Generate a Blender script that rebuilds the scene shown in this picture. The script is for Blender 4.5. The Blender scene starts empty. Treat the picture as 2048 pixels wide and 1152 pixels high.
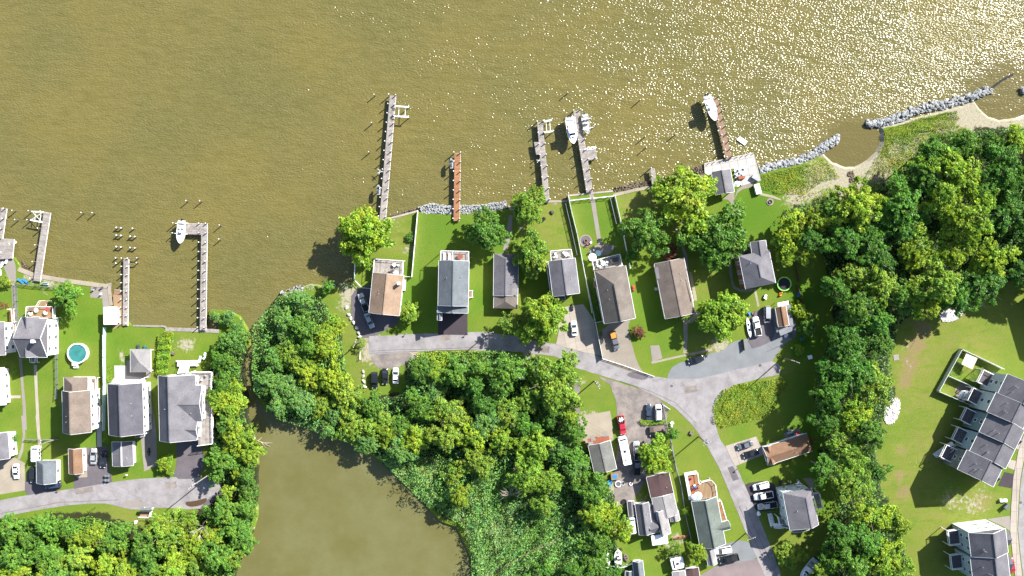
import bpy, math, random
import numpy as np
from mathutils import Vector, Matrix
from mathutils.geometry import delaunay_2d_cdt
random.seed(7); np.random.seed(7)
sc = bpy.context.scene; COL = sc.collection
S = 0.15; H = 250.0                       # metres per photo pixel on the ground, camera height
R = math.radians
SUN_EL, SUN_AZ = 36.0, 40.0               # azimuth counted from +X (photo right) towards +Y (photo top)

# ---------------------------------------------------------------- camera, world, sun, exposure
cam = bpy.data.cameras.new('camera'); camo = bpy.data.objects.new('camera', cam); COL.objects.link(camo)
camo.location = (0, 0, H); cam.sensor_width = 36; cam.lens = 18.0 * H / (1024 * S); cam.clip_end = 3000; cam.clip_start = 1
sc.camera = camo
W = bpy.data.worlds.new("World"); sc.world = W; W.use_nodes = True
nt = W.node_tree; bg = nt.nodes['Background']; sky = nt.nodes.new('ShaderNodeTexSky')
sky.sky_type = 'NISHITA'; sky.sun_disc = False; sky.sun_elevation = R(SUN_EL); sky.sun_rotation = R(90 - SUN_AZ)
nt.links.new(sky.outputs[0], bg.inputs[0]); bg.inputs[1].default_value = 0.08
sl = bpy.data.lights.new('sun', 'SUN'); sl.energy = 5.0; sl.angle = R(0.5); sl.color = (1.0, 0.965, 0.9)
so = bpy.data.objects.new('sun', sl); COL.objects.link(so)
sd = Vector((math.cos(R(SUN_EL)) * math.cos(R(SUN_AZ)), math.cos(R(SUN_EL)) * math.sin(R(SUN_AZ)), math.sin(R(SUN_EL))))
so.rotation_euler = sd.to_track_quat('Z', 'Y').to_euler(); so.location = sd * 200
sc.view_settings.view_transform = 'Standard'; sc.view_settings.look = 'None'; sc.view_settings.gamma = 1
sc.view_settings.use_curve_mapping = False; sc.view_settings.exposure = 1.68

# ---------------------------------------------------------------- helpers
def at(px, py, z=0.0):
    f = (H - z) / H * S
    return Vector(((px - 1024) * f, (576 - py) * f, z))
def Z(x0, y0, k):
    return lambda *p: [(x0 + a / k, y0 + b / k) for a, b in p]
R1, R2, R3, R4 = Z(0,390,3.717), Z(0,690,3.113), Z(180,400,3.84), Z(180,670,2.953)
R5, R6, R7, R8 = Z(640,180,4.116), Z(1020,180,4.432), Z(1290,160,4.113), Z(660,400,3.6)
S1, S2, S3, S4 = Z(950,380,3.388), Z(1240,360,3.2), Z(1130,660,4.113), Z(1400,700,4.43)
S5, S6, S7, S8 = Z(1120,800,3.271), Z(1340,920,4.965), Z(1740,580,2.013), Z(1500,140,2.057)
U1, U2, U3, U4 = Z(480,560,3.2), Z(780,680,3.3875), Z(720,860,3.793), Z(0,960,3.793)
U5, U6, U7, U8 = Z(1560,660,2.34), Z(380,600,2.88), Z(0,500,3.2), Z(1180,1030,8.533)
V1, V2, V3, V4, V5 = Z(1850,690,3.84), Z(1840,980,6.70), Z(1170,470,4.608), Z(1480,570,7.68), Z(670,600,5.76)

def props(o, label=None, cat=None, group=None, kind=None):
    if label: o['label'] = label
    if cat: o['category'] = cat
    if group: o['group'] = group
    if kind: o['kind'] = kind
    return o
def thing(name, label, cat, loc=(0, 0, 0), group=None, rz=0):
    o = bpy.data.objects.new(name, None); COL.objects.link(o); o.location = loc; o.rotation_euler = (0, 0, rz)
    o.empty_display_size = 0.3
    return props(o, label, cat, group)
def link(name, me, parent=None, loc=(0, 0, 0), rot=(0, 0, 0), scale=(1, 1, 1), mat=None):
    o = bpy.data.objects.new(name, me); COL.objects.link(o)
    o.parent = parent; o.location = loc; o.rotation_euler = rot; o.scale = scale
    if mat and len(o.material_slots):
        o.material_slots[0].link = 'OBJECT'; o.material_slots[0].material = mat
    return o
def org(parent):
    p = Vector((0, 0, 0))
    while parent is not None:
        p += parent.location; parent = parent.parent
    return p

class MB:
    def __init__(s): s.v = []; s.f = []; s.t = []
    def _add(s, vs, fs, tone):
        n = len(s.v); s.v += [tuple(p) for p in vs]; s.f += [tuple(i + n for i in f) for f in fs]; s.t += [tone] * len(fs)
        return s
    def box(s, c, sz, rz=0.0, tone=0.0, top=1.0):
        cx, cy, cz = c; hx, hy, hz = sz[0] / 2, sz[1] / 2, sz[2] / 2
        ca, sa = math.cos(rz), math.sin(rz); vs = []
        for z, k in ((-hz, 1.0), (hz, top)):
            for x, y in ((-hx, -hy), (hx, -hy), (hx, hy), (-hx, hy)):
                x *= k; y *= k; vs.append((cx + x * ca - y * sa, cy + x * sa + y * ca, cz + z))
        return s._add(vs, [(3,2,1,0),(4,5,6,7),(0,1,5,4),(1,2,6,5),(2,3,7,6),(3,0,4,7)], tone)
    def beam(s, p0, p1, w, h, tone=0.0):
        p0, p1 = Vector(p0), Vector(p1); d = p1 - p0
        if d.length < 1e-6: return s
        d.normalize()
        side = d.cross(Vector((0, 0, 1))); side = side.normalized() if side.length > 1e-3 else Vector((1, 0, 0))
        up = side.cross(d).normalized(); vs = []
        for p in (p0, p1):
            for a, b in ((-1,-1),(1,-1),(1,1),(-1,1)): vs.append(p + side * a * w / 2 + up * b * h / 2)
        return s._add(vs, [(3,2,1,0),(4,5,6,7),(0,1,5,4),(1,2,6,5),(2,3,7,6),(3,0,4,7)][:6], tone)
    def prism(s, poly, z0, z1, tone=0.0, inset=0.0):
        n = len(poly); a = sum(poly[i][0] * poly[(i+1) % n][1] - poly[(i+1) % n][0] * poly[i][1] for i in range(n))
        if a < 0: poly = poly[::-1]
        cx = sum(p[0] for p in poly) / n; cy = sum(p[1] for p in poly) / n; k = 1 - inset
        vs = [(p[0], p[1], z0) for p in poly] + [(cx + (p[0]-cx)*k, cy + (p[1]-cy)*k, z1) for p in poly]
        fs = [tuple(range(n-1, -1, -1)), tuple(range(n, 2*n))] + [(i, (i+1) % n, n + (i+1) % n, n + i) for i in range(n)]
        return s._add(vs, fs, tone)
    def tube(s, p0, p1, r, n=8, r2=None, tone=0.0, caps=True):
        p0, p1 = Vector(p0), Vector(p1); r2 = r if r2 is None else r2; d = (p1 - p0).normalized()
        a = d.orthogonal().normalized(); b = d.cross(a); vs = []
        for p, q in ((p0, r), (p1, r2)):
            for i in range(n):
                t = 2 * math.pi * i / n; vs.append(p + a * math.cos(t) * q + b * math.sin(t) * q)
        fs = [(i, (i+1) % n, n + (i+1) % n, n + i) for i in range(n)]
        if caps: fs += [tuple(range(n-1, -1, -1)), tuple(range(n, 2*n))]
        return s._add(vs, fs, tone)
    def path(s, pts, r, n=6, tone=0.0):
        for a, b in zip(pts, pts[1:]): s.tube(a, b, r, n, tone=tone)
        return s
    def face(s, pts, tone=0.0):
        return s._add(pts, [tuple(range(len(pts)))], tone)
    def disc(s, c, r, z0, z1, n=16, tone=0.0, inset=0.0):
        return s.prism([(c[0] + r * math.cos(2*math.pi*i/n), c[1] + r * math.sin(2*math.pi*i/n)) for i in range(n)], z0, z1, tone, inset)
    def ring(s, c, r0, r1, z0, z1, n=24, tone=0.0):
        vs = []
        for i in range(n):
            t = 2*math.pi*i/n; ca, sa = math.cos(t), math.sin(t)
            vs += [(c[0]+r0*ca, c[1]+r0*sa, z0), (c[0]+r1*ca, c[1]+r1*sa, z0), (c[0]+r1*ca, c[1]+r1*sa, z1), (c[0]+r0*ca, c[1]+r0*sa, z1)]
        fs = []
        for i in range(n):
            a, b = 4*i, 4*((i+1) % n)
            for j in range(4): fs.append((a+j, b+j, b+(j+1) % 4, a+(j+1) % 4))
        return s._add(vs, fs, tone)
    def loft(s, secs, tone=0.0, caps=True):
        m = len(secs[0]); vs = [p for q in secs for p in q]; fs = []
        for i in range(len(secs) - 1):
            for j in range(m): fs.append((i*m+j, i*m+(j+1) % m, (i+1)*m+(j+1) % m, (i+1)*m+j))
        if caps: fs += [tuple(range(m-1, -1, -1)), tuple(range((len(secs)-1)*m, len(secs)*m))]
        return s._add(vs, fs, tone)
    def mesh(s, name, mat=None, smooth=False, off=(0, 0, 0)):
        me = bpy.data.meshes.new(name)
        ox, oy, oz = off
        me.from_pydata([(x-ox, y-oy, z-oz) for x, y, z in s.v], [], s.f)
        if any(s.t):
            at_ = me.attributes.new('tone', 'FLOAT', 'FACE'); at_.data.foreach_set('value', s.t)
        if mat: me.materials.append(mat)
        if smooth: me.shade_smooth()
        return me
    def build(s, name, mat, parent=None, smooth=False, kind=None, label=None, cat=None, group=None):
        o = link(name, s.mesh(name, mat, smooth, org(parent)), parent)
        return props(o, label, cat, group, kind)

def quads_mesh(name, P, tone, mat):
    """P: (N,k,3) array of faces with k corners"""
    N, k = P.shape[:2]; me = bpy.data.meshes.new(name)
    me.vertices.add(N*k); me.vertices.foreach_set('co', P.reshape(-1).astype(np.float32))
    me.loops.add(N*k); me.loops.foreach_set('vertex_index', np.arange(N*k, dtype=np.int32))
    me.polygons.add(N); me.polygons.foreach_set('loop_start', np.arange(0, N*k, k, dtype=np.int32))
    me.polygons.foreach_set('loop_total', np.full(N, k, dtype=np.int32))
    me.update(calc_edges=True)
    a = me.attributes.new('tone', 'FLOAT', 'FACE'); a.data.foreach_set('value', tone.astype(np.float32))
    me.materials.append(mat); return me

# ---------------------------------------------------------------- materials
def lin(c): return tuple(((x/255) / 12.92 if x/255 <= 0.04045 else ((x/255 + 0.055) / 1.055) ** 2.4) for x in c)
def alb(r, g, b, k=3.0): return tuple(x / k for x in lin((r, g, b)))
def newmat(name):
    m = bpy.data.materials.new(name); m.use_nodes = True; n = m.node_tree; return m, n, n.nodes['Principled BSDF']
def nd(n, t, **kw):
    x = n.nodes.new(t)
    for k, v in kw.items(): setattr(x, k, v)
    return x
def math_(n, op, a, b=None, c=None):
    x = nd(n, 'ShaderNodeMath', operation=op)
    for i, q in enumerate((a, b, c)):
        if q is None: continue
        if isinstance(q, (int, float)): x.inputs[i].default_value = q
        else: n.links.new(q, x.inputs[i])
    return x.outputs[0]
def noise(n, scale, detail=4, rough=0.55, vec=None, dist=0.0):
    x = nd(n, 'ShaderNodeTexNoise'); x.inputs['Scale'].default_value = scale; x.inputs['Detail'].default_value = detail
    x.inputs['Roughness'].default_value = rough; x.inputs['Distortion'].default_value = dist
    if vec is None: vec = nd(n, 'ShaderNodeNewGeometry').outputs['Position']
    n.links.new(vec, x.inputs['Vector']); return x.outputs['Fac']
def ramp(n, fac, lo, hi, a=0.0, b=1.0):
    x = nd(n, 'ShaderNodeMapRange'); n.links.new(fac, x.inputs[0])
    x.inputs[1].default_value = lo; x.inputs[2].default_value = hi; x.inputs[3].default_value = a; x.inputs[4].default_value = b
    return x.outputs[0]
def mixc(n, f, a, b, mode='MIX'):
    x = nd(n, 'ShaderNodeMix', data_type='RGBA', blend_type=mode)
    for s_, q in ((0, f), (6, a), (7, b)):
        if isinstance(q, (int, float)): x.inputs[s_].default_value = q
        elif isinstance(q, tuple): x.inputs[s_].default_value = (*q[:3], 1)
        else: n.links.new(q, x.inputs[s_])
    return x.outputs[2]
def scalec(n, col, f):
    x = nd(n, 'ShaderNodeVectorMath', operation='SCALE')
    if isinstance(col, tuple): x.inputs[0].default_value = col
    else: n.links.new(col, x.inputs[0])
    if isinstance(f, (int, float)): x.inputs['Scale'].default_value = f
    else: n.links.new(f, x.inputs['Scale'])
    return x.outputs[0]
def stretched(n, sx, sy, ang=0.0):
    m = nd(n, 'ShaderNodeMapping'); m.inputs['Scale'].default_value = (sx, sy, 1); m.inputs['Rotation'].default_value = (0, 0, R(ang))
    n.links.new(nd(n, 'ShaderNodeNewGeometry').outputs['Position'], m.inputs['Vector']); return m.outputs[0]
def mat(name, c, rough=0.85, fine=0.25, fs=3.0, big=0.15, bs=0.25, bump=0.0, tone=0.35, metal=0.0, spec=0.3, c2=None, tint=None):
    """colour c with fine and broad noise; face attribute 'tone' lightens or darkens single pieces"""
    m, n, b = newmat(name)
    col = c
    if c2: col = mixc(n, ramp(n, noise(n, bs * 1.7, 5, 0.6), 0.42, 0.62), c, c2)
    f1 = ramp(n, noise(n, fs, 4, 0.7), 0.25, 0.75, 1 - fine, 1 + fine)
    f2 = ramp(n, noise(n, bs, 3, 0.5), 0.3, 0.7, 1 - big, 1 + big)
    a = nd(n, 'ShaderNodeAttribute', attribute_name='tone')
    f3 = math_(n, 'MULTIPLY_ADD', a.outputs['Fac'], tone, 1.0)
    f = math_(n, 'MULTIPLY', math_(n, 'MULTIPLY', f1, f2), f3)
    n.links.new(scalec(n, col, f), b.inputs['Base Color'])
    b.inputs['Roughness'].default_value = rough; b.inputs['Metallic'].default_value = metal
    b.inputs['Specular IOR Level'].default_value = spec
    if bump:
        x = nd(n, 'ShaderNodeBump'); x.inputs['Strength'].default_value = 1.0; x.inputs['Distance'].default_value = bump
        n.links.new(noise(n, fs, 5, 0.7), x.inputs['Height']); n.links.new(x.outputs[0], b.inputs['Normal'])
    return m
MID = alb(114,168,54,1.6)
def cracked(m, scale=0.16, dark=0.72, w=0.012):
    n = m.node_tree; b = n.nodes['Principled BSDF']; l = b.inputs['Base Color'].links[0].from_socket
    v = nd(n, 'ShaderNodeTexVoronoi', feature='DISTANCE_TO_EDGE'); v.inputs['Scale'].default_value = scale
    d = nd(n, 'ShaderNodeVectorMath', operation='ADD'); n.links.new(nd(n, 'ShaderNodeNewGeometry').outputs['Position'], d.inputs[0])
    q = nd(n, 'ShaderNodeTexNoise'); q.inputs['Scale'].default_value = 0.5; q.inputs['Detail'].default_value = 5; n.links.new(nd(n, 'ShaderNodeNewGeometry').outputs['Position'], q.inputs['Vector'])
    s_ = nd(n, 'ShaderNodeVectorMath', operation='SCALE'); n.links.new(q.outputs['Color'], s_.inputs[0]); s_.inputs['Scale'].default_value = 3.0; n.links.new(s_.outputs[0], d.inputs[1]); n.links.new(d.outputs[0], v.inputs['Vector'])
    f = ramp(n, v.outputs['Distance'], 0, w, dark, 1.0); f2 = ramp(n, noise(n, 0.35, 5, 0.7), 0.58, 0.72, 1.0, 0.84)
    n.links.new(scalec(n, l, math_(n, 'MULTIPLY', f, f2)), b.inputs['Base Color'])
def foliage(name, c, yellow=0.25):
    m, n, b = newmat(name)
    a = nd(n, 'ShaderNodeAttribute', attribute_name='tone'); oi = nd(n, 'ShaderNodeObjectInfo')
    warm = (min(1, c[0] * 1.75), c[1] * 1.18, c[2] * 0.75); cool = (c[0] * 0.62, c[1] * 0.86, c[2] * 1.35)
    col = mixc(n, ramp(n, noise(n, 0.35, 4, 0.6), 0.35, 0.65), cool, warm)  # warm sunlit and cool shade tints painted into leaf colour by noise
    col = mixc(n, 0.5, col, c)
    col = mixc(n, ramp(n, noise(n, 0.055, 4, 0.65), 0.38, 0.62, 0, 0.55), col, (MID[0], MID[1], MID[2]))
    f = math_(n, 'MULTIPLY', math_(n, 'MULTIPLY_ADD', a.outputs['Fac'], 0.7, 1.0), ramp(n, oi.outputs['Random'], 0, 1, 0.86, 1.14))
    col = scalec(n, col, f)
    n.links.new(col, b.inputs['Base Color']); b.inputs['Roughness'].default_value = 0.55; b.inputs['Specular IOR Level'].default_value = 0.35
    tr = nd(n, 'ShaderNodeBsdfTranslucent'); n.links.new(scalec(n, col, 1.25), tr.inputs['Color'])
    mx = nd(n, 'ShaderNodeMixShader'); mx.inputs[0].default_value = 0.38
    n.links.new(b.outputs[0], mx.inputs[1]); n.links.new(tr.outputs[0], mx.inputs[2])
    n.links.new(mx.outputs[0], n.nodes['Material Output'].inputs['Surface']); return m

def roofmat(name, rgb, k=3.0): return mat(name, alb(*rgb, k=k), 0.9, 0.3, 3.2, 0.17, 0.35, bump=0.01, spec=0.2)
M = dict(
    roof_grey=roofmat('grey_shingle', (150,147,154)), roof_dark=roofmat('dark_shingle', (122,121,130)), roof_slate=roofmat('blue_grey_shingle', (143,150,156)),
    roof_tan=roofmat('tan_shingle', (197,168,143)), roof_taupe=roofmat('taupe_shingle', (158,143,132)), roof_brown=roofmat('brown_shingle', (112,88,88)),
    roof_rust=roofmat('rust_brown_shingle', (178,140,112)), roof_green=roofmat('sage_shingle', (140,150,142)), roof_light=roofmat('pale_grey_shingle', (190,186,186)),
    roof_char=roofmat('charcoal_shingle', (136,134,142)), roof_oldgrey=roofmat('weathered_roofing', (150,150,145)), roof_warm=roofmat('greige_shingle', (150,140,132)),
    white=mat('white_paint', (0.72,0.72,0.72), 0.5, 0.04, 2.0, 0.05), vinyl=mat('white_vinyl', (0.66,0.68,0.68), 0.4, 0.03, 2, 0.04),
    siding=mat('white_siding', (0.62,0.62,0.62), 0.6, 0.04, 6, 0.05), siding_blue=mat('pale_blue_siding', (0.30,0.37,0.40), 0.6, 0.05, 6), siding_mint=mat('mint_grey_siding', (0.42,0.47,0.46), 0.6, 0.05, 6),
    siding_slate=mat('slate_blue_siding', (0.17,0.23,0.24), 0.6, 0.05, 6), siding_grey=mat('grey_siding', (0.17,0.175,0.175), 0.6, 0.05, 6), siding_cream=mat('cream_siding', (0.5,0.46,0.36), 0.6, 0.05, 6), brick=mat('brick_wall', (0.2,0.09,0.06), 0.85, 0.2, 6),
    glass=mat('dark_window_glass', (0.012,0.016,0.02), 0.08, 0.1, 1, spec=0.6), cartglass=mat('car_glass', (0.012,0.014,0.018), 0.05, 0.05, 1, spec=0.7),
    metal=mat('galvanised_metal', (0.35,0.36,0.37), 0.4, 0.1, 3, metal=0.7), alu=mat('aluminium', (0.5,0.51,0.52), 0.35, 0.08, 3, metal=0.5), black=mat('black_rubber', (0.012,0.012,0.013), 0.8), darkmetal=mat('dark_steel', (0.04,0.04,0.045), 0.5, metal=0.3),
    wood_grey=mat('weathered_grey_wood', alb(214,204,196), 0.85, 0.14, 7, 0.1, 0.6, c2=alb(186,176,170)), wood_orange=mat('new_orange_wood', alb(208,148,104), 0.8, 0.15, 6, 0.1), wood_brown=mat('brown_wood', alb(192,156,130), 0.85, 0.18, 6, 0.12),
    wood_tan=mat('tan_deck_wood', alb(205,170,130), 0.85, 0.15, 6, 0.12), pile=mat('piling_wood', alb(150,138,118), 0.9, 0.25, 4), cap=mat('white_piling_cap', (0.6,0.62,0.6), 0.5, 0.05), creos=mat('dark_pole_wood', (0.11,0.085,0.065), 0.9, 0.2, 3), bark=mat('bark', (0.14,0.105,0.08), 0.95, 0.3, 4), bark_pale=mat('pale_bark', (0.32,0.27,0.22), 0.95, 0.25, 4),
    asphalt=mat('bleached_asphalt', alb(204,198,199), 0.92, 0.12, 6, 0.1, 0.22, c2=alb(186,179,180)), asphalt_dk=mat('dark_asphalt', alb(138,130,136), 0.92, 0.12, 8, 0.12, 0.3), asphalt_black=mat('fresh_asphalt', alb(92,82,90), 0.9, 0.1, 8, 0.08),
    lane_dirt=mat('dusty_gravel_lane', alb(188,176,166), 0.95, 0.18, 5, 0.16, 0.25, c2=alb(160,150,148)), gravel=mat('blue_grey_gravel', alb(168,172,176), 0.95, 0.22, 7, 0.1, 0.3),
    concrete=mat('pale_concrete', alb(226,212,198), 0.9, 0.07, 5, 0.08, 0.3), concrete_w=mat('white_concrete', alb(243,238,232), 0.85, 0.05, 5, 0.05, 0.3), concrete_t=mat('tan_concrete', alb(212,198,176), 0.9, 0.1, 5, 0.1, 0.3), paver=mat('tan_pavers', alb(190,178,162), 0.9, 0.2, 6, 0.08, 0.4), walk=mat('grey_walk', alb(192,182,172), 0.9, 0.12, 5, 0.08),
    dirt=mat('bare_dirt', alb(204,176,142), 0.95, 0.2, 3, 0.15, 0.3), puddle=mat('muddy_puddle', alb(120,95,75), 0.25, 0.1, 2), tarline=mat('tar_crack_fill', alb(120,115,118), 0.8, 0.1),
    rock=mat('pale_grey_rock', alb(214,217,218), 0.9, 0.25, 3, 0.15, 0.8, tone=0.6), rock_brown=mat('brown_rock', alb(150,134,114), 0.95, 0.25, 3, 0.2, 0.8, tone=0.6), rock_white=mat('white_stone', alb(244,238,234,2.0), 0.9, 0.15, 3, 0.08, tone=0.4),
    p_white=mat('white_car_paint', (0.7,0.7,0.7), 0.25, 0.01, 1, 0.01, spec=0.6), p_silver=mat('silver_car_paint', (0.35,0.36,0.37), 0.25, 0.01, 1, metal=0.4, spec=0.6), p_black=mat('black_car_paint', (0.012,0.013,0.016), 0.18, 0.01, 1, spec=0.7), p_blue=mat('dark_blue_car_paint', (0.02,0.035,0.06), 0.2, 0.01, 1, spec=0.7), p_grey=mat('grey_car_paint', (0.09,0.095,0.11), 0.25, 0.01, 1, spec=0.6), p_red=mat('red_car_paint', (0.35,0.015,0.03), 0.25, 0.01, 1, spec=0.6), p_orange=mat('orange_load', (0.5,0.17,0.03), 0.8, 0.2, 6),
    lamp=mat('headlamp_glass', (0.6,0.6,0.6), 0.15), tail=mat('tail_lamp_red', (0.25,0.01,0.01), 0.2), gel=mat('white_gelcoat', (0.72,0.73,0.73), 0.25, 0.02, 2), gel_grey=mat('grey_gelcoat', (0.34,0.35,0.33), 0.35, 0.04, 2), gel_blue=mat('blue_gelcoat', (0.05,0.12,0.25), 0.3), seat=mat('dark_vinyl_seat', (0.05,0.05,0.055), 0.6), seat_w=mat('cream_vinyl_seat', (0.55,0.53,0.48), 0.6),
    teal=mat('teal_pool_cover', (0.025,0.13,0.125), 0.5, 0.2, 3, 0.2, 0.6), blue=mat('blue_plastic', (0.03,0.16,0.35), 0.45), green_pl=mat('lime_plastic', (0.2,0.55,0.08), 0.5), ltblue=mat('pale_blue_plastic', (0.36,0.5,0.5), 0.5), red=mat('red_fabric', (0.35,0.04,0.04), 0.8), purple=mat('purple_fabric', (0.15,0.04,0.14), 0.8), tarp=mat('grey_tarp', alb(170,172,178), 0.55, 0.12, 2, 0.15, 0.8), tarp_br=mat('brown_tarp', alb(158,138,128), 0.7, 0.15, 3), brickred=mat('brick_red_paint', alb(205,120,90), 0.8, 0.15, 5), flowers=mat('dark_red_foliage', (0.13,0.02,0.035), 0.7, 0.4, 3), fence_wood=mat('brown_fence_wood', alb(150,112,88), 0.9, 0.25, 4), netting=mat('black_mesh_fabric', (0.015,0.015,0.018), 0.8), beige=mat('beige_fabric', (0.42,0.38,0.3), 0.85, 0.1, 3),
)
F = dict(Y=foliage('bright_yellow_green_leaves', alb(160,192,54,1.6)), M=foliage('mid_green_leaves', alb(114,164,60,1.65)), D=foliage('dark_green_leaves', alb(94,150,52,1.6)),
         B=foliage('blue_green_leaves', alb(124,174,90,1.5)), O=foliage('olive_green_leaves', alb(150,184,64,1.55)), R=foliage('dark_red_leaves', alb(150,70,75,1.9)),
         reed=foliage('reed_blades', alb(158,192,122,1.2)), weed=foliage('weedy_grass', alb(170,186,50,1.55)), under=foliage('understorey_leaves', alb(112,164,84,1.6)), marsh=foliage('marsh_grass', alb(166,178,58,1.55)), dry=foliage('dry_grass', alb(215,205,150,2.0)))
FNAME = dict(Y='bright yellow-green', M='mid-green', D='dark green', B='grey-green', O='olive-green', R='dark red')

for k_ in ('asphalt', 'lane_dirt', 'asphalt_dk'): cracked(M[k_])
cracked(M['asphalt_black'], 0.1, 0.85)
# ================================================================ SETTING: water, ground, roads
WZ = -0.8
def smooth(pts, it=1):
    for _ in range(it):
        q = []
        for i in range(len(pts)):
            a, b = pts[i], pts[(i+1) % len(pts)]
            q += [(a[0]*.75+b[0]*.25, a[1]*.75+b[1]*.25), (a[0]*.25+b[0]*.75, a[1]*.25+b[1]*.75)]
        pts = q
    return pts
landA = [(-1500,490),(-60,500),(28,515),(36,530),(45,542),(72,551),(122,557),(180,564),(218,573),(221,590),(222,611),(243,628),(262,652),(320,656),(437,662),
         (438,640),(416,628),(420,620),(450,622),(478,634),(492,660),(498,690),(486,715),(486,745),(492,790),(493,830),(503,865),(512,900),(514,935),(512,985),(512,1030),(500,1075),(478,1120),(462,1170),(430,1400),(420,2600),(-1500,2600)]
landB = [(560,592),(600,578),(622,571),(672,577),(706,566),(711,530),(730,480),(768,437),(800,432),(836,424),(862,427),(900,428),(960,425),(1015,418),(1030,408),(1100,403),(1137,402),
         (1139,392),(1226,382),(1230,386),(1270,376),(1330,368),(1408,352),(1412,330),(1505,312),(1520,348),(1560,338),(1600,330),(1625,319),(1647,311),(1663,328),(1691,339),(1711,338),(1738,325),(1758,306),(1769,284),(1769,264),(1766,256),(1800,250),(1850,236),(1900,222),(1940,212),(1950,208),(1958,222),(1975,237),(2000,245),(2050,238),
         (2110,200),(2250,190),(3600,60),(3600,2600),(965,2600),(955,1300),(948,1152),(940,1105),(915,1055),(880,1040),(845,1000),(800,955),(750,912),(700,875),(640,845),(575,838),(530,815),(506,775),(502,725),(515,690),(528,650),(540,615)]
def densify(pts, step=12, wob=1.6):
    out = []
    for i in range(len(pts)):
        a, b = pts[i], pts[(i+1) % len(pts)]; L = math.hypot(b[0]-a[0], b[1]-a[1]); n = max(1, min(40, int(L / step)))
        for j in range(n):
            t = j / n; w = wob if L > 8 else 0
            out.append((a[0]+(b[0]-a[0])*t + random.uniform(-w, w), a[1]+(b[1]-a[1])*t + random.uniform(-w, w)))
    return out
def inside(P, poly):
    x, y = P[:, 0], P[:, 1]; r = np.zeros(len(P), bool); n = len(poly)
    for i in range(n):
        x0, y0 = poly[i]; x1, y1 = poly[(i+1) % n]
        if y0 == y1: continue
        c = ((y0 > y) != (y1 > y)) & (x < (x1-x0) * (y-y0) / (y1-y0) + x0); r ^= c
    return r
# soft surface zones: (px, py, radius px, strength) for dirt/sand, lush, dry-yellow, woodland floor
SAND = [(1930,1005,10,.5),(1975,1012,10,.5),(1880,660,7,.35),(1902,705,6,.35),(1860,740,7,.35),(1845,860,7,.35),(820,500,22,.5),(770,415,18,.8),(1045,455,14,.6),(1640,352,38,.9),(1690,352,40,1.1),(1750,330,40,1.0),(1800,300,30,.9),(1700,385,35,.9),(1590,395,25,.8),(1620,385,22,.9),(1760,350,30,.7),(1930,225,32,1.2),(1960,245,26,1.2),(2000,258,26,1.2),(2050,250,30,1.2),(1890,262,26,.9),(1830,290,22,.8),(1850,270,24,.6),
        (790,440,26,.4),(700,590,24,.8),(690,612,22,.6),(745,700,30,.9),(1440,690,22,.8),(247,705,9,.8),(243,730,8,.8),(375,690,16,.8),(360,692,14,.5),(1900,1000,30,.5),(1945,1010,28,.55),(1965,990,22,.5),(1815,690,14,.5),(1820,730,15,.5),(1805,650,14,.45),(1838,640,16,.4),(1950,860,16,.35),(1230,985,26,.9),(1245,1000,22,.8),(1235,1020,16,.7),(1180,850,30,.9),(1190,870,20,.7),(1830,930,16,.4),(1800,945,16,.35),(1965,610,12,.5),(1160,760,12,.7),(1240,745,10,.4),(1060,712,20,.7),(1045,730,16,.6),(100,560,30,.6),(60,547,20,.8),(1225,1140,22,.9),(1340,1090,14,.6),(1356,1078,14,.8),(495,745,10,1.2),(496,830,9,1.2),(505,880,9,1.2),(505,940,8,1.1),(445,968,14,.7),(460,965,10,.8),(620,577,8,1),(600,580,8,.8),(1030,415,12,1),(975,425,8,.8),(1460,800,14,.2),(820,705,30,.8),(770,715,30,.7),(1105,400,14,.7),(260,1015,20,.3),(235,1035,14,.4),(1290,1000,20,.5),(1545,790,20,.25)]
LUSH = [(1610,600,40,1),(1620,680,40,1),(1600,780,50,1),(1620,850,40,1),(1640,1020,40,.8),(1840,850,40,.4),(880,460,60,.8),(900,520,50,.8),(1510,420,70,1),(1490,470,40,.7),(850,580,60,.8),(1180,600,30,.6),(1190,440,40,.9),(1220,430,30,.9),(80,620,50,.4),(180,640,60,.5),(1300,600,60,.8),(1250,560,50,.6),(1020,480,40,.5),(960,600,30,.5)]
DRY = [(1846,660,21,1.95),(1834,690,21,2.1),(1821,725,21,2.1),(1809,760,18,1.95),(1801,900,16,1.65),(1796,950,16,1.65),(1806,985,18,1.8),(1925,640,20,.9),(1970,700,20,.8),(1900,770,26,.8),(1870,820,24,.9),(1960,1010,40,1.1),(1900,1000,30,1.0),(110,700,14,.5),(100,800,14,.5),(250,1030,30,.9),(1280,410,50,.9),(1100,450,60,.8),(800,470,40,.8),(1400,560,50,.6),(1880,900,90,.9),(1850,700,80,.8),(1900,1060,90,.9),(1950,700,60,.8),(1820,800,70,.8),(1560,770,40,.5),(1190,790,30,.5),(1410,680,30,.8),(1540,730,40,.8),(690,650,50,.5),(720,730,50,.5),(260,1030,50,.7),(2000,600,60,.7),(1800,1000,80,.7),(1380,830,50,.5),(1440,990,50,.4),(1600,1080,60,.4)]
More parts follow.
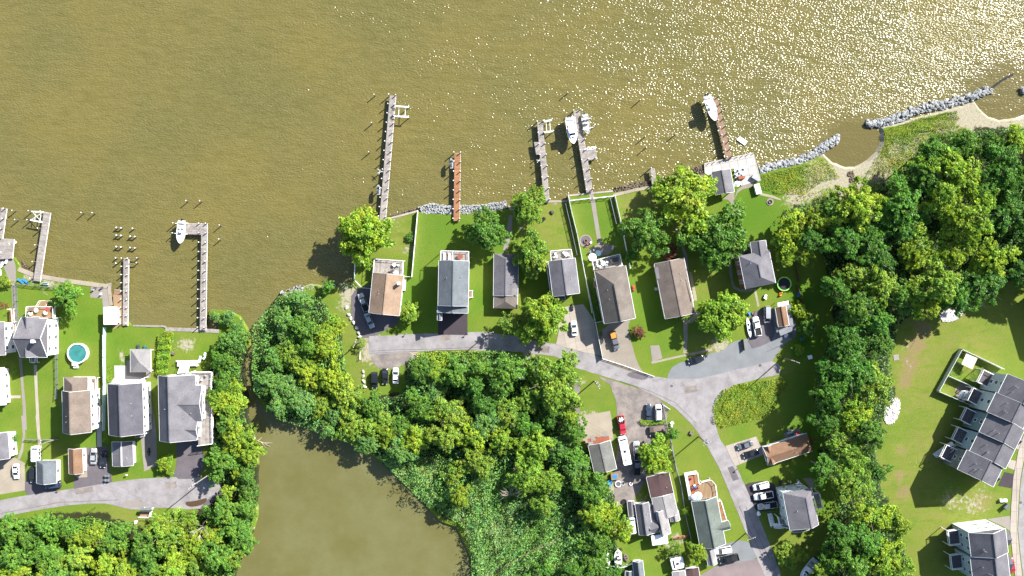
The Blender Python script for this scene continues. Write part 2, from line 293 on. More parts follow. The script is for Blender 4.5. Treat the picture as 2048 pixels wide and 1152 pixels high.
WOODS = [[(505,650),(560,590),(640,590),(680,660),(690,720),(705,805),(806,788),(818,715),(1000,700),(1140,740),(1150,830),(1165,900),(1225,980),(1240,1152),(1230,1400),(950,1400),(940,1060),(850,1010),(740,900),(560,840),(505,780)],
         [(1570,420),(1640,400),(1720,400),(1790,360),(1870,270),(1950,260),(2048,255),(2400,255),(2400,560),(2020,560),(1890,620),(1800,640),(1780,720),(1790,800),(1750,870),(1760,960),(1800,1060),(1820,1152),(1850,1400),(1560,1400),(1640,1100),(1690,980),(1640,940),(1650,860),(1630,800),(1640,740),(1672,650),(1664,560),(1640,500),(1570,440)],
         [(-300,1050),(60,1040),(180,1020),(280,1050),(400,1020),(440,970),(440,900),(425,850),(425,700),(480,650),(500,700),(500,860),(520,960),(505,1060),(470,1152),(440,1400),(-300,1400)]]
def zones(P):
    out = np.zeros((len(P), 4), np.float32)
    for ch, lst in ((0, SAND), (1, LUSH), (2, DRY)):
        for x, y, r, w in lst:
            d2 = (P[:, 0]-x)**2 + (P[:, 1]-y)**2
            out[:, ch] = np.maximum(out[:, ch], w * np.exp(-d2 / (2 * (r*0.75)**2)))
    far = P[:, 0] > 1780
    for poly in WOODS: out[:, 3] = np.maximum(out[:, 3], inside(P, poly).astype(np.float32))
    return out
def ground_mat():
    m, n, b = newmat('lawn_and_soil')
    a = nd(n, 'ShaderNodeAttribute', attribute_name='zone'); sp = nd(n, 'ShaderNodeSeparateColor'); n.links.new(a.outputs['Color'], sp.inputs[0])
    n1 = noise(n, 0.14, 5, 0.6); n2 = noise(n, 1.3, 5, 0.7); n3 = noise(n, 6.0, 3, 0.7)
    base = mixc(n, ramp(n, n1, 0.35, 0.65), alb(112,158,42), alb(142,170,54))
    base = mixc(n, ramp(n, n2, 0.5, 0.75, 0, 0.45), base, alb(164,176,76))
    base = mixc(n, ramp(n, noise(n, 0.045, 4, 0.6), 0.4, 0.62, 0, 0.5), base, alb(158,166,72))
    w = nd(n, 'ShaderNodeTexWave'); w.inputs['Scale'].default_value = 0.28; w.inputs['Distortion'].default_value = 1.5
    n.links.new(stretched(n, 1, 1, 24), w.inputs['Vector'])
    base = scalec(n, base, ramp(n, w.outputs['Fac'], 0, 1, 0.985, 1.015))
    lush = mixc(n, math_(n, 'MULTIPLY', sp.outputs[1], 0.8), base, alb(98,150,34))
    dry = mixc(n, math_(n, 'MULTIPLY', sp.outputs[2], ramp(n, noise(n, 0.5, 5, 0.65), 0.3, 0.7, 0.15, 1.0)), lush, alb(170,176,82))
    s_ = math_(n, 'ADD', sp.outputs[0], ramp(n, noise(n, 0.9, 6, 0.7), 0.25, 0.75, -0.45, 0.45))
    st = noise(n, 0.22, 5, 0.7, stretched(n, 0.35, 1.6, 118), 1.5)      # long mower and drainage streaks on the dry lawns
    dry = mixc(n, math_(n, 'MULTIPLY', ramp(n, st, 0.48, 0.62, 0, 0.6), sp.outputs[2]), dry, alb(176,158,104))
    dry = mixc(n, math_(n, 'MULTIPLY', ramp(n, st, 0.46, 0.36, 0, 0.5), sp.outputs[2]), dry, alb(120,140,48))
    dry = mixc(n, math_(n, 'MULTIPLY', ramp(n, sp.outputs[2], 0.9, 1.35, 0, 0.95), ramp(n, n2, 0.3, 0.6, 0.45, 1.0)), dry, alb(178,158,112))
    dirt = mixc(n, ramp(n, noise(n, 2.0, 4), 0.35, 0.65), alb(228,220,196), alb(200,188,158))
    c = mixc(n, ramp(n, s_, 0.38, 0.62), dry, dirt)
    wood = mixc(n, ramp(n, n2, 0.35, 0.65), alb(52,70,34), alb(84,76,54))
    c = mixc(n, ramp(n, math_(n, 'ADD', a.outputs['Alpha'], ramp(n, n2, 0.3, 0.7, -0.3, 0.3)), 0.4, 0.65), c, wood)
    c = scalec(n, c, ramp(n, n3, 0.25, 0.75, 0.78, 1.34))
    n.links.new(c, b.inputs['Base Color']); b.inputs['Roughness'].default_value = 0.95; b.inputs['Specular IOR Level'].default_value = 0.15
    x = nd(n, 'ShaderNodeBump'); x.inputs['Distance'].default_value = 0.12; n.links.new(noise(n, 4.0, 5, 0.7), x.inputs['Height']); n.links.new(x.outputs[0], b.inputs['Normal'])
    return m
GM = ground_mat()
def land(name, poly, skirt):
    ring = densify(poly, 10, 1.1); ws = [at(*p).xy for p in ring]
    gx, gy = np.meshgrid(np.arange(-260, 2340, 14), np.arange(150, 1330, 14)); P = np.stack([gx.ravel(), gy.ravel()], 1).astype(float)
    P += np.random.uniform(-3, 3, P.shape); ins = inside(P, ring)
    rp = np.array(ring); P = P[ins]
    d = np.min(np.hypot(P[:, None, 0]-rp[None, :, 0], P[:, None, 1]-rp[None, :, 1]), 1) if len(P) else np.zeros(0)
    P = P[d > 5]
    allp = [Vector(w) for w in ws] + [at(*p).xy for p in P]; k = len(ws)
    res = delaunay_2d_cdt(allp, [], [list(range(k))], 1, 1e-5)
    vo, fo = res[0], res[2]; verts = [(v.x, v.y, 0.0) for v in vo]; faces = [tuple(f) for f in fo]
    # sloping bank outside the outline
    a = sum(ws[i].x*ws[(i+1)%k].y - ws[(i+1)%k].x*ws[i].y for i in range(k)); sg = 1 if a > 0 else -1
    base = len(verts)
    for i in range(k):
        t = (ws[(i+1)%k] - ws[i-1]).normalized(); nrm = Vector((t.y, -t.x)) * sg; wd = skirt(*ring[i])
        q = ws[i] + nrm * wd; verts += [(ws[i].x, ws[i].y, 0.0), (q.x, q.y, -2.4)]
    for i in range(k):
        j = (i+1) % k; faces.append((base+2*i, base+2*i+1, base+2*j+1, base+2*j) if sg > 0 else (base+2*j, base+2*j+1, base+2*i+1, base+2*i))
    me = bpy.data.meshes.new(name); me.from_pydata(verts, [], faces)
    pv = np.array(verts); pp = np.stack([pv[:, 0]/S + 1024, 576 - pv[:, 1]/S], 1); z = zones(pp)
    bx = (pp[base:, 0] > 1640) & (pp[base:, 1] < 345); z[base:, 0] = np.maximum(z[base:, 0], np.where(bx, 0.9, 0.3))
    at_ = me.color_attributes.new('zone', 'FLOAT_COLOR', 'POINT'); at_.data.foreach_set('color', z.reshape(-1))
    me.materials.append(GM); o = link(name, me); return props(o, kind='structure')
land('ground', landA, lambda x, y: 0.3 if x < 440 and y < 670 else 1.6)
land('ground', landB, lambda x, y: 0.4 if (770 < x < 1530 and y < 440) else (2.6 if x > 1640 and y < 345 else 1.6))
def sheet(name, pts, m, z=0.03, it=1, kind='structure', parent=None, thick=0.0, **kw):
    if it: pts = smooth(pts, it)
    w = [at(*p) for p in pts]; mb = MB()
    mb.prism([(p.x, p.y) for p in w], z - max(0.02, thick), z); o = mb.build(name, m, parent, kind=kind, **kw); return o
# ---- water
def water_mat():
    m, n, b = newmat('murky_water'); n.nodes.remove(b)
    c = mixc(n, ramp(n, noise(n, 0.03, 4, 0.55), 0.35, 0.65), alb(160,146,80), alb(140,135,78))
    c = mixc(n, ramp(n, noise(n, 1.0, 6, 0.8, stretched(n, 0.5, 1.5, 22)), 0.38, 0.7, 0, 0.6), c, alb(178,168,108))  # lighter and darker streaks here paint rippling light into the water colour
    c = mixc(n, ramp(n, noise(n, 0.35, 5, 0.7, stretched(n, 0.5, 1.3, 22)), 0.48, 0.7, 0, 0.4), c, alb(130,126,64))
    sx = nd(n, 'ShaderNodeSeparateXYZ'); n.links.new(nd(n, 'ShaderNodeNewGeometry').outputs['Position'], sx.inputs[0])
    pond = math_(n, 'MULTIPLY', ramp(n, sx.outputs['Y'], -2, -26), ramp(n, sx.outputs['X'], 10, -5))   # the sheltered pond: silty and still
    pos = nd(n, 'ShaderNodeNewGeometry').outputs['Position']; shal = 0.0
    for px, py, rad in ((1708,302,13),(2012,205,17)):   # sheltered shallows behind the breakwaters
        v = nd(n, 'ShaderNodeVectorMath', operation='DISTANCE'); n.links.new(pos, v.inputs[0]); v.inputs[1].default_value = at(px, py, WZ)
        shal = math_(n, 'MAXIMUM', ramp(n, v.outputs['Value'], rad*1.05, rad*.6), shal)
    c = mixc(n, math_(n, 'MULTIPLY', shal, 0.8), c, alb(148,136,82, 3.2))
    silt = mixc(n, ramp(n, noise(n, 0.06, 6, 0.65), 0.38, 0.64), alb(146,142,86), alb(162,160,108)); silt = mixc(n, ramp(n, noise(n, 0.9, 4, 0.7), 0.66, 0.74, 0, 0.35), silt, alb(110,112,60))
    c = mixc(n, math_(n, 'MULTIPLY', pond, 0.9), c, silt)
    d = nd(n, 'ShaderNodeBsdfDiffuse'); n.links.new(scalec(n, c, 0.9), d.inputs['Color'])
    calm = math_(n, 'MULTIPLY', ramp(n, pond, 0, 1, 1.0, 0.08), ramp(n, shal, 0, 1, 1.0, 0.35))
    h = math_(n, 'ADD', math_(n, 'MULTIPLY', noise(n, 0.32, 2, 0.5, stretched(n, 0.5, 1.6, 22)), WAVE[0]), math_(n, 'MULTIPLY', math_(n, 'MULTIPLY', ramp(n, noise(n, 0.09, 4, 0.65, stretched(n, 0.45, 1.5, 22)), 0.35, 0.65, 0.72, 1.3), noise(n, 2.25, 0, 0.6, stretched(n, 0.75, 1.25, 20))), WAVE[1]))
    x = nd(n, 'ShaderNodeBump'); x.inputs['Distance'].default_value = 1.0; n.links.new(h, x.inputs['Height']); n.links.new(calm, x.inputs['Strength'])
    xd = nd(n, 'ShaderNodeBump'); xd.inputs['Distance'].default_value = 1.0; n.links.new(math_(n, 'MULTIPLY', calm, 0.5), xd.inputs['Strength']); n.links.new(h, xd.inputs['Height']); n.links.new(xd.outputs[0], d.inputs['Normal'])
    g = nd(n, 'ShaderNodeBsdfGlossy'); g.inputs['Roughness'].default_value = WAVE[2]; n.links.new(x.outputs[0], g.inputs['Normal'])
    fr = nd(n, 'ShaderNodeFresnel'); fr.inputs['IOR'].default_value = 1.36; n.links.new(x.outputs[0], fr.inputs['Normal'])
    mx = nd(n, 'ShaderNodeMixShader'); n.links.new(fr.outputs[0], mx.inputs[0]); n.links.new(d.outputs[0], mx.inputs[1]); n.links.new(g.outputs[0], mx.inputs[2])
    n.links.new(mx.outputs[0], n.nodes['Material Output'].inputs['Surface']); return m
WAVE = (0.42, 0.245, 0.18)
WM = water_mat()
mb = MB(); mb.face([(-900,-900,WZ),(900,-900,WZ),(900,900,WZ),(-900,900,WZ)]); mb.build('water', WM, kind='structure')
mb = MB(); mb.face([(-900,-900,-2.4),(900,-900,-2.4),(900,900,-2.4),(-900,900,-2.4)]); mb.build('river_bed', M['dirt'], kind='structure')

# ---- roads, drives, paths
road = [(738,672),(850,667),(975,664),(1030,672),(1075,683),(1130,690),(1200,713),(1265,738),(1300,752),(1345,758),(1400,757),(1470,740),(1545,722),(1559,728),
        (1560,748),(1520,757),(1470,770),(1442,790),(1428,812),(1428,838),(1440,880),(1462,908),(1485,960),(1520,1040),(1552,1120),(1590,1230),(1640,1400),(1590,1400),(1560,1240),(1525,1140),(1500,1085),(1470,1012),(1440,940),(1410,885),(1385,850),(1350,815),(1310,792),(1265,770),(1215,755),(1150,735),(1110,712),(1060,706),(1000,702),(900,700),(830,703),(738,710)]
sheet('road', densify(road, 9, 0.7), M['asphalt'], 0.040)
sheet('road', U4((-400,260),(0,152),(190,117),(460,80),(850,15),(1100,-15),(1560,-30),(1690,40),(1640,110),(1560,215),(1390,225),(1240,205),(1030,232),(880,195),(770,172),(450,197),(0,282),(-400,400)), M['asphalt'], 0.040)
sheet('dirt_lot', densify([(1195,752),(1240,765),(1310,788),(1335,815),(1332,868),(1295,890),(1292,960),(1262,1010),(1230,1000),(1226,960),(1238,870),(1232,800),(1220,770)], 8, 1.6), M['lane_dirt'], 0.030)
sheet('side_lane', [(1150,752),(1162,757),(1158,800),(1162,832),(1146,832),(1148,790)], M['lane_dirt'], 0.03)
sheet('dirt_lot', [(738,709),(800,704),(828,706),(815,725),(795,735),(760,738),(748,728)], M['lane_dirt'], 0.030)
sheet('gravel_drive', densify([(1333,757),(1345,732),(1400,712),(1440,703),(1452,695),(1470,683),(1495,678),(1500,650),(1530,612),(1592,640),(1592,672),(1568,690),(1548,716),(1545,726),(1470,743),(1400,760),(1350,762)], 9, 1.6), M['gravel'], 0.025)
sheet('driveway', [(1495,700),(1497,628),(1530,615),(1548,640),(1550,676),(1530,690)], M['asphalt_dk'], 0.033)
sheet('driveway', R8((155,660),(240,630),(300,600),(310,812),(500,832),(490,900),(345,965),(290,995),(212,988),(165,900),(148,800)), M['asphalt_dk'], 0.033)
sheet('driveway', R8((778,800),(990,800),(990,972),(778,970)), M['asphalt_black'], 0.050, 0)
sheet('driveway', V3((180,840),(320,790),(430,745),(392,850),(430,1000),(480,1180),(560,1300),(330,1240),(160,1150),(120,950)), M['paver'], 0.045)
sheet('driveway', S6((725,235),(960,200),(1060,260),(1110,480),(870,520),(800,430),(740,300)), M['asphalt_black'], 0.036)
sheet('gravel_drive', S6((560,830),(740,785),(860,890),(860,990),(700,1010),(440,1060),(430,860)), M['gravel'], 0.03)
sheet('driveway', S6((440,1060),(760,1000),(960,960),(1060,1152),(1160,1400),(200,1400),(290,1152)), mat('pink_grey_concrete', alb(178,160,160), 0.9, 0.08, 5), 0.034, 0)
sheet('driveway', R2((-300,715),(95,702),(155,735),(155,905),(-300,980)), M['concrete_t'], 0.032, 0)
sheet('driveway', R2((155,850),(190,740),(225,770),(345,850),(385,905),(220,940),(155,930)), M['asphalt_dk'], 0.034)
sheet('driveway', R2((535,640),(675,630),(680,760),(702,852),(460,896),(460,828),(545,822)), M['asphalt_dk'], 0.046, 0)
sheet('driveway', R4((505,620),(640,615),(668,690),(682,760),(640,850),(485,850),(515,760)), M['asphalt_dk'], 0.046)
sheet('driveway', R4((305,380),(358,380),(380,480),(392,590),(396,770),(320,806),(300,600)), M['walk'], 0.034, 0)
sheet('mud_puddle', U4((1395,165),(1480,160),(1585,128),(1545,190),(1430,208)), M['puddle'], 0.056, 2)
sheet('surface_patch', U4((930,160),(1060,150),(1120,195),(1000,208),(940,190)), M['walk'], 0.054, 2)
sheet('surface_patch', U4((1600,120),(1700,75),(1650,140),(1560,210),(1500,230)), M['asphalt_dk'], 0.048, 2)  # strip of darker colour at the road end
for c in ([(1250,752),(1262,742),(1300,750),(1290,762)],): sheet('surface_patch', c, M['asphalt_dk'], 0.052, 2)  # patch of darker asphalt colour laid on the road
# crack-fill lines on the road
mb = MB()
for pts in (R8((290,1088),(500,1078),(800,1072),(1100,1058)), R8((290,1104),(500,1094),(800,1086),(1150,1070)), [(1240,762),(1300,782),(1350,805),(1392,846)], [(1492,1014),(1512,1060),(1540,1120)], [(1478,1012),(1500,1062),(1528,1118)], U4((0,255),(450,170),(900,150))):
    for a, b in zip(pts, pts[1:]):
        A, B = at(*a, 0.062), at(*b, 0.062); s_ = (B-A).normalized().cross(Vector((0,0,1))) * 0.05
        mb.face([A-s_, B-s_, B+s_, A+s_])
mb.build('crack_sealant', M['tarline'], kind='stuff', label='dark crack sealant lines along the grey asphalt roads', cat='road sealant')
for c in ([(880,668),(900,668),(901,680),(881,681)], [(1080,690),(1100,693),(1098,706),(1078,703)], [(1366,775),(1392,770),(1396,782),(1370,788)], [(1455,935),(1466,932),(1478,958),(1466,962)], [(150,978),(185,973),(187,984),(152,989)], [(330,965),(352,963),(354,975),(332,977)]): sheet('road_patch', c, M['asphalt_dk'] if c[0][0] % 2 else M['lane_dirt'], 0.047, 0)
# slabbed concrete: every slab a piece of the surface it belongs to
def clip(poly, a, b, c):
    out = []
    for i in range(len(poly)):
        p, q = poly[i], poly[(i+1) % len(poly)]; dp = a*p[0]+b*p[1]-c; dq = a*q[0]+b*q[1]-c
        if dp <= 0: out.append(p)
        if (dp < 0 < dq) or (dq < 0 < dp):
            t = dp / (dp - dq); out.append((p[0]+(q[0]-p[0])*t, p[1]+(q[1]-p[1])*t))
    return out
def slabs(name, pts, m, cell, ang, z=0.06, bed='concrete_t', gap=0.03, thick=0.05):
    w = [tuple(at(*p).xy) for p in pts]; o = MB().prism(w, z-thick-0.03, z-thick+0.012).build(name, M[bed], kind='structure')
    ca, sa = math.cos(R(ang)), math.sin(R(ang)); U = [(x*ca+y*sa, -x*sa+y*ca) for x, y in w]
    x0, x1 = min(p[0] for p in U), max(p[0] for p in U); y0, y1 = min(p[1] for p in U), max(p[1] for p in U)
    i = x0
    while i < x1:
        j = y0
        while j < y1:
            q = U
            for a, b, c in ((-1,0,-(i+gap)),(1,0,i+cell[0]-gap),(0,-1,-(j+gap)),(0,1,j+cell[1]-gap)):
                q = clip(q, a, b, c)
                if len(q) < 3: break
            if len(q) >= 3:
                ar = abs(sum(q[k][0]*q[(k+1)%len(q)][1]-q[(k+1)%len(q)][0]*q[k][1] for k in range(len(q))))/2
                if ar > 0.15:
                    t = random.uniform(-0.25, 0.15); MB().prism([(x*ca-y*sa, x*sa+y*ca) for x, y in q], z-thick, z + random.uniform(-.004,.004), tone=t or .01).build('slab', m, o)
            j += cell[1]
        i += cell[0]
    return o
slabs('driveway', [(1103,618),(1166,608),(1188,640),(1204,712),(1170,705),(1128,694),(1112,688),(1118,660)], M['concrete'], (2.9, 2.9), 12, 0.085)
slabs('patio', R7((485,692),(895,602),(952,828),(900,838),(792,872),(735,800),(730,730),(550,755),(530,792),(490,768)), M['concrete_w'], (2.6, 2.6), 12, 0.14, thick=0.1)
slabs('driveway', S4((225,850),(500,765),(535,850),(575,870),(565,925),(310,1030),(270,950)), M['concrete'], (2.4, 2.4), 18, 0.08)
slabs('sidewalk', [(2060,855),(2046,873),(2036,903),(2026,957),(2022,1012),(2020,1060),(2025,1110),(2031,1160),(2050,1300),(2066,1300),(2045,1160),(2039,1110),(2034,1060),(2036,1012),(2040,957),(2050,905),(2062,878),(2074,860)], M['concrete'], (1.9, 3.2), 0, 0.12, thick=0.08)
sheet('road', [(2074,860),(2064,880),(2052,907),(2042,959),(2038,1012),(2036,1060),(2041,1110),(2047,1160),(2068,1300),(2128,1300),(2104,1160),(2096,1110),(2091,1060),(2093,1012),(2098,957),(2110,905),(2126,880),(2140,862)], M['asphalt'], 0.04, 0)
sheet('driveway', V2((900,390),(1205,345),(1215,560),(1140,500)), M['walk'], 0.05, 0)
sheet('driveway', V1((610,975),(680,990),(665,1100),(560,1080)), M['asphalt_black'], 0.05, 0)
sheet('driveway', V1((650,880),(700,890),(685,960),(635,940)), M['concrete'], 0.05, 0)
sheet('driveway', V1((705,755),(760,750),(750,820),(690,790)), M['concrete'], 0.05, 0)
for nm, pts, m in (('path', U7((72,205),(96,200),(112,480),(88,480)), 'walk'), ('path', U7((108,480),(122,700),(135,860),(145,1000),(150,1152),(172,1152),(165,1000),(152,860),(140,700),(130,480)), 'walk'),
        ('path', R2((132,440),(152,440),(158,560),(150,600),(145,660),(125,712),(108,710),(132,640),(142,560)), 'walk'),
        ('path', U7((216,735),(236,735),(242,900),(256,1152),(236,1152),(224,900)), 'concrete'), ('path', R2((222,440),(238,440),(250,560),(262,640),(240,640),(232,560)), 'concrete'), ('path', U7((48,932),(132,930),(132,948),(48,950)), 'concrete'),
        ('patio', U7((-60,10),(82,40),(100,100),(104,205),(60,200),(20,100),(-60,60)), 'walk'), ('patio', R1((680,660),(790,660),(830,650),(820,830),(765,830),(760,770),(670,762)), 'walk'), ('patio', R4((143,180),(215,180),(215,240),(330,255),(330,300),(100,300),(145,250)), 'concrete_w'), ('patio', R4((215,150),(360,150),(358,255),(215,250)), 'walk'),
        ('patio', R1((840,740),(910,745),(905,970),(840,1000),(850,900)), 'wood_tan'), ('path', R4((608,590),(632,590),(640,700),(618,700)), 'concrete_w'),
        ('path', R2((602,500),(632,500),(634,640),(606,640)), 'concrete_w'), ('patio', R2((520,640),(560,640),(545,828),(480,828),(470,800)), 'concrete_t'),
        ('path', S1((765,0),(795,0),(812,60),(850,310),(862,365),(836,370),(822,310),(788,100)), 'walk'), ('patio', S1((770,400),(850,360),(930,375),(945,400),(900,440),(800,450),(770,430)), 'paver'),
        ('path', S2((410,880),(432,900),(498,835),(515,850),(465,912),(432,920),(432,1000),(425,1110),(405,1110),(410,1000),(403,910)), 'concrete_t'),
        ('path', S2((440,590),(455,585),(490,740),(492,775),(475,770),(462,700)), 'concrete_t'), ('path', S2((380,390),(395,385),(430,480),(440,590),(425,590),(412,500)), 'walk'), ('path', S2((350,310),(366,300),(382,365),(370,385)), 'concrete_t'),
        ('path', S2((855,700),(870,698),(893,808),(880,812)), 'concrete_t'), ('path', S2((695,500),(712,495),(722,640),(735,680),(770,700),(850,695),(848,712),(770,716),(722,695),(700,600)), 'walk'),
        ('path', R7((640,980),(735,900),(735,1090),(750,1092),(728,1000),(760,900),(850,840),(900,850),(880,880),(800,900),(760,930),(735,985),(752,1095),(735,1095),(705,1010),(680,985)), 'paver'), ('path', R7((940,925),(1050,950),(1120,980),(1118,992),(1040,968),(940,945)), 'concrete_t'),
        ('path', R7((150,870),(190,850),(200,880),(185,890),(160,890)), 'concrete_t'), ('path', S3((705,262),(1210,150),(1215,172),(990,215),(715,278)), 'concrete_t'), ('patio', S3((700,128),(775,125),(800,232),(718,262)), 'walk'), ('path', S3((985,0),(1005,0),(1000,185),(978,185)), 'walk'),
        ('patio', S4((740,740),(880,690),(890,740),(760,790)), 'walk'), ('patio', S6((1320,180),(1415,180),(1440,290),(1390,280)), 'walk'), ('path', [(1018,430),(1026,430),(1022,470),(1014,505),(1006,500),(1012,470)], 'walk'),
        ('patio', S3((75,720),(370,665),(385,740),(400,900),(360,930),(180,960),(130,870),(95,800)), 'concrete_t'), ('patio', V1((230,340),(270,290),(370,330),(330,430),(240,400)), 'paver')):
    sheet(nm, pts, M[m], 0.028 + random.random()*0.012, 0)
sheet('creek_ditch', U3((900,1110),(990,1070),(1150,1000),(1300,905),(1420,860),(1540,780),(1650,690),(1700,680),(1560,795),(1440,880),(1330,920),(1180,1010),(1010,1085),(930,1120)), mat('ditch_mud', alb(170,150,120), 0.6, 0.2, 3), 0.09)
def seawall(pts, w, m, label, z=0.12, name='seawall'):
    t = thing(name, label, 'sea wall', at(*pts[0], 0)); seg = 0
    for a, b in zip(pts, pts[1:]):
        A, B = at(*a, z), at(*b, z); L = (B-A).length; n = max(1, int(L / 2.6)); d = (B-A) / n
        for i in range(n):
            g = d.normalized() * 0.02; MB().beam(A + d*i + g - Vector((0,0,0.15)), A + d*(i+1) - g - Vector((0,0,0.15)), w, 0.3, tone=random.uniform(-.3,.2)).build('cap_block', m, t)
        MB().beam(A - Vector((0,0,1.5)), B - Vector((0,0,1.5)), w*0.45, 2.4).build('wall_face', M['wood_grey'], t)
seawall([(36,538),(66,550),(120,560),(180,568),(216,573)], 1.3, M['concrete_t'], 'low tan concrete seawall along the left shore by the white house')
seawall([(217,573),(219,590),(222,611)], 0.9, M['concrete_t'], 'short seawall return beside the boat ramp and white boathouse')
seawall(R3((330,965),(440,968),(560,970),(580,975)), 0.5, M['wood_grey'], 'thin grey timber bulkhead right of the white boathouse')
seawall(R3((578,992),(780,998),(990,1008)), 1.1, M['wood_grey'], 'wide grey plank-topped bulkhead at the foot of the L-shaped pier')
seawall(R5((545,1062),(660,1035),(808,995)), 0.55, M['concrete'], 'narrow pale bulkhead right of the long grey pier')
seawall([(1015,414),(1060,404),(1100,403),(1135,402)], 0.7, M['concrete_t'], 'tan bulkhead behind the round waterside tree')
seawall([(1136,402),(1138,391),(1226,382)], 0.5, M['concrete'], 'thin white bulkhead in front of the fenced pier garden')
seawall([(1226,391),(1270,380),(1330,370),(1382,360),(1410,352)], 0.9, M['concrete_t'], 'long tan concrete seawall behind the dark riprap')
seawall(R7((487,690),(660,652),(895,600)), 0.35, M['concrete_w'], 'white patio edge beam where the brown pier starts', z=0.22)

# ================================================================ rocks
def rock_mesh(seed, m):
    rnd = random.Random(seed); mb = MB(); n = 7; secs = []
    for z, r in ((-0.5, 0.55), (-0.1, 1.0), (0.3, 0.85), (0.5, 0.4)):
        secs.append([(r*0.55*math.cos(2*math.pi*i/n)*(1+rnd.uniform(-.28,.28)), r*0.5*math.sin(2*math.pi*i/n)*(1+rnd.uniform(-.28,.28)), z*0.7+rnd.uniform(-.09,.09)) for i in range(n)])
    mb.loft(secs, tone=rnd.uniform(-.6,.5)); return mb.mesh('boulder', m)
ROCKS = [rock_mesh(i, M['rock']) for i in range(12)]
def along(pts, t):
    L = [math.hypot(b[0]-a[0], b[1]-a[1]) for a, b in zip(pts, pts[1:])]; d = t * sum(L)
    for (a, b), l in zip(zip(pts, pts[1:]), L):
        if d <= l: k = d / l; return (a[0]+(b[0]-a[0])*k, a[1]+(b[1]-a[1])*k), ((b[0]-a[0])/l, (b[1]-a[1])/l)
        d -= l
    a, b = pts[-2], pts[-1]; l = L[-1]; return b, ((b[0]-a[0])/l, (b[1]-a[1])/l)
def breakwater(pts, wpx, n, label, size=(0.8, 1.5)):
    t = thing('breakwater', label, 'breakwater', at(*pts[0], WZ)); core = MB()
    for a, b in zip(pts, pts[1:]): core.beam(at(*a, WZ-0.3), at(*b, WZ-0.3), wpx*S*0.85, 0.9)
    core.build('rubble_core', M['rock_brown'], t)
    for i in range(n):
        (x, y), (dx, dy) = along(pts, (i + random.random()) / n); o = random.uniform(-1, 1); q = o * wpx/2
        z = WZ + 0.15 + (1-abs(o)) * 0.75; p = at(x - dy*q, y + dx*q, z) - t.location; s_ = random.uniform(*size)
        link('boulder', random.choice(ROCKS), t, p, (random.uniform(-.4,.4), random.uniform(-.4,.4), random.uniform(0, 6.3)), (s_, s_*random.uniform(.6,.9), s_*random.uniform(.5,.8)))
breakwater([(1520,342),(1560,330),(1600,322),(1630,308),(1655,290),(1678,272)], 15, 290, 'curved grey boulder breakwater between the white patio and the small lagoon')
breakwater([(1733,248),(1770,246),(1800,235),(1840,216),(1885,210),(1925,198),(1955,190),(1982,178)], 16, 300, 'long grey boulder breakwater in front of the marsh grass at upper right')
breakwater([(2043,178),(2052,182),(2075,190)], 15, 26, 'tip of a boulder breakwater at the right edge of the photo')
def rubble(name, poly, n, size, m, label, cat, z0=0.0, z1=0.3):
    w = np.array(poly); P = np.random.uniform(w.min(0), w.max(0), (n*4, 2)); P = P[inside(P, poly)][:n]; Q = []; T = []
    for x, y in P:
        s_ = random.uniform(*size); c = at(x, y, random.uniform(z0, z1)); k = 5
        top = [c + Vector((s_*.45*math.cos(a+.3)*random.uniform(.7,1.2), s_*.45*math.sin(a+.3)*random.uniform(.7,1.2), s_*.2+random.uniform(-.06,.06)*s_)) for a in [2*math.pi*i/4 for i in range(4)]]
        bot = [c + Vector((s_*.6*math.cos(a)*random.uniform(.7,1.2), s_*.6*math.sin(a)*random.uniform(.7,1.2), -s_*.3)) for a in [2*math.pi*i/4 for i in range(4)]]
        t = random.uniform(-.7,.6); Q.append(top); T.append(t)
        for i in range(4): Q.append([bot[i], bot[(i+1)%4], top[(i+1)%4], top[i]]); T.append(t)
    me = quads_mesh(name, np.array([[tuple(v) for v in q] for q in Q]), np.array(T), m); return props(link(name, me), label, cat, None, 'stuff')
rubble('riprap', [(836,414),(860,407),(900,411),(960,410),(1012,402),(1012,416),(980,424),(930,428),(890,428),(845,427)], 1500, (0.25,0.6), M['rock'], 'pale grey riprap stones along the bank beside the orange pier', 'riprap', -.5, .1)
rubble('riprap', [(1228,376),(1270,366),(1330,354),(1370,342),(1405,330),(1412,350),(1370,360),(1300,374),(1230,388)], 900, (0.3,0.8), M['rock_brown'], 'dark brown riprap stones below the long tan seawall', 'riprap', -.9, -.2)
rubble('riprap', [(45,520),(70,545),(120,553),(122,560),(70,556),(40,544)], 260, (0.2,0.5), M['rock_brown'], 'brown rubble at the foot of the left seawall', 'rubble', -.8, -.3)
rubble('riprap', [(768,434),(836,416),(838,424),(772,440)], 160, (0.3,0.6), M['rock_brown'], 'brown rubble below the pale bulkhead by the long grey pier', 'rubble', -.8, -.3)
rubble('riprap', [(560,584),(600,570),(640,572),(700,566),(700,575),(620,580),(565,598)], 200, (0.25,0.7), M['rock'], 'pale stones along the creek mouth bank above the shrubs', 'rubble', -.7, .1)
rubble('stone_bed', smooth(S7((280,95),(330,50),(375,40),(390,65),(365,110),(320,130),(285,125)), 1), 1100, (0.25,0.55), M['rock_white'], 'patch of white riprap stones at the wood edge, upper one on the right lawn', 'stone patch', 0, .15)
rubble('stone_bed', smooth(S7((55,490),(80,440),(115,430),(125,470),(105,530),(75,545),(58,530)), 1), 900, (0.25,0.55), M['rock_white'], 'patch of white riprap stones, lower one left of the townhouse lawn', 'stone patch', 0, .15)
rubble('rubble', [(1694,345),(1706,342),(1716,378),(1704,380)], 120, (0.3,0.7), M['rock_brown'], 'brown rubble spill running down to the small lagoon', 'rubble', 0, .2)
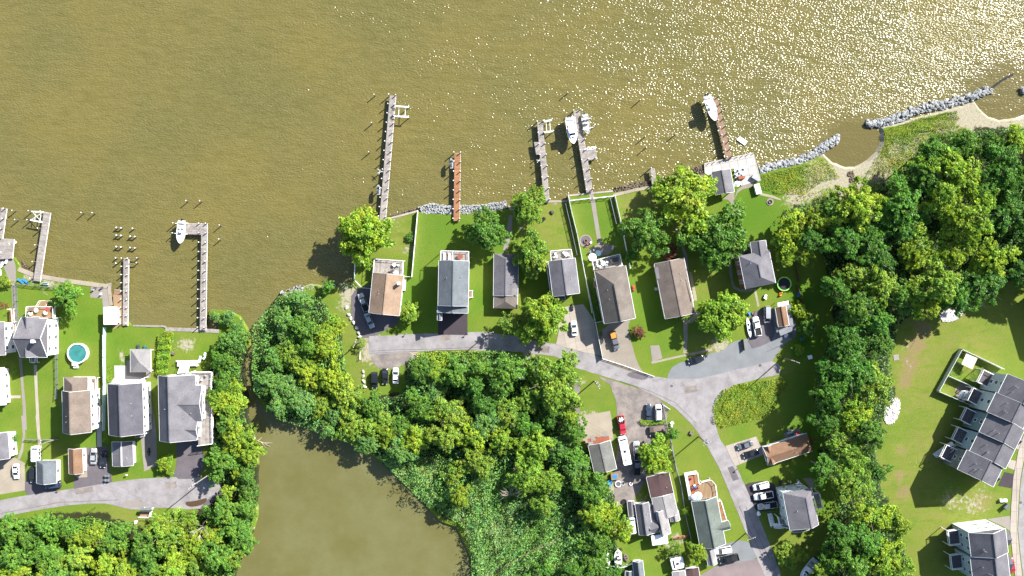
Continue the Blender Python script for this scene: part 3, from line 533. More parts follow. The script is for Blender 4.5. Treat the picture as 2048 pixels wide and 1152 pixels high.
for i, (x, y) in enumerate(R8((120,775),(135,825),(150,855),(172,885),(190,920),(205,955),(213,985)) + V5((325,825),(325,880),(332,938),(345,1000))):
    lab = ['topmost', 'second', 'third', 'fourth', 'fifth', 'sixth', 'lowest'][i] + ' of the pale boulders edging the shaded driveway' if i < 7 else ['topmost', 'second', 'third', 'lowest'][i-7] + ' of four white boulders left of the black SUV'
    o = link('boulder', ROCKS[i % 12], None, at(x, y, 0.2), (0.1, 0.2, random.random()*6), (1.2,0.9,0.8), M['rock_white']); props(o, lab, 'boulder', 'boulders around the shaded drive' if i < 7 else 'boulders by the parked cars')
# ================================================================ buildings
def _win():
    f = MB(); w, h = 1.15, 1.4
    for x in (-w/2, w/2): f.box((x, 0, 0), (0.12, 0.12, h+.12))
    for z in (-h/2, h/2): f.box((0, 0, z), (w, 0.12, 0.12))
    f.box((0, 0, 0), (w, 0.07, 0.05)); p = MB(); p.box((0, 0, 0), (w, 0.05, h)); return f.mesh('window', M['white']), p.mesh('pane', M['glass'])
WFR, WPN = _win()
_d = MB(); _d.box((0,0,1.05),(0.95,0.1,2.1)); _d.box((-.52,0,1.05),(0.1,0.14,2.2)); _d.box((.52,0,1.05),(0.1,0.14,2.2)); _d.box((0,0,2.16),(1.14,0.14,0.1)); DOOR = _d.mesh('door', M['white'])
_d = MB(); _d.tube((.36,-.12,1),(.36,.12,1),0.035); HANDLE = _d.mesh('handle', M['metal'])
def put_window(root, p, rz, s=1.0):
    o = link('window', WFR, root, p - org(root), (0, 0, rz), (s, 1, s)); link('pane', WPN, o)
class Frame:
    def __init__(s, pts, z):
        p = [at(*q, z) for q in pts]; s.c = sum(p, Vector()) / 4; s.c.z = 0
        u = ((p[1]-p[0]) + (p[2]-p[3])); v = ((p[3]-p[0]) + (p[2]-p[1]))
        s.L = u.length/2; s.W = v.length/2; s.u = u.normalized(); s.v = Vector((-s.u.y, s.u.x, 0)); s.sg = 1 if s.v.dot(v) > 0 else -1; s.v *= s.sg
    def X(s, a, b, z): q = s.c + s.u*a + s.v*b; return Vector((q.x, q.y, z))
    def ang(s): return math.atan2(s.u.y, s.u.x)
def block(root, pts, ez, rz, wm='siding', rm='roof_grey', z0=0.0, over=0.4, hip=(0, 0), off=0.0, wins='abcd', posts=False, gut=True, door=None, vents=1, wz=None, fl=0.0, bare=False):
    """walls and pitched roof; pts are eave corners (ridge runs p0->p1); hip insets the ridge ends; sides a:-v b:+u c:+v d:-u"""
    fr = Frame(pts, ez); L, W, X = fr.L/2, fr.W/2, fr.X; th = 0.18
    h0, h1 = hip; off = max(-W*.95, min(W*.95, off))
    E = [X(-L,-W,ez), X(L,-W,ez), X(L,W,ez), X(-L,W,ez)]; Rd = [X(-L+h0, off, rz), X(L-h1, off, rz)]
    dn = Vector((0, 0, -th)); mb = MB(); vs = E + Rd + [p+dn for p in E+Rd]
    top = [(0,1,5,4), (2,3,4,5), (3,0,4), (1,2,5)]; bot = [(7,6,10,11), (9,8,11,10), (6,9,10), (8,7,11)]
    if fr.sg < 0: top = [f[::-1] for f in top]; bot = [f[::-1] for f in bot]
    if not h0: bot.pop(2)
    if not h1: bot.pop(-1)
    fs = top[:2] + ([top[2]] if h0 else [(3,0,4)]) + ([top[3]] if h1 else [(1,2,5)]) + bot + [(0,6,7,1),(1,7,8,2),(2,8,9,3),(3,9,6,0)]
    mb._add(vs, fs, 0.0); mb.build('roof', M[rm], root)
    if rz - ez > 0.5: MB().beam(Rd[0]+Vector((0,0,.02)), Rd[1]+Vector((0,0,.02)), 0.32, 0.07, tone=.3).build('ridge_cap', M[rm], root)
    if gut:
        for b in (-W, W):
            if abs(off - b) > 0.3: MB().beam(X(-L, b + (.07 if b > 0 else -.07), ez-.1), X(L, b + (.07 if b > 0 else -.07), ez-.1), 0.09, 0.1).build('gutter', M['white'], root)
        for a, h in ((-L, h0), (L, h1)):   # white rake boards up the gable
            if not h:
                s_ = -0.05 if a < 0 else 0.05; q = MB()
                for b in (-W, W): q.beam(X(a+s_, b, ez-.12), X(a+s_, off, rz-.12), 0.05, 0.2)
                q.build('rake_board', M['white'], root)
    if posts:
        for a, b in ((-L+.4,-W+.4),(L-.4,-W+.4),(L-.4,W-.4),(-L+.4,W-.4)):
            MB().beam(X(a,b,0), X(a,b,ez), 0.18, 0.18).build('post', M['white'], root)
    else:
        l, w = L-over, W-over; k = (rz-ez)
        def hz(b): # roof underside height at b
            d = (W+off) if b < off else (W-off)
            return ez + k * (1 - abs(b-off)/max(d, .01)) - th - .01
        zl, zr = (ez-th-.02 if (h0 or h1) else hz(-w)), (ez-th-.02 if (h0 or h1) else hz(w)); q = MB()
        A = [X(-l,-w,z0), X(l,-w,z0), X(l,w,z0), X(-l,w,z0), X(-l,-w,zl), X(l,-w,zl), X(l,w,zr), X(-l,w,zr), X(-l,off,hz(off) if not h0 else ez-th), X(l,off,hz(off) if not h1 else ez-th)]
        fs = [(0,1,5,4), (2,3,7,6), (1,2,6,9,5), (3,0,4,8,7), (3,2,1,0)]
        if fr.sg < 0: fs = [f[::-1] for f in fs]
        q._add(A, fs, 0.0); q.build('wall', M[wm], root)
        ang = fr.ang(); H_ = ez - z0; nf = max(1, int(round(H_/2.9)))
        if not bare:
            for side in wins:
                ln = L if side in 'ac' else W; n = max(1, int((ln*2-1.6)/2.6)); n = min(n, 5)
                for k_ in range(nf):
                    z = z0 + 1.6 + k_*H_/nf
                    for i in range(n):
                        t = ((i+.5)/n*2-1) * (ln-over-.3)
                        if side == 'a': p, r = X(t, -w-.04, z), ang
                        elif side == 'c': p, r = X(t, w+.04, z), ang
                        elif side == 'b': p, r = X(l+.04, t, z), ang + math.pi/2
                        else: p, r = X(-l-.04, t, z), ang + math.pi/2
                        put_window(root, p, r, 0.95 if H_ > 2.7 else .7)
            if door:
                p, r = {'a': (X(L*.5,-w-.05,z0), ang), 'c': (X(L*.5,w+.05,z0), ang), 'b': (X(l+.05,W*.3,z0), ang+math.pi/2), 'd': (X(-l-.05,W*.3,z0), ang+math.pi/2)}[door]
                o = link('door', DOOR, root, p - org(root), (0,0,r)); link('handle', HANDLE, o)
    for i in range(vents):
        a, b = (random.uniform(-.6,.6)*L, random.choice((-.45,.5))*W + off*.3); d = (W+off) if b < off else (W-off); z = ez + (rz-ez)*(1-abs(b-off)/d)
        MB().tube(X(a,b,z-.1), X(a,b,z+.45), .09).build('vent_pipe', M['alu'], root)
    return fr
def house(label, pts0, cat='house', name='house', group=None):
    x = sum(p[0] for p in pts0)/len(pts0); y = sum(p[1] for p in pts0)/len(pts0); return thing(name, label, cat, at(x, y, 0), group)
def railing(mb, pts, z, h=1.0, w=0.1, bal=0.0):
    for a, b in zip(pts, pts[1:]):
        A, B = at(*a, z), at(*b, z); L = (B-A).length; n = max(1, int(L/1.8)); up = Vector((0,0,h))
        mb.beam(A+up, B+up, w*1.3, .08); mb.beam(A+up*.12, B+up*.12, w*.5, .06)
        for i in range(n+1): p = A + (B-A)*i/n; mb.beam(p, p+up*1.05, w, w)
        if bal:
            k = int(L/bal)
            for i in range(1, k): p = A + (B-A)*i/k; mb.beam(p+up*.12, p+up, .035, .035)
def boards(poly_px, z, m, ang, parent, name='deck_boards', bw=0.15, th=0.08, noposts=False):
    w = [tuple(at(*p, z).xy) for p in poly_px]; ca, sa = math.cos(R(ang)), math.sin(R(ang)); U = [(x*ca+y*sa, -x*sa+y*ca) for x, y in w]; mb = MB()
    y = min(p[1] for p in U); y1 = max(p[1] for p in U)
    while y < y1:
        q = clip(clip(U, 0, -1, -(y+.006)), 0, 1, y+bw-.006)
        if len(q) >= 3: mb.prism([(a*ca-b*sa, a*sa+b*ca) for a, b in q], z-th, z+random.uniform(-.006,.006), tone=random.uniform(-.45,.45))
        y += bw
    o = mb.build(name, m, parent, kind='stuff'); q = MB()
    for p in w:
        if z > 0.5 and not noposts: q.beam((p[0],p[1],0),(p[0],p[1],z-.08),.15,.15)
    for a, b in zip(w, w[1:]+w[:1]): q.beam((a[0],a[1],z-.2),(b[0],b[1],z-.2),.06,.24)
    q.build('deck_frame', M['white'], parent); return o
def deck(parent, poly, z, m='wood_grey', ang=0, rail=None, bal=0, rm='white', rh=1.0):
    o = boards(poly, z, M[m], ang, parent)
    if rail is not None:
        q = MB(); railing(q, [poly[i] for i in rail], z, rh, bal=bal); q.build('railing', M[rm], parent)
    return o
def stairs(parent, a, b, z0, z1, w=1.1, m='white'):
    A, B = at(*a, 0), at(*b, 0); n = max(3, int((z1-z0)/.18)); d = (B-A)/n; t = MB()
    s_ = d.normalized().cross(Vector((0,0,1)))*w/2
    for i in range(n):
        z = z1 + (z0-z1)*(i+.5)/n; t.beam(A+d*(i+.5)-s_+Vector((0,0,z)), A+d*(i+.5)+s_+Vector((0,0,z)), d.length*.95, .05)
    t.build('stair_treads', M[m], parent, kind='stuff'); q = MB()
    for k in (-1, 1):
        q.beam(A+s_*k+Vector((0,0,z1-.15)), B+s_*k+Vector((0,0,z0)), .06, .25); q.beam(A+s_*k+Vector((0,0,z1+.95)), B+s_*k+Vector((0,0,z0+.95)), .09, .07)
        for i in range(4): p = A+s_*k+(B-A)*i/3; z = z1+(z0-z1)*i/3; q.beam(p+Vector((0,0,z)), p+Vector((0,0,z+.95)), .08, .08)
    q.build('stair_rails', M[m], parent)
def chimney(parent, p, z0, z1, s=.7, m='white'):
    P = at(*p, (z0+z1)/2); q = MB(); q.box((P.x,P.y,(z0+z1)/2),(s,s,z1-z0)); q.box((P.x,P.y,z1+.05),(s+.14,s+.14,.12)); q.box((P.x,P.y,z1+.15),(s*.5,s*.5,.2)); q.build('chimney', M[m], parent)

# ---- middle row along the street
q = R8((310,520),(280,812),(500,832),(528,545)); h = house('tan shingled house with a white chimney and grey timber roof-level deck, beside the shaded drive', q)
block(h, q, 5.3, 7.6, 'siding', 'roof_tan', door='b', vents=2); chimney(h, R8((497,601))[0], 5.8, 7.9)
deck(h, R8((322,425),(530,438),(524,545),(314,522)), 2.9, 'wood_grey', 85, (3,0,1,2))
MB().beam(at(*R8((535,575))[0]), at(*R8((530,650))[0]), 1.1, 3.2).build('side_bay', M['siding'], h)
q = R8((785,436),(778,755),(995,768),(1000,440)); h = house('tall grey-blue roofed house with a balcony over the river lawn and black driveway', q)
block(h, q, 8.4, 10.6, 'siding', 'roof_slate', door='b', vents=2)
block(h, R8((774,755),(774,812),(992,812),(995,764)), 7.6, 8.7, 'siding', 'roof_slate', off=0, hip=(0,0), wins='bd', vents=0)
block(h, R8((774,812),(774,866),(804,866),(804,812)), 6.9, 7.4, 'siding', 'roof_slate', wins='', vents=0)
deck(h, R8((800,366),(1000,371),(1000,450),(797,446)), 5.4, 'wood_grey', 90, (3,0,1,2)); q2 = MB(); railing(q2, R8((884,366),(884,446)), 5.4); q2.build('railing', M['white'], h)
deck(h, R8((1000,652),(1026,652),(1026,700),(1000,702)), 3.0, 'wood_brown', 0, (0,1,2,3))
q = S1((130,432),(125,716),(290,716),(292,432)); h = house('low grey roofed cottage partly under the olive tree, left of the grey two-storey house', q)
block(h, q, 3.1, 4.6, 'siding_cream', 'roof_grey', door='b', vents=2, hip=(1.5,0)); block(h, S1((128,712),(128,800),(285,806),(290,714)), 2.9, 4.0, 'siding_cream', 'roof_warm', hip=(0,2.0), vents=0)
MB().prism([tuple(at(*p, 3.75).xy) for p in S1((205,668),(282,668),(282,712),(205,712))], 3.6, 3.85).build('porch_roof', M['roof_light'], h)
q = S1((497,480),(530,722),(708,698),(680,465)); h = house('grey gabled two-storey house with covered side balcony above the concrete driveway', q)
block(h, q, 8.0, 9.8, 'siding', 'roof_grey', door='b', vents=1)
block(h, S1((542,750),(612,744),(608,722),(534,724)), 6.4, 6.7, 'siding', 'roof_dark', wins='', vents=0)
deck(h, S1((480,488),(499,486),(538,748),(518,750)), 5.6, 'wood_grey', 90, (1,0,3,2)); deck(h, S1((510,414),(650,402),(662,468),(516,482)), 5.2, 'wood_grey', 80, (3,0,1,2))
q = V3((80,318),(190,838),(455,745),(382,292)); h = house('wide greige hip-roofed house with a raised dining deck and planted side strip', q)
block(h, q, 6.2, 9.0, 'siding', 'roof_warm', hip=(4.8,0), door='b', vents=2)
block(h, V3((268,300),(275,320),(355,300),(350,283)), 5.0, 5.2, 'siding', 'white', wins='', vents=0)
block(h, V3((300,640),(318,800),(440,770),(420,610)), 5.4, 6.4, 'siding', 'roof_warm', wins='b', vents=0)
deck(h, V3((65,238),(318,177),(342,285),(82,322)), 2.6, 'wood_grey', 15, (3,0,1,2)); deck(h, V3((84,400),(98,398),(178,800),(165,806)), 1.0, 'wood_brown', 80, (3,0))
MB().prism([tuple(at(*p, 4.2).xy) for p in V3((75,425),(118,422),(118,478),(80,478))], 4.1, 4.25).build('side_canopy', M['roof_tan'], h)
q = S2((222,540),(290,890),(480,850),(408,495)); h = house('taupe low house with a curved front path', q)  # both roof slopes share one taupe material
block(h, q, 4.2, 5.9, 'siding_cream', 'roof_taupe', door='b', vents=2); block(h, S2((405,640),(440,780),(470,775),(432,630)), 3.7, 4.6, 'siding_cream', 'roof_taupe', wins='', vents=0)
MB().prism([tuple(at(*p, 5).xy) for p in S2((222,560),(245,556),(255,630),(236,636))], 4.6, 4.75).build('roof_panel', M['roof_grey'], h)
o = MB(); P = at(*S2((233,697))[0], .5); o.box((P.x,P.y,.5),(.9,.9,1.0)); o.disc((P.x,P.y),.3,1.0,1.06); props(o.build('air_conditioner', M['alu']), 'air conditioner box beside the taupe low house', 'air conditioner')
q = S2((768,508),(806,700),(996,658),(948,425)); h = house('tall blue-grey roofed house with a brick side wall, left of the round trampoline', q)
block(h, q, 7.4, 9.6, 'brick', 'roof_grey', hip=(3.6,2.6), door='b', vents=1); block(h, S2((838,398),(852,520),(945,470),(930,386)), 7.2, 8.3, 'siding', 'roof_grey', vents=0)
block(h, S2((790,425),(742,492),(776,520),(842,430)), 4.2, 5.0, 'siding', 'roof_grey', vents=0)
q = V4((545,340),(592,645),(757,615),(702,325)); h = house('small rust-roofed mobile home wrapped in white and grey add-on roofs', q, 'mobile home', 'mobile_home')
block(h, q, 2.9, 3.7, 'siding_cream', 'roof_rust', vents=0)
for pts, z, m in (((580,275),(745,240),(748,300),(582,330)), 2.55, 'white'), (((706,296),(780,290),(822,618),(762,634)), 2.5, 'tarp'), (((574,665),(808,622),(812,700),(625,782)), 2.2, 'tarp'):
    w = [tuple(at(*p, z).xy) for p in V4(*pts)]; MB().prism(w, z-.12, z).build('add_on_roof', M[m], h)
    for p in w: MB().beam((p[0],p[1],0),(p[0],p[1],z-.1),.12,.12).build('post', M['alu'], h)
q = S4((560,862),(950,738),(1000,892),(607,1020)); h = house('long rust-brown roofed bungalow at the wood edge beside two dark cars', q, 'bungalow', 'bungalow')
block(h, q, 3.3, 4.8, 'siding', 'roof_rust', hip=(0,1.6), door='a', vents=1); block(h, S4((558,860),(603,1022),(676,996),(634,842)), 3.35, 4.4, 'siding', 'roof_rust', vents=0)
q = S6((1128,335),(1190,700),(1478,640),(1400,272)); h = house('tall grey roofed house in tree shadow with three white cars parked before it', q)
block(h, q, 8.6, 10.6, 'siding_mint', 'roof_grey', off=1.5, hip=(2.0,0), door='a', vents=1); block(h, S6((1205,640),(1215,708),(1385,706),(1372,640)), 7.4, 8.0, 'siding', 'roof_grey', wins='', vents=0)
deck(h, S6((1065,560),(1140,600),(1160,670),(1090,655)), 3.0, 'wood_grey', 10, (0,3,2), .3); stairs(h, S6((1080,625))[0], S6((1010,635))[0], 1.6, 3.0); stairs(h, S6((1000,640))[0], S6((985,530))[0], 0, 1.6); deck(h, S6((1420,330),(1475,320),(1510,470),(1470,480)), 3.2, 'wood_grey', 10, (0,1,2,3))
q = S6((212,405),(305,885),(552,828),(466,372)); h = house('sage green roofed house with a rust and tan party deck by the street', q)
block(h, q, 3.4, 5.4, 'siding_blue', 'roof_green', hip=(0,0), door='b', vents=1); block(h, S6((425,640),(575,602),(604,686),(442,725)), 3.3, 4.4, 'siding', 'roof_green', wins='b', vents=0)
deck(h, S6((285,235),(310,215),(400,190),(447,240),(465,372),(300,398)), 1.6, 'wood_tan', 80, (0,1,2,3,4)); deck(h, S6((160,140),(268,118),(285,235),(300,398),(212,400)), 1.6, 'wood_orange', 80, (4,0,1,2))
MB().prism([tuple(at(*p, 2).xy) for p in S6((140,130),(262,108),(268,135),(165,152),(205,390),(190,395))], 1.6, 2.4).build('deck_parapet', M['white'], h)
deck(h, S6((472,400),(500,395),(560,600),(525,610)), 1.2, 'wood_orange', 75, (0,1,2,3))
q = S6((348,892),(380,1050),(470,1030),(436,880)); h = house('narrow grey garage below the sage green house', q, 'garage', 'garage'); block(h, q, 2.6, 3.4, 'siding', 'roof_light', vents=0, wins='b')
q = S5((188,305),(228,490),(370,443),(325,258)); h = house('weathered grey roofed shack with a brick-red front porch by the white camper', q, 'shack', 'shack')
block(h, q, 2.7, 3.9, 'siding_cream', 'roof_oldgrey', door='d', vents=0)
MB().prism([tuple(at(*p, 2.5).xy) for p in S5((178,255),(318,232),(326,262),(190,300))], 2.35, 2.45).build('porch_roof', M['brickred'], h)
for c in S5((215,250),(295,222),(203,290)): P = at(*c, 2.55); MB().box((P.x,P.y,2.52),(1.4,1.6,.12),.2).build('roof_sheet', M['walk'], h)
q = S5((565,508),(598,642),(742,608),(712,470)); h = house('brown flat-roofed addition joined to a rambling pale grey house', q)
block(h, q, 3.4, 3.7, 'siding', 'roof_brown', wins='abcd', door='b', vents=1)
block(h, S5((598,642),(630,760),(775,770),(744,610)), 3.2, 4.0, 'siding', 'roof_light', vents=1); block(h, S5((716,735),(725,800),(787,782),(770,722)), 2.8, 3.5, 'siding', 'roof_light', vents=0)
q = S5((487,686),(525,882),(602,874),(584,662)); h = house('rambling pale grey house of crossing gables with a white patio roof', q)
block(h, q, 3.2, 4.5, 'siding', 'roof_grey', vents=1, door='a'); block(h, S5((632,725),(660,890),(728,868),(690,722)), 3.4, 4.6, 'siding', 'roof_light', vents=1, off=-1.0)
block(h, S5((585,800),(660,775),(665,850),(590,880)), 3.0, 4.4, 'siding', 'roof_grey', vents=0, hip=(0,1.5)); block(h, S5((588,660),(612,790),(640,780),(628,700)), 2.6, 3.2, 'siding', 'roof_dark', vents=0, wins='')
block(h, S5((596,892),(700,876),(706,936),(608,950)), 2.7, 2.78, 'siding', 'white', posts=True, vents=0)
q = S5((440,668),(452,762),(490,752),(484,656)); h = house('small grey shed between the rambling house and the trees', q, 'shed', 'shed'); block(h, q, 2.4, 2.9, 'siding', 'roof_grey', vents=0, wins='b')
q = U8((735,800),(752,1120),(948,1120),(886,772)); h = house('long narrow slate-blue roofed shed with a sunlit right slope at the bottom edge', q, 'shed', 'shed'); block(h, q, 2.6, 4.0, 'siding', 'roof_slate', vents=0, wins='c')  # roof is one slate material; right slope only looks whiter when sunlit
q = U8((1410,988),(1425,1160),(1650,1150),(1608,932)); h = house('grey flat shed roof at the bottom edge left of the brown one', q, 'shed', 'shed'); block(h, q, 2.7, 3.0, 'siding', 'roof_light', vents=0, wins='b')
q = U8((1630,935),(1655,1120),(1880,1080),(1845,885)); h = house('brown flat shed roof at the bottom edge beside the pinkish drive', q, 'shed', 'shed'); block(h, q, 2.7, 3.0, 'siding', 'roof_brown', vents=0, wins='b')
q = U8((610,975),(600,1100),(720,1100),(720,945)); h = house('little grey-blue shed at the bottom edge beside the dirt yard', q, 'shed', 'shed'); block(h, q, 2.2, 2.8, 'siding_blue', 'roof_slate', vents=0, wins='')
q = R7((545,755),(585,950),(732,915),(705,735)); h = house('grey roofed open pavilion on the white waterfront patio', q, 'pavilion', 'pavilion'); block(h, q, 2.9, 4.1, 'siding', 'roof_grey', posts=True, vents=0, gut=True)
# ---- left shore
q = U7((132,438),(305,436),(300,688),(130,682)); h = house('grey cross-gabled white house with a tan roof deck, near the teal pool', q)
block(h, q, 6.8, 10.6, 'siding', 'roof_grey', door='c', vents=1); block(h, U7((140,428),(142,560),(250,560),(250,430)), 6.8, 8.9, 'siding', 'roof_grey', wins='d', vents=0)
block(h, U7((130,560),(132,684),(245,684),(245,560)), 6.8, 8.6, 'siding', 'roof_grey', wins='b', vents=0); chimney(h, U7((222,583))[0], 8.5, 10.9, .8)
deck(h, U7((180,362),(348,362),(352,436),(176,430)), 3.2, 'wood_tan', 0, (3,0,1,2)); deck(h, U7((262,325),(306,325),(290,365),(240,362)), 2.0, 'wood_tan', 60, (0,3)); deck(h, U7((198,685),(238,685),(236,720),(205,718)), 1.4, 'wood_grey', 0, (0,3,2,1))
q = U7((-120,460),(-110,680),(34,668),(26,464)); h = house('grey roofed white house cut by the left edge, beside an orange-brown porch', q); block(h, q, 6.0, 8.4, 'siding', 'roof_grey', vents=0); deck(h, U7((58,378),(84,378),(92,460),(62,462)), 1.4, 'wood_orange', 0, (0,1,2)); deck(h, U7((60,475),(98,475),(98,520),(60,525)), 1.4, 'wood_tan', 0, (0,1,2))
q = U7((-110,756),(-100,1000),(40,988),(26,756)); h = house('white flat-roofed trailer cut by the left edge', q, 'trailer home', 'trailer_home'); block(h, q, 2.9, 3.0, 'siding', 'white', vents=1)
q = R2((-120,548),(-110,722),(62,704),(46,553)); h = house('grey roofed house cut by the left edge above the white parked car', q); block(h, q, 4.6, 6.4, 'siding', 'roof_grey', vents=0, door='b')
q = R2((386,286),(392,548),(568,541),(562,283)); h = house('brown-grey two-storey house with a white porch side, between lawn and grey house', q)
block(h, q, 6.6, 10.4, 'siding', 'roof_taupe', vents=2, door='b'); block(h, R2((398,200),(398,290),(546,290),(546,200)), 5.0, 7.0, 'siding', 'roof_taupe', vents=0, hip=(2.0,0))
deck(h, R2((572,205),(605,205),(605,275),(572,275)), 2.0, 'wood_brown', 0, (0,1,2)); deck(h, R2((590,380),(628,380),(628,475),(602,475)), 1.4, 'wood_tan', 0, (0,1,2,3)); MB().beam(at(*R2((594,230))[0]), at(*R2((594,500))[0]), .9, 6).build('porch_front', M['siding'], h)
q = R2((672,240),(676,552),(898,562),(882,240)); h = house('dark grey two-storey house just below the white patio and gazebo', q)
block(h, q, 6.6, 10.4, 'siding', 'roof_dark', vents=2, door='b'); deck(h, R2((870,240),(895,205),(900,380),(880,385)), 3, 'wood_grey', 0, (0,1,2)); block(h, R2((842,545),(845,572),(900,572),(896,545)), 4, 4.4, 'siding', 'roof_dark', vents=0, wins='')
q = R4((405,240),(410,628),(632,618),(618,238)); h = house('largest grey-roofed left-shore house with white wraparound balconies by the creek trees', q)
block(h, q, 7.0, 10.2, 'siding', 'roof_dark' if 0 else 'roof_grey', vents=2, off=-1.2, door='b'); block(h, R4((500,298),(661,297),(661,512),(500,512)), 7.0, 9.2, 'siding', 'roof_grey', vents=2); block(h, R4((470,480),(640,500),(636,610),(475,620)), 6.6, 8.4, 'siding', 'roof_grey', vents=0)
deck(h, R4((597,218),(724,216),(722,296),(664,296),(597,292)), 3.4, 'wood_grey', 0, (4,0,1,2), .3); deck(h, R4((664,296),(722,296),(730,640),(640,652),(640,520),(668,515)), 3.2, 'wood_grey', 90, (1,2,3), .3); deck(h, R4((545,170),(590,170),(575,225),(525,225)), 1.8, 'white', 60, (0,3)); deck(h, R4((515,152),(636,150),(636,182),(515,185)), .9, 'white', 0, (0,1,2))
q = R4((240,83),(238,222),(360,218),(357,83)); h = house('square pale grey gazebo with a pyramid roof beside the white patio', q, 'gazebo', 'gazebo'); block(h, q, 2.7, 4.1, 'siding', 'roof_light', posts=True, hip=(3.35,3.35), vents=0)
q = R3((105,822),(105,955),(209,955),(203,822)); h = house('white flat-roofed boathouse shed beside the boat ramp', q, 'boathouse', 'boathouse'); block(h, q, 2.9, 3.05, 'siding', 'white', vents=0, wins='c', door='b')
q = R2((226,722),(228,860),(352,862),(350,716)); h = house('blue-grey roofed garage behind the dark SUV on the left street', q, 'garage', 'garage'); block(h, q, 3.0, 4.7, 'siding', 'roof_slate', vents=0, hip=(1.0,0), door='b')
q = R2((426,650),(430,806),(517,796),(512,642)); h = house('small tan roofed garage with white side, left of the silver sedan', q, 'garage', 'garage'); block(h, q, 3.0, 4.2, 'siding', 'roof_rust', vents=0, door='c')
q = R2((697,606),(701,752),(830,752),(824,597)); h = house('pale grey roofed garage with a white ridge, right of the black car', q, 'garage', 'garage'); block(h, q, 2.8, 4.0, 'siding', 'roof_grey', vents=1)
MB().beam(at(*R2((755,600))[0], 4.12), at(*R2((757,754))[0], 4.12), .3, .08).build('ridge_strip', M['white'], h)
q = U4((1066,212),(1150,212),(1150,240),(1068,240)); h = house('green roofed debris lean-to beside the left wood', q, 'lean-to', 'lean_to'); block(h, q, 2.0, 2.3, 'siding_cream', 'roof_green', posts=True, vents=0, gut=False); deck(h, U4((1064,240),(1150,240),(1140,280),(1060,278)), .6, 'wood_tan', 0, (1,2,3))
q = U2((848,190),(848,268),(918,268),(918,190)); h = house('small open shed with a dark mesh roof between the street trees', q, 'shed', 'shed'); block(h, q, 2.2, 2.5, 'brick', 'roof_dark', vents=0, wins='', posts=True)
# ---- townhouses
def townhouse(label, corners, ez, rz, wall, group, porch=True, dpos=(.15,.8), below=True, nv=3):
    h = house(label, corners, 'townhouse', 'townhouse', group); fr = block(h, corners, ez, rz, wall, 'roof_char', vents=0, over=0.25, wins='a', gut=True); L, W_, X = fr.L/2, fr.W/2, fr.X
    for i in range(nv):
        a, b = random.uniform(-.5,.5)*L, -W_*random.uniform(.25,.6); z = ez + (rz-ez)*(1-abs(b)/W_); MB().tube(X(a,b,z-.1), X(a,b,z+.9), .07).build('vent_pipe', M['alu'], h)
    # balcony with white railings along the rear wall
    a0, a1 = -L + 2*L*dpos[0], -L + 2*L*dpos[1]; zd = 3.2; dp = 3.2; q = MB()
    P = [X(a0,-W_+.2,zd), X(a1,-W_+.2,zd), X(a1,-W_-dp,zd), X(a0,-W_-dp,zd)]
    mb = MB(); n = int((a1-a0)/.15)
    for i in range(n): a = a0 + (a1-a0)*(i+.5)/n; mb.beam(X(a,-W_+.2,zd), X(a,-W_-dp,zd), .14, .05, tone=random.uniform(-.3,.3))
    mb.build('deck_boards', M['asphalt_dk'], h, kind='stuff')
    for A, B in ((P[1],P[2]),(P[2],P[3]),(P[3],P[0])):
        n = int((B-A).length/.32); up = Vector((0,0,1.05)); q.beam(A+up,B+up,.14,.1); q.beam(A+up*.1,B+up*.1,.1,.1)
        for i in range(n+1): p = A+(B-A)*i/n; q.beam(p,p+up,.05,.05)
    for p in P: q.beam((p.x,p.y,0),(p.x,p.y,zd+1.1),.16,.16)
    q.build('railing', M['white'], h)
    return h, fr
A0, A1 = V1((635,222),(270,965)); dvec = ((A1[0]-A0[0])/5, (A1[1]-A0[1])/5); dl = math.hypot(*dvec); e = (-dvec[1]/dl*-1, dvec[0]/dl*-1); e = (0.8975, 0.441)
TH = [('topmost', 10.4, 'siding_mint', 0, 'behind the fenced garden'), ('second', 10.1, 'siding_mint', -4, 'with white stairs into the fenced yard'), ('middle', 9.7, 'siding_slate', 0, 'with slate-blue rear wall'), ('fourth', 9.2, 'siding_blue', 0, 'with pale blue rear wall'), ('lowest', 9.0, 'siding_grey', -6, 'with dark grey wall and double stairs')]
for i, (w, ez, wl, off, ex) in enumerate(TH):
    a = (A0[0]+dvec[0]*i + e[0]*off, A0[1]+dvec[1]*i + e[1]*off); b = (a[0]+dvec[0]*.995, a[1]+dvec[1]*.995); D = 80
    c = [a, b, (b[0]+e[0]*D, b[1]+e[1]*D), (a[0]+e[0]*D, a[1]+e[1]*D)]
    h, fr = townhouse(f'{w} unit of the charcoal-roofed townhouse row, {ex}', c, ez, ez+3.4, wl, 'units of the townhouse row')
    # front entry gable towards the curved street
    L, W_, X = fr.L/2, fr.W/2, fr.X; q = MB(); z = ez-2.4
    if i % 2 == 0 or i == 1:
        q._add([X(-L*.7,W_+1.9,z-.9), X(-L*.7,W_-.2,z-.9), X(0,W_+1.9,z+.8), X(0,W_-1.2,z+.8), X(L*.7,W_+1.9,z-.9), X(L*.7,W_-.2,z-.9)], [(0,2,3,1),(2,4,5,3),(0,4,2),(0,1,5,4)], 0); q.build('porch_gable', M['roof_char'], h)
    MB().prism([tuple(X(s*L*.65, t, 0).xy) for s, t in ((-1,W_-.3),(1,W_-.3),(1,W_+1.6),(-1,W_+1.6))], 0, z-.95).build('entry_bay', M[wl], h)
    if i == 1: stairs(h, V1((285,345))[0], V1((300,430))[0], 0, 3.2, 1.2); stairs(h, V1((255,340))[0], V1((262,415))[0], 0, 3.2, 1.2)
    if i == 4:
        stairs(h, V1((170,740))[0], V1((70,850))[0], 0, 3.2, 1.2); stairs(h, V1((180,790))[0], V1((130,880))[0], 0, 3.2, 1.2)
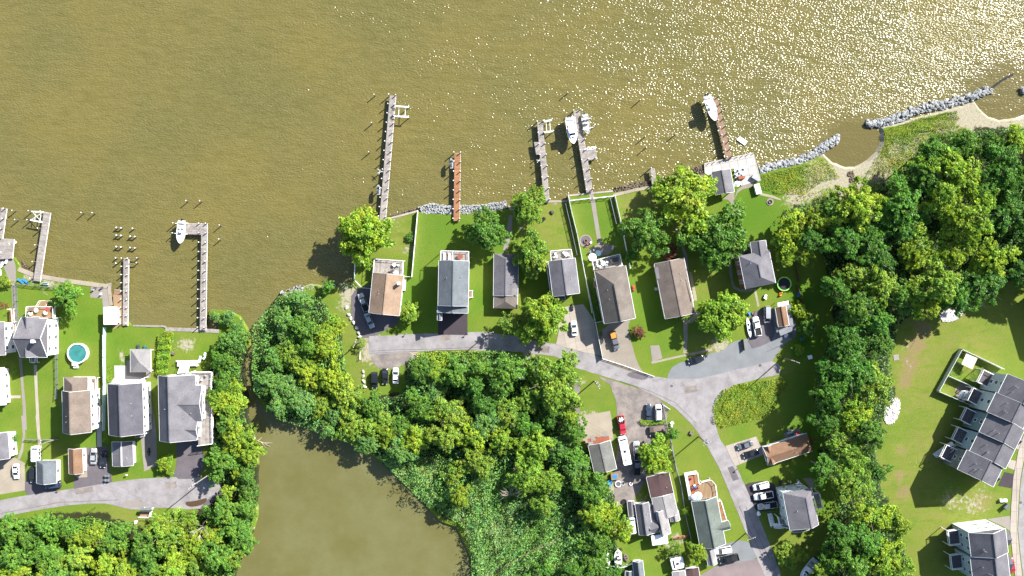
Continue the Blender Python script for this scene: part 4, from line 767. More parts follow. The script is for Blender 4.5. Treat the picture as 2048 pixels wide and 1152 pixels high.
e2 = (0.9945, -0.105); B0, B1 = V2((652,572),(690,892)); dv = (B1[0]-B0[0], B1[1]-B0[1])
for i, (w, ez, wl) in enumerate((('white-gabled end unit of the lower townhouse block', 9.6, 'siding_blue'), ('second unit of the lower townhouse block, cut by the bottom edge', 9.2, 'siding_blue'), )):
    a = (B0[0]+dv[0]*i-(2 if i else 0), B0[1]+dv[1]*i+1*i); b = (a[0]+dv[0], a[1]+dv[1]); D = 74
    h, fr = townhouse(w, [a, b, (b[0]+D*.995, b[1]-D*.105), (a[0]+D*.995, a[1]-D*.105)], ez, ez+3.2, wl, 'units of the lower townhouse block', dpos=(.1,.72), nv=3)
    L, W_, X = fr.L/2, fr.W/2, fr.X
    if i == 0:
        MB().prism([tuple(X(s, t, 0).xy) for s, t in ((-L+.2,-W_+.3),(-L-.02,-W_+.3),(-L-.02,W_-.3),(-L+.2,W_-.3))], 0, ez-.1).build('end_wall', M['siding'], h)
        for t, z in ((-.1,7),(.15,7.2),(.5,6),(0,3.6),(.45,3.4)): put_window(h, X(-L-.08, t*W_*1.6, z), fr.ang()+math.pi/2, .9)
    q = MB(); z = ez-1.2; q._add([X(-L*.6,W_+1.7,z-.6), X(-L*.6,W_-.2,z-.6), X(0,W_+1.7,z+1), X(0,W_-1.2,z+1), X(L*.6,W_+1.7,z-.6), X(L*.6,W_-.2,z-.6)], [(0,2,3,1),(2,4,5,3),(0,4,2),(0,1,5,4)], 0); q.build('porch_gable', M['roof_char'], h)
    MB().prism([tuple(X(s*L*.55, t, 0).xy) for s, t in ((-1,W_-.3),(1,W_-.3),(1,W_+1.5),(-1,W_+1.5))], 0, z-.65).build('entry_bay', M['siding'], h)
q = [(2120,566),(2150,668),(2235,640),(2205,540)]; h = house('townhouse just beyond the right edge casting the upper right lawn shadow', q, 'townhouse', 'townhouse'); block(h, q, 9.6, 13.0, 'siding_blue', 'roof_char', vents=0)

# ================================================================ piers, lifts, pilings
_p = MB(); _p.tube((0,0,-2.4),(0,0,0),.17,8); PILE = None
def pile_mesh(name, top, r=.16, cap=True):
    q = MB(); q.tube((0,0,-2.4),(0,0,top),r,8); me = q.mesh('piling', M['pile']); c = MB(); c.tube((0,0,top),(0,0,top+.16),r*1.15,8,r2=.03); return me, (c.mesh('piling_cap', M['cap']) if cap else None)
PD = {}
def piling(parent, p, top, r=.16, cap=True, label=None, group=None):
    k = (round(top,1), r, cap)
    if k not in PD: PD[k] = pile_mesh('piling', *k)
    me, c = PD[k]; P = at(*p, 0)
    if parent is None: o = link('mooring_piling', me, None, P); props(o, label, 'mooring piling', group)
    else: o = link('piling', me, parent, P - org(parent))
    if c: link('piling_cap', c, o)
    return o
def pier(label, a, b, wpx, m, npile, z=0.85, top=1.95, ext=(), sides=(1,-1)):
    t = thing('pier', label, 'pier', at(*a, 0)); dx, dy = b[0]-a[0], b[1]-a[1]; L = math.hypot(dx, dy); nx, ny = -dy/L*wpx/2, dx/L*wpx/2
    poly = [(a[0]+nx,a[1]+ny),(b[0]+nx,b[1]+ny),(b[0]-nx,b[1]-ny),(a[0]-nx,a[1]-ny)]; ang = math.degrees(math.atan2(-dy, dx))
    boards(poly, z, M[m], ang+90, t, noposts=True, bw=.2)
    for q_, g in ext: boards(q_, z+.005, M[m], g, t, noposts=True, bw=.2)
    q = MB()
    for s in (-.7, .7): q.beam(at(a[0]+nx*s, a[1]+ny*s, z-.25), at(b[0]+nx*s, b[1]+ny*s, z-.25), .12, .25)
    q.build('stringers', M[m], t)
    for i in range(npile):
        k = i/(npile-1)*.97
        for s in sides: piling(t, (a[0]+dx*k+nx*1.12*s, a[1]+dy*k+ny*1.12*s), top)
    return t
def P_(f, x, y): return f((x, y))[0]
pier('grey timber pier with wide platform at the far left edge', P_(R1,28,100), P_(R1,-5,330), 12, 'wood_grey', 4, ext=[(R1((-60,322),(105,330),(92,472),(-60,480)), 5)])
pier('grey timber pier with an X-braced boat lift near the left edge', P_(R1,350,130), P_(R1,273,640), 13.5, 'wood_grey', 5, sides=(1,))
pier('short weathered pier beside the boat ramp and white boathouse', P_(R3,277,448), P_(R3,270,965), 10.5, 'wood_grey', 9, z=.6, top=1.3)
pier('L-shaped pier with a white fishing boat at its elbow', P_(R3,878,182), P_(R3,866,1000), 12, 'wood_grey', 12, ext=[(R3((742,180),(856,180),(856,266),(735,262)), 0)])
pier('longest grey pier, with a jet ski hoist and empty lift frame', P_(R5,600,48), P_(R5,515,1075), 12.5, 'wood_grey', 14)
pier('new orange timber pier above the pale riprap', P_(R5,1132,520), P_(R5,1124,1078), 12, 'wood_orange', 8)
pier('grey pier with a side platform, left of the white cabin boat', P_(R6,265,285), P_(R6,326,995), 11, 'wood_grey', 8, ext=[(R6((213,462),(300,462),(306,568),(232,572)), 4)])
pier('grey pier between two moored boats, leading to the fenced garden', P_(R6,590,185), P_(R6,706,905), 12.5, 'wood_grey', 9, ext=[(R6((650,530),(755,505),(770,608),(682,626)), 12)])
pier('brown pier running out from the white waterfront patio', P_(R7,572,148), P_(R7,690,650), 11.5, 'wood_brown', 9)
pier('stubby pale pier over the dark riprap', P_(R7,62,728), P_(R7,76,862), 8.5, 'wood_grey', 3, sides=(1,))
boards(R3((178,745),(240,745),(240,810),(175,800)), -.2, M['wood_grey'], 0, (rt := thing('boat_ramp', 'weathered boat ramp between the short pier and the seawall', 'boat ramp', at(*P_(R3,210,760), 0))), noposts=True, bw=.25)
boards(R3((185,690),(240,690),(240,745),(180,745)), -.6, M['wood_brown'], 0, rt, noposts=True, bw=.25)
for poly in (R7((485,692),(895,602)),):
    pass
pt = thing('patio_piling_row', 'row of short dark posts along the water edge of the white patio', 'post row', at(*P_(R7,690,640), 0))
for k in range(9): piling(pt, P_(R7, 520+k*46, 690-k*10.5), .9, .1, False)
def lift(label, c4, z=1.8, bunks=True, x=False):
    t = thing('boat_lift', label, 'boat lift', at(*c4[0], 0))
    for p in c4: piling(t, p, z, .15)
    A, B, C, D = [at(*p, z-.1) for p in c4]
    for a, b in ((A,B),(D,C)): MB().beam(a, b, .18, .22).build('top_beam', M['cap'], t)
    if bunks:
        for k in (.28,.72): MB().beam(A.lerp(B,k)-Vector((0,0,.5)), D.lerp(C,k)-Vector((0,0,.5)), .14, .16).build('bunk_beam', M['cap'], t)
        for k in (.1,.9): MB().beam(A.lerp(D,k)+Vector((0,0,.12)), B.lerp(C,k)+Vector((0,0,.12)), .1, .14).build('cross_beam', M['cap'], t)
    if x: MB().beam(A,C,.1,.1).beam(B,D,.1,.1).build('cross_brace', M['cap'], t)
    return t
lift('empty white boat lift frame at the end of the longest pier', [P_(R5,615,128),P_(R5,735,138),P_(R5,732,226),P_(R5,612,218)])
lift('X-braced boat lift on the left side of the second pier', [P_(R1,235,120),P_(R1,325,125),P_(R1,315,205),P_(R1,225,188)], x=True)
lift('empty dark boat lift right of the platform pier', [P_(R6,300,275),P_(R6,372,262),P_(R6,382,368),P_(R6,305,380)], 1.5)
lift('boat lift holding the white fishing boat at the L-shaped pier', [P_(R3,655,180),P_(R3,752,178),P_(R3,748,262),P_(R3,650,256)], 1.9, False)
lift('boat lift holding the white cabin boat', [P_(R6,488,285),P_(R6,572,262),P_(R6,594,370),P_(R6,498,380)], 2.2, False)
lift('boat lift holding the small grey boat', [P_(R6,632,268),P_(R6,718,248),P_(R6,738,330),P_(R6,645,352)], 1.9, False)
lift('boat lift holding the open white boat at the brown pier', [P_(R7,468,190),P_(R7,548,160),P_(R7,575,250),P_(R7,495,275)], 2.2, False)
LMK = [('the far left pier',8,450),('the X-braced lift',80,430),('the boat ramp',228,590),('the L-shaped pier',403,540),('the longest pier',776,310),('the orange pier',913,375),('the platform pier',1082,320),('the white cabin boat',1145,260),('the brown pier',1438,260),('the small lagoon',1700,305)]
def rel(px, py, x, y):
    dx, dy = px-x, py-y
    if abs(dx) > 1.6*abs(dy): return 'right of' if dx > 0 else 'left of'
    if abs(dy) > 1.6*abs(dx): return 'below' if dy > 0 else 'above'
    return ('lower ' if dy > 0 else 'upper ') + ('right of' if dx > 0 else 'left of')
USED = {}
ORD = ['', 'second ', 'third ', 'fourth ', 'fifth ', 'sixth ', 'seventh ', 'eighth ', 'ninth ', 'tenth ', 'eleventh ', 'twelfth ']
def uniq(base, px, py, lms, maxd=None):
    L = sorted(lms, key=lambda l: math.hypot(px-l[1], py-l[2])); c = []
    c.append(f'{base} {rel(px,py,L[0][1],L[0][2])} {L[0][0]}')
    c.append(f'{base} {rel(px,py,L[1][1],L[1][2])} {L[1][0]}')
    c.append(f'{base} between {L[0][0]} and {L[1][0]}'); c.append(f'{base} {rel(px,py,L[2][1],L[2][2])} {L[2][0]}')
    for s in c:
        if s not in USED and len(s.split()) <= 16: USED[s] = 1; return s
    s = c[0]; USED[s] += 1; s2 = f'{base}, {ORD[min(11,USED[s]-1)]}one {rel(px,py,L[0][1],L[0][2])} {L[0][0]}'
    return s2
for p in R1((620,133),(702,135),(110,118),(130,186)) + R3((750,8),(855,10),(1005,195),(1002,302)) + R5((450,45),(428,275),(405,515)) + R6((508,30),(1148,95),(755,605)) + R7((245,452),(655,238),(110,785)) + R7((-5,470),(5,560)):
    piling(None, p, 1.5, .15, True, uniq('lone mooring piling in open water', *p, LMK), 'mooring pilings standing in the river')
for i, (x, y, k) in enumerate(((887,243,1),(887,300,1),(887,385,1),(990,250,0),(990,308,1),(990,392,1),(865,468,0),(867,508,0))):
    p = P_(R1,x,y); lb = ['top left','middle left','lower left','top right','middle right','lower right','single upper','single lower'][i]
    t = thing('old_piling_pair', f'{lb} old piling stub of the cluster above the short weathered pier', 'old pilings', at(*p, 0), 'old piling stubs above the short pier')
    piling(t, (p[0]-4.5*k, p[1]), .6, .2, True)
    if k: piling(t, (p[0]+4.5, p[1]+.6), .6, .2, True); MB().beam(at(p[0]-5,p[1],.4), at(p[0]+5,p[1]+.6,.4), .3, .2).build('cross_timber', M['pile'], t)
for i, (a, b) in enumerate((((300,445),(368,445)),((300,490),(365,482)))):
    A, B = P_(R3,*a), P_(R3,*b); t = thing('timber_beam', ['upper','lower'][i] + ' thin timber arm sticking out of the short weathered pier', 'timber beam', at(*A, 0)); MB().beam(at(*A,.6), at(*B,.6), .25, .2).build('arm_beam', M['pile'], t); piling(t, B, .9, .15)
t = thing('driftwood', 'two thin leaning poles in the water by the round grey-green bush', 'poles', at(480,640,0))
MB().tube(at(472,646,-.8), at(484,640,.1), .06).build('pole', M['wood_orange'], t); MB().tube(at(481,652,-.8), at(488,646,.1), .06).build('pole', M['wood_orange'], t)
o = MB(); q_ = [tuple(at(*p, WZ).xy) for p in R7((752,492),(778,466),(840,505),(818,540))]; o.prism(q_, WZ-.2, WZ+.35); props(o.build('floating_platform', M['gel']), 'white floating swim platform right of the brown pier', 'swim platform')
o = MB(); pts = [at(*p, WZ+.05) for p in S8((985,82),(1010,62),(1040,40),(1080,18))]; o.path(pts, .35, 8); props(o.build('sandbag_tube', M['netting']), 'dark tube barrier trailing off the long breakwater tip', 'tube barrier')

# ================================================================ fences
def fence(label, pts, h=1.8, kind='vinyl', cat='fence', z=0.0, step=2.4):
    t = thing('fence', label, cat, at(*pts[0], 0)); pm = M['vinyl' if kind == 'vinyl' else ('metal' if kind == 'chain' else ('white' if kind == 'rail' else ('ltblue' if kind == 'aqua' else 'fence_wood')))]
    pc = None
    for a, b in zip(pts, pts[1:]):
        A, B = at(*a, z), at(*b, z); L = (B-A).length; n = max(1, round(L/step)); up = Vector((0,0,h))
        for i in range(n):
            p, q = A+(B-A)*i/n, A+(B-A)*(i+1)/n; g = (q-p).normalized()*.08
            MB().beam(p, p+up*1.04, .13, .13).build('post', pm, t)
            if kind in ('vinyl', 'wood', 'aqua'):
                m = MB(); m.beam(p+g+up*.5, q-g+up*.5, .05, h*.92); m.beam(p+g+up*.97, q-g+up*.97, .08, .07); m.build('panel', pm, t)
            else:
                m = MB(); hs = (1.0, .55, .15) if kind == 'rail' else (1.0, .06)
                for k in hs: m.beam(p+up*k, q+up*k, .09 if kind == 'rail' else .07, .09 if kind == 'rail' else .06)
                if kind == 'chain':
                    for k in range(1, 12): m.beam(p.lerp(q,k/12), p.lerp(q,k/12)+up, .02, .02)
                    for k in range(1, 7): m.beam(p+up*k/7, q+up*k/7, .02, .02)
                m.build('mesh_panel' if kind == 'chain' else 'rails', pm, t)
        MB().beam(B, B+up*1.04, .13, .13).build('post', pm, t)
    return t
fence('white fence down the right side of the tan house lawn', R8((635,80),(612,330),(592,555)), 1.7); fence('thin grey fence closing the lawn beside the tan house', R8((592,555),(532,548)), 1.2, 'rail')
fence('white railing fence curving round the tan house left yard', R8((183,450),(178,575),(232,632),(296,638)), 1.2, 'rail')
fence('white-topped fence left of the fenced pier garden', S1((628,34),(650,140),(690,300),(748,600),(790,830)), 1.9); fence('white-topped fence right of the fenced pier garden', S1((945,42),(1000,290),(1048,530)), 1.9)
fence('white garden fence parallel to the river, crossed by the path', S1((638,74),(780,58)), 1.4, 'rail'); fence('white garden fence right of the path, parallel to the river', S1((800,58),(945,42)), 1.4, 'rail')
fence('black mesh fence left of the fenced pier garden', S1((612,96),(650,260),(690,440)), 1.5, 'chain'); fence('black mesh fence inside the right part of the pier garden', S1((915,60),(955,230)), 1.3, 'chain')
fence('long white fence between the concrete driveway and planted strip', S1((750,605),(812,890),(862,1140)), 1.7); fence('white screen closing the planted strip', S1((812,898),(872,886)), 1.5)
fence('pale aqua fence right of the teal pool lawn', R4((92,0),(92,130),(95,285)), 1.9, 'aqua'); fence('aqua fence continuing along the dark grey house', R4((95,285),(92,420),(90,560)), 1.9, 'aqua'); fence('aqua fence section below the white boathouse', R1((790,985),(785,1152)), 1.9, 'aqua')
fence('chain-link fence down the middle of the left lawn', U7((360,430),(368,700),(372,860),(366,950)), 1.3, 'chain'); fence('chain-link fence along the top of the left lawn', U7((108,215),(230,230),(360,240)), 1.2, 'chain'); fence('chain-link fence beside the left gravel walk', U7((108,215),(112,330),(120,470)), 1.2, 'chain')
fence('chain-link fence beyond the garage path on the left street', R2((165,585),(240,590),(370,585)), 1.2, 'chain')
for lb, pts in (('tall vinyl garden fence facing the lawn, left side of the townhouse yards', V1((262,30),(85,352))), ('vinyl garden fence along the top of the townhouse yards', V1((262,30),(582,180))), ('vinyl fence between the two townhouse yards', V1((165,235),(440,358))), ('vinyl garden fence along the bottom of the townhouse yards', V1((85,352),(375,475)))): fence(lb, pts, 1.9)
fence('thin wire fence along the sage house and street tree', S3((800,600),(835,780),(875,930),(915,1152)), 1.2, 'chain'); fence('wire fence between the rambling house and sage house', S5((725,300),(790,560),(820,760),(862,940)), 1.2, 'chain')
fence('brown log fence along the wood edge beside the mobile home', V4((860,0),(905,140),(930,230),(1020,390)), 1.3, 'wood'); fence('dark plank border fence continuing along the shaded wood edge', S2((1105,500),(1130,600),(1140,650)), 1.3, 'wood'); fence('brown fence below the mobile home drive', S2((783,1020),(792,1088)), 1.2, 'wood')
fence('white gate arm at the dead end of the street', V5((275,490),(298,570),(292,680)), 1.0, 'rail', 'barrier'); fence('short white rail fence in the dirt yard at the bottom', U8((270,890),(370,850),(520,890),(720,810)), 1.3)
fence('rusty low fence in the yard left of the sage house', U8((1390,400),(1500,380),(1700,350)), .8, 'wood'); fence('white guard rail along the paver drive and street', S3((310,235),(480,290),(730,380)), .7, 'rail', 'guard rail')
fence('white rail fence before the grassy triangle by the street', S3((800,610),(860,650)), .8, 'rail')
# ================================================================ vegetation
def leaf_quads(C, N, size, rng, spread=0.9):
    """C (n,3) centres, N (n,3) rough outward directions, size (n,) -> (n,4,3) bent leaf-spray quads"""
    n = len(C); v = N + rng.normal(0, spread, (n, 3)); v /= np.linalg.norm(v, axis=1, keepdims=True) + 1e-9
    r = rng.normal(0, 1, (n, 3)); u = np.cross(v, r); u /= np.linalg.norm(u, axis=1, keepdims=True) + 1e-9; w = np.cross(v, u)
    s = size[:, None]; asp = rng.uniform(.45, .8, (n, 1))
    return np.stack([C - u*s, C - w*s*asp + u*s*.1, C + u*s - v*s*.25, C + w*s*asp], 1)
def crown_mesh(seed, style):
    """unit crown (radius 1): leaves clumped on sprays at the ends of boughs, uneven outline with gaps"""
    rng = np.random.default_rng(seed)
    nb, nl, cl, ls, hh = dict(round=(190, 58, .105, .044, .72), ragged=(165, 58, .105, .044, .8), willow=(240, 46, .085, .036, .72), small=(64, 56, .16, .068, .75), sparse=(40, 46, .13, .05, .75))[style]
    ph = rng.uniform(0, 6.28, 5); am = rng.uniform(.05, .16, 5) * (1.4 if style in ('ragged', 'sparse') else 1.0)
    outl = lambda a: .92 + sum(am[k] * np.sin((k+2)*a + ph[k]) for k in range(5))
    hump = rng.uniform(-.7, .7, (7, 2)); hz = rng.uniform(-.2, .26, 7); hr = rng.uniform(.22, .42, 7)
    P, NN, SZ, T = [], [], [], []
    for i in range(nb):
        a = rng.uniform(0, 6.28); r_ = math.sqrt(rng.random()) * .97; R_ = r_ * outl(a); x, y = math.cos(a)*R_, math.sin(a)*R_
        z = hh * (math.sqrt(max(0, 1 - r_*r_*.96)) * .85) + sum(hz[k] * math.exp(-((x-hump[k, 0])**2 + (y-hump[k, 1])**2) / (2*hr[k]**2)) for k in range(7)) + rng.normal(0, .05)
        if rng.random() < .3: z *= rng.uniform(.2, .8)
        d = np.array([x*.8, y*.8, .75]); d /= np.linalg.norm(d); t = rng.uniform(-.4, .4)
        q = rng.normal(0, 1, (nl, 3)); q /= np.linalg.norm(q, axis=1, keepdims=True); q *= (rng.random((nl, 1)) ** .45) * cl * rng.uniform(.6, 1.45)
        q[:, 2] *= .5; q[:, 0] += (q @ d) * d[0] * .8; q[:, 1] += (q @ d) * d[1] * .8      # sprays reach outwards
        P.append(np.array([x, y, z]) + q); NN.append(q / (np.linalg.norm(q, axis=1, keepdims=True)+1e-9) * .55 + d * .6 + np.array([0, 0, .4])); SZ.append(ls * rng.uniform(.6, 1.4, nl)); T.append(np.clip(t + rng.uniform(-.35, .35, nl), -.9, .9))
    # loose inner leaves that close the crown, inner shade painted as darker tone
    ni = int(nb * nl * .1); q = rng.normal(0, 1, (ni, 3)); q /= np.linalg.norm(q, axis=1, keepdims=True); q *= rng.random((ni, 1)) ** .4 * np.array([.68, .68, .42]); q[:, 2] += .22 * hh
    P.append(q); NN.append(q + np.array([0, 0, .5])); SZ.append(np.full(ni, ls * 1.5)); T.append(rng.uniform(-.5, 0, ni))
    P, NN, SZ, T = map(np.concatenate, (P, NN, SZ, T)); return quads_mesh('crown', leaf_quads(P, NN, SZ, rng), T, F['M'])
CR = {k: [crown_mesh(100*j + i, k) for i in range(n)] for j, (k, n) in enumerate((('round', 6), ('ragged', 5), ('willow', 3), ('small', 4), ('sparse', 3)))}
def trunk_mesh(seed, pale=False):
    rnd = random.Random(seed); mb = MB(); mb.tube((0,0,-.4), (0,0,1.0), .055, 7, r2=.035, caps=False)
    for i in range(9):
        a = i*2.4 + rnd.uniform(-.4,.4); z0 = .55 + rnd.random()*.45; p = Vector((0,0,z0))
        q = Vector((math.cos(a)*rnd.uniform(.35,.6), math.sin(a)*rnd.uniform(.35,.6), z0 + rnd.uniform(.25,.55))); mid = p.lerp(q,.5) + Vector((0,0,-.05))
        mb.tube(p, mid, .026, 5, r2=.018, caps=False); mb.tube(mid, q, .018, 5, r2=.007, caps=False)
        e = q + Vector((math.cos(a+.6)*.25, math.sin(a+.6)*.25, .12)); mb.tube(mid, e, .011, 4, r2=.005, caps=False)
    return mb.mesh('trunk', M['bark_pale'] if pale else M['bark'])
TRK = [trunk_mesh(i) for i in range(5)] + [trunk_mesh(9, True)]
def tree(px, py, rpx, kind, h=None, style=None, label=None, group=None, name='tree', cat='tree'):
    r = rpx * S; h = h or r * 1.75; style = style or random.choice({'Y': ['round','ragged'], 'M': ['round','ragged'], 'D': ['round','ragged'], 'B': ['willow','round'], 'O': ['ragged','willow'], 'R': ['small']}[kind])
    if rpx < 19 and style != 'sparse': style = 'small'
    zb = h - r * 1.15 if h > r*1.6 else h*.35      # crown base height
    zc = min(h*.7, h - r*.5)
    P = at(px, py, zc); P.z = 0
    t = thing(name, label, cat, P, group, random.uniform(0, 6.28))
    vs = max(.75, min(1.25, (h-zb)/(r*1.15)))
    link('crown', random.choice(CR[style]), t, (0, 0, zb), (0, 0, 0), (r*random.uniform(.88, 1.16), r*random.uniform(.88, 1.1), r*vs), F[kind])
    link('trunk', random.choice(TRK), t, (0, 0, 0), (0, 0, 0), (max(r,.8)*1.05, max(r,.8)*1.05, zb+r*.15 if zb > .5 else h*.55))
    return t
SOLO = [(725,470,56,'Y',14,'round','large bright yellow-green tree overhanging the river beside the longest grey pier'),
 (974,460,37,'M',11,'round','round mid-green tree at the bank right of the orange pier lawn'),
 (1058,410,38,'O',9,'round','round olive-green tree on the seawall left of the platform pier'),
 (1062,508,42,'O',11,'round','olive-green tree overhanging the right edge of the low grey cottage'),
 (1088,640,50,'Y',13,'round','large yellow-green tree at the street below the grey two-storey house'),
 (1018,648,26,'O',8,'sparse','thin sparse tree in front of the low grey cottage'),
 (818,626,22,'O',6,'small','small olive tree at the lower right corner of the tan house'),
 (1375,400,60,'Y',14,'ragged','large yellow-green tree left of the waterfront pavilion'),
 (1318,372,17,'Y',7,'small','small bough-like yellow-green tree by the tan seawall'),
 (1296,462,46,'M',12,'ragged','mid-green tree above the taupe low house, right of the white fence'),
 (1440,472,58,'M',14,'round','large round green tree below the pavilion path'),
 (1598,475,50,'Y',14,'round','large yellow-green tree right of the tall blue-grey house'),
 (1450,632,50,'Y',12,'round','yellow-green tree standing between the taupe house and white pickup'),
 (131,594,27,'M',8,'ragged','solitary dark-shadowed green tree on the left pool lawn'),
 (330,928,19,'Y',4,'small','small bright yellow-green tree by the left driveway'),
 (1313,912,34,'Y',9,'round','yellow-green tree beside the white camper and covered trailer'),
 (1345,868,15,'M',5,'small','small green tree right of the covered trailer'),
 (1395,1108,21,'Y',7,'round','bright tree beside the sage house garage'),
 (1352,1098,15,'O',5,'sparse','thin dry-looking tree above the bottom sheds'),
 (1583,1112,29,'O',6,'willow','rounded pale olive tree above the cabin boat'),
 (1098,768,50,'O',14,'ragged','large olive tree at the street, left of the small grassy triangle'),
 (1008,748,38,'M',13,'willow','tall bright-green tree at the street edge of the middle wood'),
 (460,686,33,'B',8,'willow','large grey-green tree at the creek mouth below the L-shaped pier'),
 (428,633,10,'B',3,'small','small round grey-green bush at the pier foot'),
 (455,636,17,'B',3.5,'small','rounded grey-green bush at the creek mouth point'),
 (474,656,14,'B',4,'small','small grey-green bush between point and large creek tree'),
 (1622,884,10,'R',3,'small','dark red shrub at the end of the rust-brown bungalow'),
 (1277,664,13,'R',2.5,'small','dark red shrub beside the paver driveway'),
 (1342,507,22,'R',4.5,'small','dark red tree at the upper end of the taupe house'),
 (820,474,8,'M',1.6,'small','small round shrub on the tan house lawn'),
 (1600,700,12,'Y',3,'small','bright low shrub by the dead-end street'),
 (30,745,5,'Y',1.4,'small','tiny round shrub beside the left white trailer'),
 (26,877,8,'M',2,'small','dark green shrub beside the left edge house'),
 (211,882,8,'Y',2.2,'small','small yellow-green shrub left of the pale grey garage'),
 (10,565,12,'Y',3,'sparse','sparse palm-like bush on the far left patio'),
 (1220,592,7,'M',1.5,'small','green shrub in the planted strip'),(1262,512,16,'D',4,'small','dark green shrub inside the pier garden corner'),
 (1228,1115,9,'M',2,'small','low green bush by the bottom boats'),(1350,1040,9,'Y',2.2,'small','rounded bright bush below the rambling house'),(1372,1022,8,'Y',2.5,'small','bright bush squeezed between the rambling and sage houses'),
 (720,690,13,'O',2.5,'sparse','thin shrub beside the white gate arm'),(1672,560,22,'O',9,'sparse','thin tree in the shade at the wood edge'),(1598,620,16,'Y',5,'ragged','bright yellow-green shrub beyond the brown log fence'),(1618,655,18,'M',6,'ragged','green shrub right of the mobile home'),
 (655,573,14,'D',4,'small','dark shrub on the creek mouth bank')]
for px, py, r, k, h, st, lb in SOLO: tree(px, py, r, k, h, st, lb, name='shrub' if r < 19 else 'tree', cat='shrub' if r < 19 else 'tree')
WL = {'A': 'creekside wood', 'B': 'middle wood', 'C': 'right-hand wood', 'D': 'bottom left wood', 'E': 'left creek bank'}
LMT = [('the creek mouth',540,640),('the pond head',600,860),('the parked black SUV',748,760),('the white parked car',790,752),('the open shed',1040,745),('the grey shack',1205,910),('the reed marsh',1000,1000),('the marsh ditch',1100,1080),('the rambling house',1310,1000),('the white camper',1250,905),
       ('the small lagoon',1700,300),('the long breakwater',1850,215),('the upper stone patch',1905,622),('the lower stone patch',1783,822),('the rust bungalow',1580,897),('the tall shaded house',1600,1010),('the cabin boat',1618,1135),('the trampoline',1566,568),('the mobile home',1566,632),('the lawn drain',1792,715),
       ('the green lean-to',290,1025),('the mud puddle',390,1002),('the largest left house',370,815),('the L-shaped pier',403,600),('the left road end',430,975),('the pond',600,1000),('the left edge road',60,1000),('the beach cove',2000,240),('the lower townhouses',1900,1100),('the dead end street',1560,735)]
WT = []
def wood_tree(px, py, r, k, w, h=None, st=None):
    WT.append((px, py, r, k, w, h, st))
for px, py, r, k in ((596,602,26,'B'),(566,640,25,'B'),(602,662,40,'M'),(642,692,36,'Y'),(662,655,25,'Y'),(548,722,24,'B'),(536,765,24,'B'),(568,775,34,'B'),(577,712,30,'O'),(620,748,36,'Y'),(662,758,34,'Y'),(598,805,33,'B'),(640,812,28,'O'),(556,808,24,'B'),(690,795,36,'O'),(742,814,26,'M'),(700,852,36,'O'),(672,832,26,'B'),(738,860,28,'O'),(770,868,28,'Y'),(655,858,18,'B'),(735,890,22,'B'),(770,840,18,'O'),(620,700,24,'M'),(575,670,22,'B')): wood_tree(px, py, r, k, 'A')
for px, py, r, k in ((847,742,27,'M'),(872,740,24,'Y'),(905,748,32,'M'),(838,812,28,'M'),(868,785,24,'B'),(900,832,36,'O'),(945,775,30,'D'),(968,805,28,'D'),(1015,832,32,'O'),(975,850,30,'B'),(1045,850,26,'D'),(1100,835,24,'D'),(945,872,32,'Y'),(1000,880,30,'Y'),(888,872,32,'O'),(828,880,30,'Y'),(800,905,26,'B'),(952,925,34,'O'),(905,952,24,'O'),(1070,890,30,'Y'),(1050,952,38,'O'),(1120,900,30,'B'),(1150,862,26,'M'),(1182,978,37,'M'),(1188,1030,28,'Y'),(920,992,24,'Y'),(1098,965,30,'O'),(1085,1010,22,'O'),(1062,920,24,'Y'),(1140,830,20,'Y'),(1060,800,30,'O'),(1215,1040,38,'Y'),(1195,1085,32,'M'),(1245,1062,28,'Y'),(1190,1130,28,'M'),(1150,920,26,'D'),(1110,780,20,'Y'),(800,852,22,'M'),(960,740,22,'M'),(1130,740,30,'O'),(1150,935,24,'B')): wood_tree(px, py, r, k, 'B')
for px, py, r, k in ((1720,412,56,'Y'),(1913,344,50,'Y'),(1940,440,54,'Y'),(1884,395,40,'Y'),(1982,518,42,'Y'),(1762,577,36,'O'),(1869,568,46,'O'),(1715,553,30,'O'),(1801,412,40,'D'),(1937,290,32,'M'),(2010,334,42,'D'),(2016,430,36,'D'),(1965,380,30,'M'),(1840,500,40,'Y'),(1905,500,36,'Y'),(1850,610,34,'Y'),(1800,590,32,'M'),(1740,480,34,'D'),(1686,480,34,'D'),(1670,420,30,'M'),(1850,350,36,'M'),(1800,380,28,'M'),(1990,290,30,'M'),(2030,280,30,'Y'),(2040,380,32,'D'),(1760,520,34,'D'),(1712,612,34,'M'),(1745,640,34,'D'),(1702,662,32,'D'),(1630,440,26,'Y'),(1900,305,26,'M'),(1640,425,20,'M'),
  (1700,712,42,'D'),(1690,684,34,'D'),(1746,780,40,'O'),(1710,755,40,'D'),(1716,832,38,'Y'),(1697,900,42,'O'),(1656,788,36,'D'),(1645,935,24,'D'),(1705,976,40,'O'),(1746,1036,36,'Y'),(1766,1112,44,'Y'),(1729,1082,36,'D'),(1700,1134,36,'M'),(1790,1050,26,'Y'),(1650,840,30,'D'),(1740,870,32,'M'),(1700,940,24,'Y'),(1660,1120,24,'M'),(1800,1150,34,'Y'),(1662,735,28,'D'),(1760,690,26,'M'),(1640,1140,18,'Y')): wood_tree(px, py, r, k, 'C')
